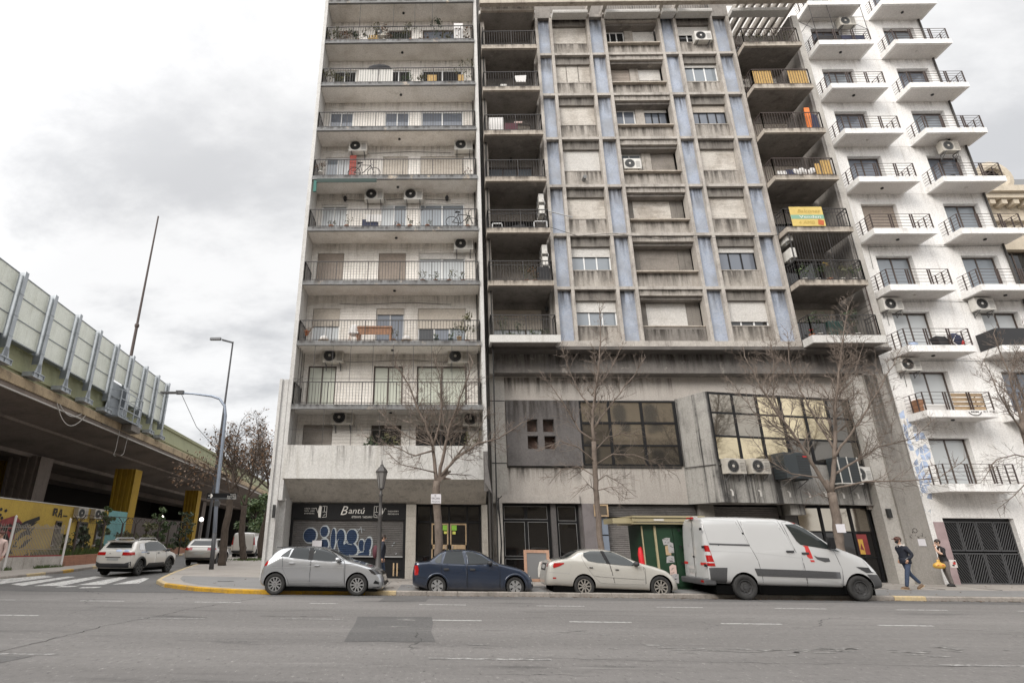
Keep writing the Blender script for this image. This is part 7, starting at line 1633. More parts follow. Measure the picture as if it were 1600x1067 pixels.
# ------------------------------------------------------------------ bare street trees
class Tree:
    def __init__(s, name, label, base, mat, seed, group=None, cat='tree'):
        s.t = thing(name, label, cat, base, 0, group); s.rnd = random.Random(seed); s.trunk = Mesh(mat); s.tw = Mesh(mat); s.trunk.smooth = True; s.tips = []
    def limb(s, pts, r0, r1, kids=1., depth=2, L=1.0, n=8, main=True, spread=1., start=.25, up=.35):
        """a limb through the given points with side branches along it"""
        P = [Vector(p) for p in pts]; Q = []
        for a, b in zip(P[:-1], P[1:]):
            k = max(2, int((b-a).length/.25))
            for i in range(k): Q.append(a.lerp(b, i/k)+Vector((s.rnd.gauss(0,.014), s.rnd.gauss(0,.014), s.rnd.gauss(0,.01)))*(1 if i else .4))
        Q.append(P[-1]); m_ = len(Q); rs = [r0+(r1-r0)*(i/(m_-1))**.8 for i in range(m_)]; rs = [r*.82 for r in rs] if kids else rs
        (s.trunk if main else s.tw).path(Q, rs, n if main else 4, cap=main)
        tot = sum((b-a).length for a, b in zip(Q[:-1], Q[1:])); cnt = int(tot*6.2*kids)
        for c in range(cnt):
            f = start+(1-start)*((c+s.rnd.random())/max(1, cnt)); i = min(m_-2, int(f*(m_-1))); d = (Q[i+1]-Q[i]).normalized()
            s.twig(Q[i], d, 1.25*L*(1.15-.6*f)*s.rnd.uniform(.5, 1.25), max(.008, rs[i]*.4), depth, spread, up)
        s.twig(Q[-1], (Q[-1]-Q[-2]).normalized(), L*.6, r1, depth-1, spread, up)
    def twig(s, p, d, L, r, depth, spread=1., up=.35):
        rnd = s.rnd; a = d.orthogonal().normalized(); c = d.cross(a); t = rnd.uniform(0, 2*pi); ang = rnd.uniform(.55, 1.0)*spread
        v = (d*cos(ang)+(a*cos(t)+c*sin(t))*sin(ang)).normalized(); n = max(3, int(L/.16)); pts = [p]; q = Vector(p)
        for i in range(n):
            v = (v+Vector((rnd.gauss(0,.09), rnd.gauss(0,.09), rnd.gauss(0,.07)+up*.16))).normalized(); q = q+v*(L/n); pts.append(q.copy())
        s.tw.path(pts, [r+(max(.0035, r*.35)-r)*i/n for i in range(n+1)], 4 if r > .012 else 3, cap=False)
        s.tips.append(pts[-1])
        if depth > 0:
            for k in range(max(2, int(L*6.5))):
                i = rnd.randint(1, n-1) if n > 1 else 0; s.twig(pts[i], (pts[i+1]-pts[i]).normalized(), L*rnd.uniform(.28, .6), max(.0045, r*.55), depth-1, spread, up)
    def leaves(s, mat, n, size, near=.12):
        m = Mesh(mat)
        for _ in range(n):
            p = s.rnd.choice(s.tips); a = Vector((s.rnd.gauss(0,1), s.rnd.gauss(0,1), s.rnd.gauss(-.5,1))).normalized(); b = a.orthogonal().normalized(); z = size*s.rnd.uniform(.5, 1.4); p = p+Vector((s.rnd.gauss(0,near), s.rnd.gauss(0,near), s.rnd.gauss(0,near)))
            m.poly([p-a*z, p+b*z*.55, p+a*z, p-b*z*.55])
        m.build('leaves', s.t)
    def done(s):
        s.trunk.build('trunk', s.t); s.tw.build('crown', s.t); return s.t
GS_ = 'bare street trees along the kerb'
b0 = SZ(0, 20.9)
t = Tree('street_tree', 'bare street tree with a paper notice on its trunk before the left entrance', (-.13, 20.9, b0), 'bark_pale', 31, GS_)
T = lambda x, z, dy=0: (x, 20.9+dy, z)
t.limb([T(-.1,.1),T(-.14,1.0),T(-.16,2.2),T(-.22,3.1),T(-.2,3.72)], .15, .135, 0, n=10)
t.limb([T(-.2,3.6),T(-.3,4.4,.05),T(-.38,5.1,.1),T(-.66,5.85,.15),T(-.95,6.4,.2),T(-1.3,7.3,.2),T(-1.85,8.2,.2)], .095, .02, 1.25, 2, .95)
t.limb([T(-.2,3.65),T(-.02,4.4,-.1),T(.12,5.1,-.15),T(.32,5.85,-.2),T(.72,6.9,-.25),T(1.15,8.1,-.3)], .09, .018, 1.25, 2, .95)
t.limb([T(-.35,5.0,.1),T(-.12,5.8,.05),T(-.05,6.6,0),T(-.1,7.5,0),T(-.28,8.4,0)], .055, .014, 1.3, 2, .9)
t.limb([T(-.15,3.8),T(.5,4.5,-.3),T(1.25,4.98,-.5),T(2.0,5.15,-.6),T(2.9,5.75,-.6)], .07, .014, 1.2, 2, .85)
t.limb([T(.1,4.1),T(.7,4.9,.3),T(1.3,5.6,.5),T(1.9,6.6,.6)], .05, .012, 1.2, 2, .9)
t.limb([T(-.35,4.8),T(-.98,4.55,-.4),T(-1.7,4.85,-.5),T(-2.4,5.0,-.5),T(-2.9,5.3,-.5)], .045, .011, 1.2, 2, .7, up=.2)
t.limb([T(-.4,5.0),T(-1.1,5.3,.4),T(-1.8,5.7,.5),T(-2.5,6.4,.5)], .04, .011, 1.2, 2, .8)
t.limb([T(-.25,4.0),T(-.9,4.1,-.5),T(-1.5,4.2,-.7),T(-2.1,4.7,-.8)], .035, .01, 1.1, 1, .6); t.limb([T(-.1,4.0),T(.5,4.0,.5),T(1.1,4.0,.8)], .03, .01, 1.1, 1, .6)
t1 = t.done()
nt = thing('paper_notice', 'white printed paper notice fastened to the trunk of the bare tree before the entrance', 'notice', (-.22,20.7,3.0)); m = Mesh('paper'); m.box(-.42,-.06,20.735,20.742,2.92,3.24); m.build('sheet', nt)
lettering('SE', .07, (-.3,20.73,3.16), 'ink', nt); lettering('VACIAN', .1, (-.4,20.73,3.06), 'ink', nt, width=.3); lettering('POZOS', .08, (-.39,20.73,2.96), 'ink', nt, width=.28)
t = Tree('street_tree', 'slender bare street tree with a single leader in front of the bronze glazed strip', (5.47, 20.9, b0), 'bark_pale', 57, GS_)
t.limb([T(5.46,.1),T(5.49,1.3),T(5.47,2.7),T(5.5,4.0),T(5.55,5.15)], .115, .085, 0, n=10)
t.limb([T(5.55,5.1),T(5.61,6.3),T(5.84,7.3),T(6.05,8.4),T(6.2,9.6),T(6.28,10.7)], .085, .012, 1.1, 2, .7, start=.1)
for i, (z, pts, r) in enumerate(((5.2, [T(5.1,5.6,.2),T(4.6,6.7,.3),T(4.2,7.3,.3),T(3.85,7.8,.3)], .05),(5.6, [T(6.0,6.2,-.2),T(6.6,6.9,-.3),T(7.2,7.6,-.3),T(7.7,8.3,-.3)], .045),(4.4, [T(4.9,4.9,-.3),T(4.2,5.1,-.5),T(3.4,4.7,-.6)], .035),(4.3, [T(6.1,4.65,-.3),T(6.8,4.6,-.5),T(7.6,4.3,-.5),T(8.2,3.9,-.5)], .035),(3.9, [T(5.0,4.3,.4),T(4.4,4.2,.6),T(3.95,3.7,.6)], .03),(3.7, [T(6.0,4.0,.4),T(6.6,3.7,.6),T(7.0,3.3,.6)], .03),(4.8, [T(6.2,5.4,.4),T(6.9,5.6,.6),T(7.6,5.5,.7)], .035),(6.4, [T(5.2,7.1,.2),T(4.9,8.0,.3),T(4.7,9.0,.3)], .035),(6.9, [T(6.3,7.7,.3),T(6.9,8.6,.5),T(7.3,9.4,.5)], .035),(3.4, [T(5.1,3.6,-.4),T(4.7,3.3,-.6)], .022),(3.4, [T(5.9,3.5,-.4),T(6.3,3.1,-.6)], .022))):
    t.limb([T(5.5+(z-4)*.04,z), *pts], r, .01, 1.3, 1, .7, n=6, up=.3 if z > 5 else .1)
t.done()
t = Tree('street_tree', 'spreading bare street tree rising behind the front of the white van', (13.5, 20.9, b0), 'bark_pale', 77, GS_)
t.limb([T(13.45,.1),T(13.6,1.4),T(13.74,2.7),T(13.76,3.4)], .16, .14, 0, n=10)
t.limb([T(13.74,3.3),T(13.34,4.2,-.1),T(12.74,5.4,-.2),T(12.22,6.35,-.2),T(11.82,7.35,-.2),T(11.5,8.4,-.2)], .1, .016, 1.1, 2, .95)
t.limb([T(13.76,3.4),T(14.05,4.3),T(14.3,5.2),T(14.62,6.4,.1),T(15.1,7.8,.1),T(15.65,9.4,.1),T(16.1,10.6,.1)], .11, .014, 1.25, 2, 1.0)
t.limb([T(14.2,4.9),T(14.0,6.0,.3),T(13.7,7.2,.4),T(13.5,8.3,.4),T(13.7,9.6,.4)], .055, .012, 1.25, 2, .95); t.limb([T(14.1,4.6),T(14.7,5.4,-.3),T(15.4,6.3,-.5),T(16.2,7.3,-.5),T(17.2,8.6,-.5)], .06, .012, 1.2, 2, .95)
t.limb([T(13.95,4.0),T(15.0,4.5,.3),T(16.2,5.1,.5),T(17.5,5.4,.5),T(18.6,6.2,.5)], .055, .011, 1.15, 2, .85); t.limb([T(13.8,3.5),T(14.8,3.75,-.3),T(15.9,3.75,-.5),T(17.2,3.85,-.5),T(18.3,4.5,-.5)], .045, .01, 1.15, 1, .8, up=.15)
t.limb([T(12.9,5.1,-.2),T(12.0,5.6,-.5),T(11.2,6.2,-.6),T(10.6,7.3,-.6)], .04, .01, 1.15, 2, .8); t.limb([T(13.5,3.9),T(12.8,4.1,.5),T(12.2,4.6,.7),T(11.6,5.6,.7)], .035, .01, 1.1, 1, .7); t.limb([T(13.6,3.2),T(13.0,3.3,-.5),T(12.4,3.1,-.7)], .028, .009, 1.1, 1, .6)
t.limb([T(12.5,5.8),T(12.6,7.0,.3),T(12.9,8.2,.4),T(13.0,9.3,.4)], .04, .011, 1.2, 2, .85); t.limb([T(14.9,7.2),T(15.9,8.0,.3),T(16.6,9.2,.4)], .035, .01, 1.1, 2, .8)
t.done()
tb = thing('paper_notice', 'small white paper notice on the trunk of the tree behind the van', 'notice', (13.75,20.7,2.1)); m = Mesh('paper'); m.box(13.55,13.85,20.735,20.742,2.05,2.33); m.build('sheet', tb); m = Mesh('paper'); m.box(13.62,13.78,20.733,20.738,.95,1.2); m.build('sheet', tb)
t = Tree('street_tree', 'bare street tree cut off by the right edge in front of the white block', (21.0, 20.9, b0), 'bark_pale', 91, GS_)
t.limb([T(21.0,.1),T(21.1,2.0),T(21.15,4.2),T(21.19,5.9)], .13, .1, .0, n=10)
t.limb([T(21.19,5.8),T(21.3,7.0),T(21.35,8.0),T(21.3,9.4)], .07, .012, 1.3, 2, .95, start=.1); t.limb([T(21.19,5.9),T(21.9,7.0,.2),T(22.5,8.4,.3),T(22.9,9.6,.3)], .06, .012, 1.2, 2, .9); t.limb([T(21.15,5.4),T(20.6,6.2,-.3),T(20.3,7.2,-.4),T(20.2,8.2,-.4)], .045, .01, 1.2, 2, .8)
t.limb([T(21.1,4.6),T(20.2,4.7,-.4),T(19.3,4.5,-.6),T(18.5,3.7,-.6)], .035, .009, 1.1, 1, .7, up=.1); t.limb([T(21.1,4.2),T(20.5,3.4,.4),T(19.8,2.9,.5)], .03, .009, 1.1, 1, .6, up=0); t.limb([T(21.1,4.8),T(22,5.2,.4),T(23,5.2,.5)], .035, .009, 1.1, 1, .7)
t.done()
for i, (x, w) in enumerate(((-.13,.6),(5.47,.5),(13.5,.6),(21.0,.6))): m = Mesh('tree_soil'); m.box(x-w/2,x+w/2,20.5,21.3,SZ(0,20.9)-.1,SZ(0,20.9)+.012); structure(m.build('tree_pit'))
# ------------------------------------------------------------------ trees of the side street, with dry brown leaves
GL = 'trees on the corner pavement of the side street'
def corner_tree(name, label, base, limbs, seed, leaves, size=.11):
    t = Tree(name, label, (base[0], base[1], SZ(*base)), 'bark', seed, GL)
    for pts, r0, r1, kids, d, L in limbs: t.limb([(p[0], base[1]+(p[2] if len(p) > 2 else 0), p[1]) for p in pts], r0, r1, kids, d, L, n=8)
    t.leaves('leaf_dry', leaves, size); t.done()
corner_tree('corner_tree', 'dark trunked tree nearest the lamp post with dry brown leaves', (-12.26,33.5), [([(-12.26,.3),(-12.35,2.1),(-12.2,4.2)],.24,.19,0,0,0), ([(-12.2,4.1),(-12.7,5.2),(-13.4,5.5,-.5),(-14.4,5.3,-.8),(-15.2,4.9,-.8)],.1,.02,1.4,2,1.0), ([(-12.2,4.2),(-12.4,5.6,.3),(-12.5,6.9,.3),(-12.3,8.4,.3)],.13,.02,1.4,2,1.1), ([(-12.25,4.4),(-11.6,5.4),(-10.9,6.4,-.3),(-10.6,7.4,-.3)],.1,.02,1.4,2,1.0), ([(-12.6,5.2),(-13.4,6.4,.4),(-13.8,7.6,.4)],.07,.015,1.4,2,1.)], 5, 900, .08)
corner_tree('corner_tree', 'leaning dark trunked tree between the silver car and the small white van', (-13.13,39.7), [([(-13.13,.4),(-13.5,2.2),(-13.5,3.9)],.24,.19,0,0,0), ([(-13.5,3.8),(-13.2,5.5),(-13.3,7.4,.3),(-13.1,9.4,.3)],.14,.02,1.3,2,1.2), ([(-13.5,3.9),(-14.3,5.4),(-15.0,7.2,.4),(-15.4,8.6,.4)],.1,.02,1.3,2,1.2), ([(-13.4,4.4),(-12.3,5.6),(-11.6,7.2,.4),(-11.3,8.8,.4)],.1,.02,1.3,2,1.2)], 6, 700, .09)
corner_tree('corner_tree', 'curved dark trunked tree beside the corner of the left block', (-12.93,42.8), [([(-12.93,.5),(-13.1,1.6),(-12.9,2.8),(-12.6,4.4)],.27,.2,0,0,0), ([(-12.6,4.3),(-13.1,6.2),(-13.9,8.2),(-14.4,10.6)],.14,.02,1.3,2,1.3), ([(-12.6,4.4),(-12.2,6.4),(-11.8,8.6),(-11.6,10.6)],.12,.02,1.3,2,1.3), ([(-12.8,5.2),(-13.8,6.0),(-15.2,7.2),(-16.2,9.0)],.09,.02,1.3,2,1.2)], 8, 750, .09)
# leafy background beyond: dense evergreen trees and hedge
def leafy(name, label, base, H_, R_, mat, seed, n=2600, size=.16, trunk=.16, group='leafy trees and shrubs behind the side street', cat='tree', zlow=.35):
    t = thing(name, label, cat, base, 0, group); rnd = random.Random(seed)
    m = Mesh('bark'); m.smooth = True; m.path([(0,0,0),(rnd.uniform(-.1,.1),0,H_*.3),(rnd.uniform(-.2,.2),rnd.uniform(-.2,.2),H_*.7)], [trunk,trunk*.8,trunk*.3], 7)
    cl = []
    for i in range(26):
        a = rnd.uniform(0, 2*pi); q = R_*sqrt(rnd.random()); z = H_*(zlow+(1-zlow)*rnd.random()); q *= 1-.55*abs(z/H_-.62)/.5; c = Vector((q*cos(a), q*sin(a), z)); cl.append((c, rnd.uniform(.18,.38)*R_)); m.path([(0,0,min(z*.8,H_*.6)), tuple(c*.6+Vector((0,0,z*.38))), tuple(c)], [trunk*.3,trunk*.15,.01], 4)
    m.build('trunk', t, local=True); m = Mesh(mat)
    for c, r in cl: blob_leaves(m, c, r, n//26, size, (1,1,.75), rnd)
    m.build('crown', t, local=True); return t
for i, (x, y, h, r, mat, lab) in enumerate(((-18.2,57,5.2,2.0,'leaf_green','mid green round tree behind the small white van'),(-15.2,62,7.5,2.6,'leaf_grey','tall greyish tree beyond the curved trunk'),(-12.6,60,7.0,2.4,'leaf_grey','greyish tree partly behind the corner of the left block'),(-20.3,66,5.0,2.2,'leaf_dark','dark evergreen tree beside the dim end of the highway'),(-17.2,72,8.5,3.0,'leaf_olive','olive tree rising behind the mid green round tree'))):
    leafy('background_tree', lab, (x, y, SZ(x, y)), h, r, mat, 40+i)
for i, (x, y, h, r, mat, lab) in enumerate(((-21.9,45.6,3.6,.7,'leaf_green','slim light green shrub by the far lamp under the highway'),(-21.3,48.2,3.2,1.0,'leaf_dark','dark bushy shrub in front of the second yellow column'),(-20.9,42.0,2.2,.8,'leaf_olive','olive shrub behind the roof of the white crossover'),(-22.7,39.4,3.3,.55,'leaf_green','leafy green sapling in front of the windows of the yellow wall'),(-22.4,36.6,1.9,.6,'leaf_dark','dark shrub at the end of the white bar fence'),(-22.5,42.2,1.6,.9,'leaf_olive','scrubby brownish bush below the teal section'),(-22.2,34.6,1.5,.7,'leaf_olive','low olive bush behind the first rusty fence posts'),(-21.6,40.6,1.3,.6,'leaf_grey','greyish dry bush under the middle rusty fence post'))):
    leafy('shrub', lab, (x, y, SZ(x, y)), h, r, mat, 60+i, n=900, size=.1, trunk=.05, cat='shrub', zlow=.15)
plain('fence_grey', (.3, .27, .24), .6)
# ------------------------------------------------------------------ fences along the opposite pavement
wf = thing('bar_fence', 'white bar fence between two pale posts on a low white wall before the mural', 'fence', (-20.2,29.5,.2))
FA, FB = Vector((-20.62,27.9)), Vector((-20.0,31.2)); FL = (FB-FA).length; FD = (FB-FA)/FL; FN = Vector((FD.y, -FD.x))
def fpt(t, z, o=0): p = FA+FD*t+FN*o; return (p.x, p.y, z)
def fbox(m, t0, t1, z0, z1, o0, o1): m.hexa([fpt(t0,z0,o0),fpt(t1,z0,o0),fpt(t1,z0,o1),fpt(t0,z0,o1)],[fpt(t0,z1,o0),fpt(t1,z1,o0),fpt(t1,z1,o1),fpt(t0,z1,o1)])
m = Mesh('low_white_wall'); fbox(m, -8, FL, .05, .8, -.12, .12); m.build('low_wall', wf); m = Mesh('mural_red'); fbox(m, -8, FL, .802, .86, -.1, .1); m.build('coping', wf)
for t_, l in ((0.05,1),(FL-.02,2)): m = Mesh('cloth_white'); m.lathe([(.055,0),(.055,2.55),(.001,2.6)], fpt(t_,.1,.16), 'z', 10); m.build('post', wf)
m = Mesh('fence_grey')
for i in range(34): tt = .2+i*(FL-.35)/33; m.tube(fpt(tt,.86), fpt(tt,2.3+.05*sin(i)), .017, n=4)
for i in range(60): tt = -.1-i*.12; m.tube(fpt(tt,.86), fpt(tt,2.3), .011, n=4)
for z in (1.15, 2.15): m.tube(fpt(-7.5,z,.03), fpt(FL,z,.03), .018, n=4)
m.build('bars', wf)
bw = thing('brick_planter', 'low red brick planter wall running along the opposite pavement', 'wall', (-20.3,38,.3))
BW = [(-20.0,31.3),(-20.1,35),(-20.9,41),(-22.2,50),(-24.5,63)]
for a, b in zip(BW[:-1], BW[1:]):
    L_ = hypot(b[0]-a[0], b[1]-a[1]); n_ = max(1, int(L_/2.2))
    for i in range(n_):
        p, q = [(a[0]+(b[0]-a[0])*t_, a[1]+(b[1]-a[1])*t_) for t_ in ((i+.02)/n_, (i+.98)/n_)]; m = Mesh('brick_wall'); m.hexa([(p[0],p[1],SZ(*p,.08)),(q[0],q[1],SZ(*q,.08)),(q[0]-.25,q[1],SZ(*q,.08)),(p[0]-.25,p[1],SZ(*p,.08))],[(p[0],p[1],SZ(*p,.62)),(q[0],q[1],SZ(*q,.62)),(q[0]-.25,q[1],SZ(*q,.62)),(p[0]-.25,p[1],SZ(*p,.62))]); m.build('wall_panel', bw)
wfz = thing('wire_fence', 'rusty dark fence posts with forked barbed wire tops above the brick planter', 'fence', (-20.6,38,.3))
fp = [(-20.5,33.0),(-20.45,35.5),(-20.7,38.0),(-21.0,40.2),(-21.3,42.4),(-21.7,45),(-22.1,47.6),(-22.5,50),(-23,53)]
for i, (x, y) in enumerate(fp):
    z = SZ(x, y); m = Mesh('iron_brown'); m.tube((x,y,z),(x,y,z+2.25),.055,n=5); m.tube((x,y,z+2.2),(x-.28,y-.1,z+2.6),.025,n=4); m.tube((x,y,z+2.2),(x+.28,y+.1,z+2.6),.025,n=4); m.build('post', wfz)
m = Mesh('iron_brown')
for (xa, ya), (xb, yb) in zip(fp[:-1], fp[1:]):
    for h_, o in ((.9,0),(1.6,0),(2.2,0),(2.6,-.27),(2.6,.27)): m.tube((xa+o,ya,SZ(xa,ya)+h_),(xb+o,yb,SZ(xb,yb)+h_),.012,n=3)
    for i in range(14): t_ = i/14; x, y = xa+(xb-xa)*t_, ya+(yb-ya)*t_; m.tube((x,y,SZ(x,y)+.6),(x,y,SZ(x,y)+2.2),.006,n=3,cap=False)
    for i in range(22):
        t_ = i/22; a = i*1.3; b_ = (i+1)*1.3; t2 = (i+1)/22; m.tube((xa+(xb-xa)*t_+.14*cos(a),ya+(yb-ya)*t_,SZ(xa,ya)+2.45+.14*sin(a)),(xa+(xb-xa)*t2+.14*cos(b_),ya+(yb-ya)*t2,SZ(xa,ya)+2.45+.14*sin(b_)),.007,n=3,cap=False)
m.build('barbed_wire', wfz)
m = Mesh('grass_blade'); rnd = random.Random(2)
for _ in range(2600):
    t_ = rnd.random(); k_ = rnd.randint(0, 3); a, b = BW[k_], BW[k_+1]; x, y = a[0]+(b[0]-a[0])*t_-rnd.uniform(.3,2.0), a[1]+(b[1]-a[1])*t_; z = SZ(x, y, .55); h_ = rnd.uniform(.15,.5); d = rnd.uniform(-.15,.15); m.poly([(x-.03,y,z),(x+.03,y,z),(x+d,y+d,z+h_)])
for _ in range(700):
    t_ = rnd.random(); p = FA+FD*(t_*FL)+FN*rnd.uniform(.13,.28); z = .16; h_ = rnd.uniform(.08,.3)*(1 if (t_ > .5 or t_ < .12) else .25); d = rnd.uniform(-.1,.1); m.poly([(p.x-.03,p.y,z),(p.x+.03,p.y,z),(p.x+d,p.y+d,z+h_)])
for _ in range(500):
    x, y = -13.0+rnd.gauss(0,.5), 40.4+rnd.gauss(0,.7); z = SZ(x, y); m.poly([(x-.02,y,z),(x+.02,y,z),(x+rnd.uniform(-.06,.06),y,z+rnd.uniform(.05,.16))])
stuff(m.build('grass'))
m = Mesh('tree_soil'); m.poly([(a[0]-.25, a[1], SZ(*a,.54)) for a in BW]+[(a[0]-3.2, a[1], SZ(*a,.5)) for a in BW[::-1]]); structure(m.build('planter_soil'))
for p, l in (((*VP(40.0,1.7),3.0),'left one'),((*VP(42.4,1.7),3.05),'right one')): air_conditioner(p, 'dirty air conditioner high on the yellow wall, '+l, 'd', radians(83), 1.2)
# lamp glowing under the viaduct
lp = thing('street_lamp', 'bright white globe lamp glowing beside the second yellow column', 'street lamp', (-22.6,55,SZ(0,55))); m = Mesh('lamp_post_dark'); m.tube((-22.6,55,.6),(-22.6,55,3.3),.04,n=6); m.build('post', lp); m = Mesh('bright_lamp'); m.smooth = True; m.ball((-22.6,55,3.5),.17,12,8); m.build('globe', lp)
lp = thing('street_lamp', 'small dim globe lamp among dark leaves under the highway', 'street lamp', (-24.9,52,SZ(0,52))); m = Mesh('lamp_post_dark'); m.tube((-24.9,52,.6),(-24.9,52,3.5),.03,n=6); m.build('post', lp); m = Mesh('bright_lamp'); m.ball((-24.9,52,3.6),.1,8,6); m.build('globe', lp)
# ------------------------------------------------------------------ lamp posts, sign, lantern
lx, ly = -11.5, 30.0; lz = SZ(lx, ly)
lamp = thing('street_lamp', 'grey blue street lamp with a long curved arm and a black foot', 'street lamp', (lx, ly, lz))
m = Mesh('lamp_post_dark'); m.smooth = True; m.path([(lx,ly,lz),(lx-.07,ly,2.0)], [.115,.105], 12); m.build('post_base', lamp)
m = Mesh('lamp_post_blue'); m.smooth = True; m.path([(lx-.07,ly,2.0),(lx-.22,ly,4.0),(lx-.28,ly,7.0),(lx-.3,ly,8.0),(lx-.42,ly,8.55),(lx-.75,ly,8.95),(lx-1.2,ly,9.1),(lx-2.2,ly,9.22),(lx-3.2,ly,9.28)], [.105,.095,.085,.08,.075,.07,.065,.05,.045], 12); m.build('post', lamp)
m = Mesh('lamp_post_dark'); m.box(lx-4.05,lx-3.1,ly-.12,ly+.12,9.24,9.33); m.box(lx-3.2,lx-2.8,ly-.1,ly+.1,9.2,9.4); m.build('luminaire', lamp)
m = Mesh('wire'); m.path([(lx-2.9,ly,9.2),(lx-2.7,ly+2,7.8),(lx-2.0,ly+6,6.2)], .015, 4); m.build('cable', lamp)
tall = thing('street_lamp', 'tall thin street lamp with twin flat heads above the curved one', 'street lamp', (-17.6,45,SZ(0,45)))
m = Mesh('lamp_post_dark'); m.tube((-17.9,45,SZ(0,45)),(-17.9,45,17.6),.13,.07,8); m.tube((-17.9,45,17.55),(-18.8,44.8,17.75),.05,n=6); m.tube((-17.9,45,17.5),(-18.5,44.2,17.45),.05,n=6); m.build('post', tall)
for p in ((-19.3,44.7,17.8),(-19.0,44.0,17.45)): m = Mesh('lamp_post_dark'); m.hexa([(p[0]-.45,p[1]-.14,p[2]-.05),(p[0]+.45,p[1]-.14,p[2]-.05),(p[0]+.45,p[1]+.14,p[2]-.05),(p[0]-.45,p[1]+.14,p[2]-.05)],[(p[0]-.4,p[1]-.1,p[2]+.05),(p[0]+.45,p[1]-.1,p[2]+.07),(p[0]+.45,p[1]+.1,p[2]+.07),(p[0]-.4,p[1]+.1,p[2]+.05)]); m.build('lamp_head', tall)
ss = thing('street_sign', 'black street name sign with a white arrow on the curved lamp post', 'street sign', (lx-.15, ly-.12, 3.7))
m = Mesh('sign_black'); m.box(-12.15,-10.6,ly-.15,ly-.13,3.62,3.93); m.mat('sign_grey'); m.box(-12.14,-10.61,ly-.153,ly-.1505,3.63,3.71); m.build('plate', ss)
m = Mesh('sign_white'); m.poly([(-12.08,ly-.156,3.79),(-11.95,ly-.156,3.79),(-11.98,ly-.156,3.71),(-11.93,ly-.156,3.68),(-11.84,ly-.156,3.8),(-11.93,ly-.156,3.91),(-11.98,ly-.156,3.88),(-11.95,ly-.156,3.82),(-12.08,ly-.156,3.82)]); m.build('arrow', ss)
lettering('Avenida', .1, (-10.95,ly-.157,3.84), 'sign_white', ss, width=.3); lettering('Entre Ríos', .12, (-11.1,ly-.157,3.735), 'sign_white', ss, width=.46); lettering('1300 - 1200', .09, (-11.12,ly-.157,3.64), 'sign_white', ss, width=.48)
m = Mesh('sign_grey'); m.box(lx-.24,lx+.05,ly-.13,ly-.09,3.3,3.55); m.build('clamp_box', ss)
la = thing('street_lantern', 'old iron street lantern on a slim dark post before the graffiti shutter', 'street lamp', (-2.22,20.9,b0)); c0 = (-2.22,20.9,0)
m = Mesh('lantern_iron'); m.smooth = True; m.lathe([(.17,b0),(.17,b0+.25),(.12,b0+.32),(.1,b0+.9),(.075,b0+1.0),(.07,b0+2.3),(.1,b0+2.36),(.06,b0+2.42),(.055,3.15),(.085,3.2),(.045,3.26),(.05,3.4)], c0, 'z', 12); m.build('post', la)
m = Mesh('lantern_glass'); m.lathe([(.09,3.45),(.19,4.0)], c0, 'z', 6); m.build('glass', la)
m = Mesh('lantern_iron')
for i in range(6): a = 2*pi*i/6; m.tube((-2.22+.092*cos(a),20.9+.092*sin(a),3.42),(-2.22+.195*cos(a),20.9+.195*sin(a),4.02),.014,n=4)
m.lathe([(.11,3.42),(.11,3.46),(.05,3.4)], c0, 'z', 6); m.lathe([(.22,4.0),(.22,4.04),(.12,4.18),(.07,4.22),(.06,4.27),(.02,4.3),(.02,4.36),(.001,4.48)], c0, 'z', 6); m.build('lantern_cage', la)
# ------------------------------------------------------------------ news kiosk, boards
kz = SZ(0, 21.6); ks = thing('kiosk', 'dark green street kiosk with a cream canopy and torn posters beside the white van', 'kiosk', (8.2, 21.6, kz))
m = Mesh('kiosk_green'); m.box(7.12,9.2,21.5,23.0,kz,2.28); m.build('cabin', ks, bevel=.01)
m = Mesh('kiosk_green'); m.box(7.62,8.2,21.46,21.5,kz+.1,2.2); m.build('door', ks); m = Mesh('kiosk_green'); m.box(8.22,9.15,21.46,21.5,kz+.1,2.2); m.build('panel', ks); m = Mesh('kiosk_cream'); m.box(7.55,7.62,21.44,21.499,kz,2.24); m.box(7.11,7.15,21.45,21.499,kz,2.24); m.build('corner_trim', ks)
m = Mesh('kiosk_cream'); m.box(6.75,9.3,21.25,23.1,2.3,2.36); m.box(6.1,6.95,21.4,22.6,2.32,2.5); m.box(6.75,9.3,21.2,21.26,2.38,2.5); m.box(6.75,9.3,21.15,23.1,2.52,2.58); m.build('canopy', ks)
m = Mesh('pot_white'); m.box(7.5,7.85,21.18,21.199,2.41,2.47); m.build('label_plate', ks)
random.seed(15); plain('paper_dull', (.36, .35, .35), .8)
for i, (x, z, w, h_, mt) in enumerate(((7.95,1.72,.28,.24,'paper_dull'),(7.98,1.42,.2,.3,'wood_pale'),(8.08,1.5,.2,.32,'paper_dull'),(8.02,1.12,.26,.22,'paper_dull'),(8.06,.78,.24,.3,'pink_cloth'),(8.1,.52,.26,.26,'paper_dull'))):
    m = Mesh(mt); yy = 21.452-.0015*i; m.poly([(x-w/2+random.uniform(-.03,.03),yy,z-h_/2),(x+w/2+random.uniform(-.03,.03),yy,z-h_/2+random.uniform(-.04,.04)),(x+w/2,yy,z+h_/2),(x,yy,z+h_/2+random.uniform(0,.05)),(x-w/2,yy,z+h_/2-random.uniform(0,.05))]); p_ = sub(m.build('torn_poster', ks))
    if mt != 'wood_pale':
        m = Mesh('ink')
        for _ in range(4): a, c = x+random.uniform(-w*.4,w*.1), z+random.uniform(-h_*.35,h_*.35); m.tube((a,yy-.003,c),(a+random.uniform(.04,w*.4),yy-.003,c+random.uniform(-.03,.03)),.008,n=3)
        m.build('print', p_)
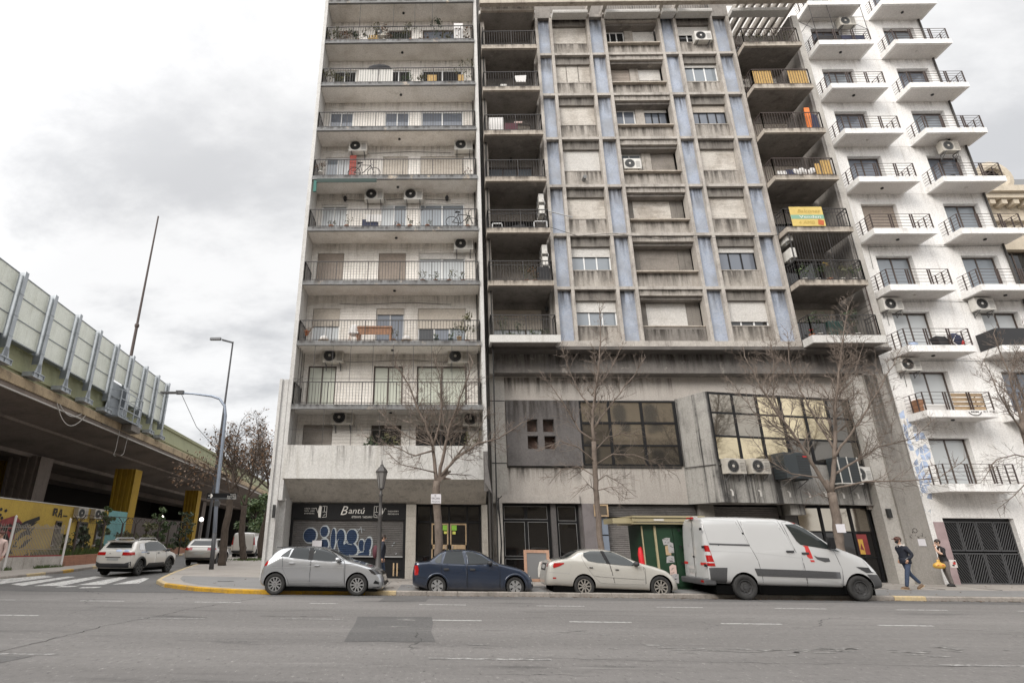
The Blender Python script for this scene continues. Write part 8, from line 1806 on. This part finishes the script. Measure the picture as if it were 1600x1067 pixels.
m = Mesh('red_cloth'); m.smooth = True; m.path([(7.06,21.6,.7),(7.05,21.55,1.0),(7.03,21.57,1.3),(7.05,21.6,1.48),(7.08,21.6,1.53)], [.085,.11,.1,.07,.02], 10); tag(m.build('red_coat'), 'bright red cloth hanging at the left side of the green kiosk', 'cloth')
ab = thing('framed_board', 'pale wooden framed notice board standing between the blue and champagne cars', 'board', (3.3,21.5,SZ(0,21.5)))
m = Mesh('wood_frame')
for a, b, c, d in ((2.88,3.78,1.3,1.4),(2.88,3.78,.35,.45),(2.88,2.98,.45,1.3),(3.68,3.78,.45,1.3)): m.box(a,b,21.5,21.55,c,d)
for x in (2.95,3.7): m.box(x-.03,x+.03,21.52,21.56,SZ(0,21.5),.35); m.tube((x,21.55,1.2),(x,21.95,SZ(0,21.9)),.02,n=4)
m.build('frame', ab); m = Mesh('pot_grey'); m.box(2.98,3.68,21.52,21.53,.45,1.3); f_ = sub(m.build('board_face', ab)); m = Mesh('pot_white'); m.poly([(3.35,21.515,.5),(3.55,21.515,.52),(3.5,21.515,.9),(3.56,21.515,1.05),(3.42,21.515,1.0),(3.36,21.515,.8)]); m.build('poster', f_)
m = Mesh('paper'); m.box(-5.5,-5.1,25.17,25.2,1.35,1.66); tag(m.build('paper_notice'), 'square white paper stuck on the graffiti of the roller shutter', 'notice')

# fallen leaves and litter along the gutter and the tree pits
m = Mesh('leaf_dry'); rnd = random.Random(44)
for i in range(900):
    if i < 520: x, y = rnd.uniform(-5, 30), 19.84-abs(rnd.gauss(0,.16)); z = .012
    elif i < 760: cx = rnd.choice((-.13,5.47,13.5,21)); x, y = rnd.gauss(cx,.7), rnd.gauss(20.9,.4); z = SZ(x, max(y,20), .15)
    else: x, y = rnd.uniform(-12,25), rnd.uniform(20.3,25); z = SZ(x, y, .145)
    if i >= 520 and y < 20.05: continue
    a = rnd.uniform(0, pi); s_ = rnd.uniform(.02,.055); m.poly([(x-s_*cos(a),y-s_*sin(a),z),(x+s_*.5*sin(a),y-s_*.5*cos(a),z+.012),(x+s_*cos(a),y+s_*sin(a),z+.004),(x-s_*.5*sin(a),y+s_*.5*cos(a),z+.015)])
stuff(m.build('fallen_leaves'))
# ------------------------------------------------------------------ people
def skin_body(name, parent, verts, edges, radii, mat, mats=None, root=0, subdiv=2):
    me = bpy.data.meshes.new(name); me.from_pydata(verts, edges, []); o = bpy.data.objects.new(name, me); COL.objects.link(o)
    md = o.modifiers.new('skin', 'SKIN'); md.use_smooth_shade = True
    for i, r in enumerate(radii): sv = me.skin_vertices[0].data[i]; sv.radius = r if isinstance(r, tuple) else (r, r); sv.use_root = (i == root)
    sb = o.modifiers.new('sub', 'SUBSURF'); sb.levels = sb.render_levels = subdiv
    dg = bpy.context.evaluated_depsgraph_get(); m2 = bpy.data.meshes.new_from_object(o.evaluated_get(dg)); bpy.data.objects.remove(o)
    m2.materials.clear(); m2.materials.append(MATS[mat])
    for p in m2.polygons: p.use_smooth = True; p.material_index = 0
    if mats:
        for mm, fn in mats:
            m2.materials.append(MATS[mm]); k = len(m2.materials)-1
            for p in m2.polygons:
                if fn(p.center): p.material_index = k
    m2.name = name; return link(name, m2, parent, local=True)
def head_parts(t, c, r, hair, face, back=False, cap=None, mask=False, turn=0):
    """face details on a head centred at c; the face looks along +y turned by 'turn' (local frame)"""
    def L(p): x, y, z = p; return (c[0]+x*cos(turn)-y*sin(turn), c[1]+x*sin(turn)+y*cos(turn), c[2]+z)
    m = Mesh(hair); m.smooth = True; b = len(m.v); m.ball((0,-.018,.035), r*1.06, 14, 10, (.88,1.0,.98)); m.xform(lambda v: Vector(L(v)), b)
    for i in range(len(m.v)): pass
    keep = [f for f in m.f if not all(((m.v[i][0]-c[0])*-sin(turn)+(m.v[i][1]-c[1])*cos(turn)) > r*.5 and m.v[i][2]-c[2] < r*.62 for i in f) and not all(m.v[i][2]-c[2] < -r*.35 for i in f)]
    n = len(keep); m.f = keep; m.mi = [0]*n; m.sm = [True]*n; m.build('hair', t, local=True)
    m = Mesh(face); m.smooth = True; m.ball(L((0,r*.93,-.01)), .017, 8, 6, (1,1.2,1.5))
    for s_ in (-1, 1): m.ball(L((s_*r*.8,-.005,0)), .024, 8, 6, (.5,1,1.4))
    m.build('nose_and_ears', t, local=True)
    m = Mesh('hair_dark')
    for s_ in (-1, 1): m.ball(L((s_*.033,r*.86,.018)), .009, 6, 4, (1.4,.6,.8)); m.ball(L((s_*.033,r*.88,.036)), .011, 6, 4, (1.6,.5,.4))
    m.build('eyes_and_brows', t, local=True)
    m = Mesh('maroon'); m.ball(L((0,r*.84,-.055)), .017, 8, 5, (1.5,.5,.4)); m.build('mouth', t, local=True)
    if cap:
        m = Mesh(cap); m.smooth = True; m.ball((c[0],c[1],c[2]+.045), r*1.1, 14, 8, (.9,1.05,.75)); m.f = [f for f in m.f if not all(m.v[i][2] < c[2]+.02 for i in f)]; m.mi = [0]*len(m.f); m.sm = [True]*len(m.f)
        q = [L(p) for p in ((-.07,.07,.06),(.07,.07,.06),(.055,.19,.035),(-.055,.19,.035))]; m.hexa(q, [(a, b_, z+.012) for a, b_, z in q]); m.build('cap', t, local=True)
    if mask:
        m = Mesh('mask_black'); m.smooth = True; m.ball(L((0,r*.42,-.045)), r*.72, 10, 8, (.95,.85,.8)); m.build('face_mask', t, local=True)
def hand(t, wrist, d, up, skin='skin', curl=.6, s=1., thumb=1):
    """palm with four bent fingers and a thumb; d points along the fingers, up is the back of the hand"""
    d = Vector(d).normalized(); up = (Vector(up)-d*Vector(up).dot(d)).normalized(); sd = d.cross(up); w = Vector(wrist)
    m = Mesh(skin); m.smooth = True; m.path([w, w+d*.04*s, w+d*.085*s], [.024*s,.036*s,.034*s], 8)
    for i, L_ in enumerate((.066,.075,.07,.055)):
        b = w+d*.085*s+sd*(i-1.5)*.019*s; k = b+(d-up*curl*.4).normalized()*L_*.5*s; e = k+(d*.6-up*curl).normalized()*L_*.5*s; m.path([b-d*.015, k, e], [.0095*s,.009*s,.007*s], 6)
    b = w+d*.03*s+sd*thumb*-.03*s; m.path([b, b+(d*.6-sd*thumb*.8-up*.3)*.035*s, b+(d*1.2-sd*thumb*.9-up*.7)*.05*s], [.012*s,.011*s,.008*s], 6)
    return m.build('hand', t, local=True)
def shoe(t, p, d, mat, L_=.27, pitch=0, sole='frame_black'):
    d = Vector((d[0], d[1], 0)).normalized(); sd = Vector((-d.y, d.x, 0)); m = Mesh(mat); m.smooth = True; up = Vector((0,0,1)); dd = d*cos(pitch)+up*sin(pitch); uu = -d*sin(pitch)+up*cos(pitch)
    m.path([Vector(p)-dd*.07+uu*.05, Vector(p)+uu*.055, Vector(p)+dd*.1+uu*.045, Vector(p)+dd*(L_-.1)+uu*.035], [.045,.05,.045,.03], 10)
    m.smooth = False; m.mat(sole); a = Vector(p); q = [a-dd*.1-sd*.036, a-dd*.1+sd*.036, a+dd*(L_-.07)+sd*.03, a+dd*(L_-.07)-sd*.03]; m.hexa([v for v in q], [v+uu*.025 for v in q]); return m.build('shoe', t, local=True)
# man in navy jacket walking left with his hands in his pockets; local frame: +y is his walking direction, z up
def man():
    x, y = 16.9, 22.45; t = thing('person', 'man in dark navy jacket, blue jeans and black face mask walking left', 'person', (x, y, SZ(x, y)), radians(90))
    H_ = [(0,0,.93),(0,.02,1.08),(0,.03,1.25),(0,.04,1.42),(0,.06,1.50), (-.1,0,.9),(-.12,.16,.5),(-.12,.28,.09), (.1,0,.9),(.12,-.12,.52),(.12,-.42,.2), (-.19,.03,1.41),(-.27,-.1,1.17),(-.2,.06,1.0), (.19,.03,1.41),(.28,-.12,1.18),(.2,.05,1.0), (0,.09,1.57),(0,.1,1.66),(0,.1,1.72)]
    E_ = [(0,1),(1,2),(2,3),(3,4),(0,5),(5,6),(6,7),(0,8),(8,9),(9,10),(3,11),(11,12),(12,13),(3,14),(14,15),(15,16),(4,17),(17,18),(18,19)]
    R_ = [(.16,.13),(.17,.14),(.19,.145),(.17,.12),(.06,.06),(.1,.1),(.075,.08),(.06,.06),(.1,.1),(.075,.08),(.058,.06),(.085,.085),(.07,.07),(.055,.055),(.085,.085),(.07,.07),(.055,.055),(.06,.06),(.085,.095),(.07,.08)]
    skin_body('body', t, H_, E_, R_, 'jacket_navy', [('jeans', lambda c: c.z < .9), ('skin', lambda c: c.z > 1.53), ('fleece', lambda c: 1.475 < c.z <= 1.53)])
    m = Mesh('jacket_navy'); m.smooth = True; m.lathe([(.18,.86),(.205,.9),(.205,.98),(.2,1.06)], (0,.01,0), 'z', 18); b = len(m.v); m.v = [(vx*1.0, vy*.82, vz) for vx, vy, vz in m.v]; m.build('jacket_hem', t, local=True)
    m = Mesh('fleece'); m.smooth = True; m.path([(-.09,.03,1.47),(-.06,-.05,1.5),(.06,-.05,1.5),(.09,.03,1.47),(.05,.12,1.43)], .03, 6); m.build('collar', t, local=True)
    m = Mesh('frame_steel'); m.tube((-.235,.06,1.08),(-.2,.15,1.0),.01,n=4); m.build('pocket_zip', t, local=True)
    head_parts(t, (0,.1,1.665), .105, 'hair_brown', 'skin', cap='cap_brown', mask=True)
    hand(t, (-.2,.07,1.0), (0,.5,-1), (-1,0,0), 'skin', .8); hand(t, (.2,.06,1.0), (0,.5,-1), (1,0,0), 'skin', .8, thumb=-1)
    shoe(t, (-.12,.3,.0), (0,1), 'shoe_brown', pitch=.12, sole='wood_pale'); shoe(t, (.12,-.44,.07), (0,1), 'shoe_brown', pitch=-.5, sole='wood_pale')
man()
def woman():
    x, y = 19.55, 24.0; t = thing('person', 'woman in black top and grey trousers with yellow bag, hand at mouth', 'person', (x, y, SZ(x, y)), radians(80))
    H_ = [(0,0,.9),(0,.01,1.05),(0,.02,1.2),(0,.02,1.36),(0,.03,1.44), (-.09,0,.87),(-.12,.04,.48),(-.13,.0,.08), (.09,0,.87),(.13,-.02,.48),(.15,-.1,.08), (-.16,.02,1.36),(-.21,.05,1.12),(-.12,.22,1.26),(-.04,.2,1.44), (.16,.02,1.36),(.2,-.02,1.1),(.19,.1,.92), (0,.06,1.51),(0,.08,1.58),(0,.07,1.64)]
    E_ = [(0,1),(1,2),(2,3),(3,4),(0,5),(5,6),(6,7),(0,8),(8,9),(9,10),(3,11),(11,12),(12,13),(13,14),(3,15),(15,16),(16,17),(4,18),(18,19),(19,20)]
    R_ = [(.15,.13),(.135,.115),(.15,.125),(.14,.1),(.05,.05),(.1,.1),(.07,.075),(.052,.055),(.1,.1),(.07,.075),(.052,.055),(.07,.07),(.055,.055),(.042,.042),(.032,.032),(.07,.07),(.055,.055),(.035,.035),(.05,.05),(.08,.09),(.065,.075)]
    skin_body('body', t, H_, E_, R_, 'shirt_black', [('trousers_grey', lambda c: c.z < .9 and abs(c.x) < .3), ('skin_pale', lambda c: c.z > 1.47 and c.y < .3), ('skin_pale', lambda c: c.y > .11 and c.z > 1.15 and c.x < -.0), ('skin_pale', lambda c: c.x > .12 and .85 < c.z < 1.06 and c.y > .03)])
    head_parts(t, (0,.075,1.59), .098, 'hair_dark', 'skin_pale')
    hand(t, (-.05,.19,1.43), (.3,-.1,1), (-1,.6,0), 'skin_pale', .8, .9); h = hand(t, (.19,.11,.92), (0,.15,-1), (1,0,0), 'skin_pale', 1.2, .9, -1)
    m = Mesh('bag_white'); m.path([(-.1,.1,1.38),(-.14,.14,1.2),(.12,-.12,1.0)], .012, 4); m.path([(.06,-.08,1.4),(.16,-.1,1.2)], .012, 4); m.build('bag_strap', t, local=True)
    shoe(t, (-.13,.02,.0), (0,1), 'shoe_black', .24); shoe(t, (.15,-.1,.0), (-.2,1), 'shoe_black', .24)
    M_ = matrix_of((x, y, SZ(x, y)), radians(80))
    q = M_ @ Vector((-.06,.24,.62)); b = thing('carrier_bag', 'knotted yellow plastic carrier bag with red print held by the woman', 'bag', q, radians(80))
    m = Mesh('bag_yellow'); m.smooth = True; m.lathe([(.001,.0),(.15,.03),(.2,.1),(.17,.19),(.07,.24),(.04,.28),(.06,.33),(.001,.34)], (0,0,0), 'z', 12); m.v = [(vx*.75+.008*sin(vz*60), vy*1.15, vz) for vx, vy, vz in m.v]; m.build('sack', b, local=True); m = Mesh('bag_print'); m.ball((-.13,-.03,.13), .05, 8, 5, (.35,1.6,.6)); m.ball((-.13,.1,.14), .03, 8, 5, (.35,1.4,.6)); m.build('print', b, local=True)
    q = M_ @ Vector((-.14,-.2,.68)); b = thing('tote_bag', 'white printed tote bag hanging at the hip of the woman', 'bag', q, radians(92)); m = Mesh('bag_white'); m.hexa([(-.035,-.13,0),(.035,-.13,0),(.035,.13,0),(-.035,.13,0)],[(-.02,-.13,.28),(.02,-.13,.28),(.02,.13,.28),(-.02,.13,.28)]); m.build('sack', b, local=True, bevel=.012); m = Mesh('tape_red'); m.box(-.045,-.035,-.06,.03,.12,.2); m.mat('hair_dark'); m.box(-.045,-.035,.0,.08,.06,.11); m.box(-.043,-.033,-.08,-.02,.2,.24); m.build('print', b, local=True)
woman()
def walker(x, y, rot, label, top, legs, hair, h=1.72, extra=None, skin='skin'):
    k = h/1.72; t = thing('person', label, 'person', (x, y, SZ(x, y)), rot)
    H_ = [(0,0,.93),(0,.01,1.1),(0,.02,1.28),(0,.02,1.42),(0,.03,1.5),(-.09,0,.9),(-.1,.1,.5),(-.1,.12,.07),(.09,0,.9),(.1,-.06,.5),(.1,-.2,.1),(-.18,.02,1.4),(-.24,.0,1.13),(-.22,.1,.88),(.18,.02,1.4),(.24,-.05,1.13),(.22,.0,.88),(0,.05,1.57),(0,.06,1.64),(0,.05,1.7)]
    E_ = [(0,1),(1,2),(2,3),(3,4),(0,5),(5,6),(6,7),(0,8),(8,9),(9,10),(3,11),(11,12),(12,13),(3,14),(14,15),(15,16),(4,17),(17,18),(18,19)]
    R_ = [.15,.155,.17,.15,.055,.095,.07,.055,.095,.07,.055,.08,.062,.04,.08,.062,.04,.055,.085,.07]
    skin_body('body', t, [(a*k, b*k, c*k) for a, b, c in H_], E_, [r*k for r in R_], top, [(legs, lambda c: c.z < .9*k and abs(c.x) < .2*k), (skin, lambda c: c.z > 1.53*k)])
    head_parts(t, (0,.06*k,1.65*k), .1*k, hair, skin); hand(t, (-.22*k,.1*k,.88*k), (0,.2,-1), (-1,0,0), skin); hand(t, (.22*k,0,.88*k), (0,.2,-1), (1,0,0), skin, thumb=-1); shoe(t, (-.1*k,.13*k,0), (0,1), 'shoe_black'); shoe(t, (.1*k,-.2*k,.03), (0,1), 'shoe_black', pitch=-.2)
    return t
t = walker(-2.35, 23.2, radians(-80), 'person in a dark jacket half hidden behind the old iron lantern post', 'jacket_navy', 'jeans', 'hair_dark', 1.66)
m = Mesh('maroon'); m.smooth = True; m.ball((0,-.24,1.08), .2, 12, 8, (.85,.6,1.25)); m.build('backpack', t, local=True)
t = walker(-11.35, 40.2, radians(170), 'person in black clothes with a dark backpack walking by the curved tree', 'shirt_black', 'shirt_black', 'hair_brown', 1.75)
m = Mesh('fleece'); m.smooth = True; m.path([(-.14,.05,1.47),(0,-.1,1.5),(.14,.05,1.47)], .045, 6); m.build('scarf', t, local=True); m = Mesh('maroon'); m.ball((-.28,.1,1.0), .18, 10, 8, (.8,.7,1.3)); m.build('shoulder_bag', t, local=True)
walker(-16.12, 21.5, radians(200), 'person in a pale pink top with black cap at the left edge of the picture', 'pink_cloth', 'pink_cloth', 'cap_brown', 1.68)
# ------------------------------------------------------------------ rain stains running down from ledges: thin films of dirt on the faces
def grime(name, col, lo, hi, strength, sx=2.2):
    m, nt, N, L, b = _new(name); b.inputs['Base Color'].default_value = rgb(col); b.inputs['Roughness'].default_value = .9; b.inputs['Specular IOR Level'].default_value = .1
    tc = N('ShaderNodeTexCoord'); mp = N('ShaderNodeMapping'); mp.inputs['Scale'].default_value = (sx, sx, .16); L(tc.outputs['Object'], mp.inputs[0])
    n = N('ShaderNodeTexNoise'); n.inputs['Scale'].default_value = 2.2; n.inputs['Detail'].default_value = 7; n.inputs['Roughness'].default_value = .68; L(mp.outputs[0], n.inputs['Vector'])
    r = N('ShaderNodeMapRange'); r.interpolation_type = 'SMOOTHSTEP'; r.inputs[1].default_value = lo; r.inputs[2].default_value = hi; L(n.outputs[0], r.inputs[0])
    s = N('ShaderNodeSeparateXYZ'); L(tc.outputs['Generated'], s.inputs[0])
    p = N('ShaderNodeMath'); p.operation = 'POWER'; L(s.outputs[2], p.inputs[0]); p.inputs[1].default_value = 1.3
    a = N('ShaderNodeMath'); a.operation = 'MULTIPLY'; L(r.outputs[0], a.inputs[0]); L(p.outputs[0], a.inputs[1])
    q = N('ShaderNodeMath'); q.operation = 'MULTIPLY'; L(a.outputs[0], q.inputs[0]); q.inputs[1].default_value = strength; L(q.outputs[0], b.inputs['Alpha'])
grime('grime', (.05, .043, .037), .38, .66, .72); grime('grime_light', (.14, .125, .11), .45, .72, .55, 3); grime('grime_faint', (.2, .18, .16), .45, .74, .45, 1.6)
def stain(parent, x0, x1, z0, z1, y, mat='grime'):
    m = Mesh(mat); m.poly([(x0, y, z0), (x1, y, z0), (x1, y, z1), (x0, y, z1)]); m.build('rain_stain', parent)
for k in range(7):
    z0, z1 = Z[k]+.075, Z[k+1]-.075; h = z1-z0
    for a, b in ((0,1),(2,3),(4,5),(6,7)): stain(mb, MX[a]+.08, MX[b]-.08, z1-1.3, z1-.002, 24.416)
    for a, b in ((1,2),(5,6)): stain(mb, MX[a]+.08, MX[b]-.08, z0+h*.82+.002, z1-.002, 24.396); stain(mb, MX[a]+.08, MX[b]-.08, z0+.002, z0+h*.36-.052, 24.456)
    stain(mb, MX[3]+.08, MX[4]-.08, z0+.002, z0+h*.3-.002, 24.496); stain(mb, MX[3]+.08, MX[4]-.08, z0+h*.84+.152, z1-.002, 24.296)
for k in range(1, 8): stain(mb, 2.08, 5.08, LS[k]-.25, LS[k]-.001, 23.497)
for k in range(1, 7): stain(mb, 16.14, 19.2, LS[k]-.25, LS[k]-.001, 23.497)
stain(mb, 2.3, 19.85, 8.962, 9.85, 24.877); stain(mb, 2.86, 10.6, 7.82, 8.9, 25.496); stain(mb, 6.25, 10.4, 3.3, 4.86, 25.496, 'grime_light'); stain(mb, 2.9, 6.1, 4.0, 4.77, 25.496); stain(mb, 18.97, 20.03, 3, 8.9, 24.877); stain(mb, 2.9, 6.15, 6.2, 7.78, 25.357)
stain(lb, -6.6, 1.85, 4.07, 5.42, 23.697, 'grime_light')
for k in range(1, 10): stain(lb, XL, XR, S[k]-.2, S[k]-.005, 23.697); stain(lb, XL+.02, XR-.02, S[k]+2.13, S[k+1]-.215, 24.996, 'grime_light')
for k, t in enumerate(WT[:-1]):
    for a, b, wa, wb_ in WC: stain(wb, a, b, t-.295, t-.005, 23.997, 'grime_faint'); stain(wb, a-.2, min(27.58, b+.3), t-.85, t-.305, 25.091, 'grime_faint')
# ------------------------------------------------------------------ the far side of the avenue, behind the camera, that the bronze glass mirrors
ob = thing('classical_building', 'cream building with arched windows across the avenue, mirrored in the bronze glass', 'building', (10, -24, 0))
m = Mesh('cream_stone'); m.box(-45, 46, -34, -24, 0, 25); m.build('wall', ob)
m = Mesh('cream_stone'); [m.box(-45.2, 46.2, -24, -23.5, z, z+.4) for z in (5, 10.2, 15.4, 20.6, 24.8)]; m.build('cornice', ob)
for i in range(22):
    for z in (6, 11.2, 16.4, 21.4):
        x = -42+i*4.1; m = Mesh('pane_dark'); m.prism([(x-.8, z), (x+.8, z)]+[(x+.8*cos(a), z+2.1+.8*sin(a)) for a in [pi*k/8 for k in range(9)]], 'y', -23.98, -23.94); m.build('window', ob)
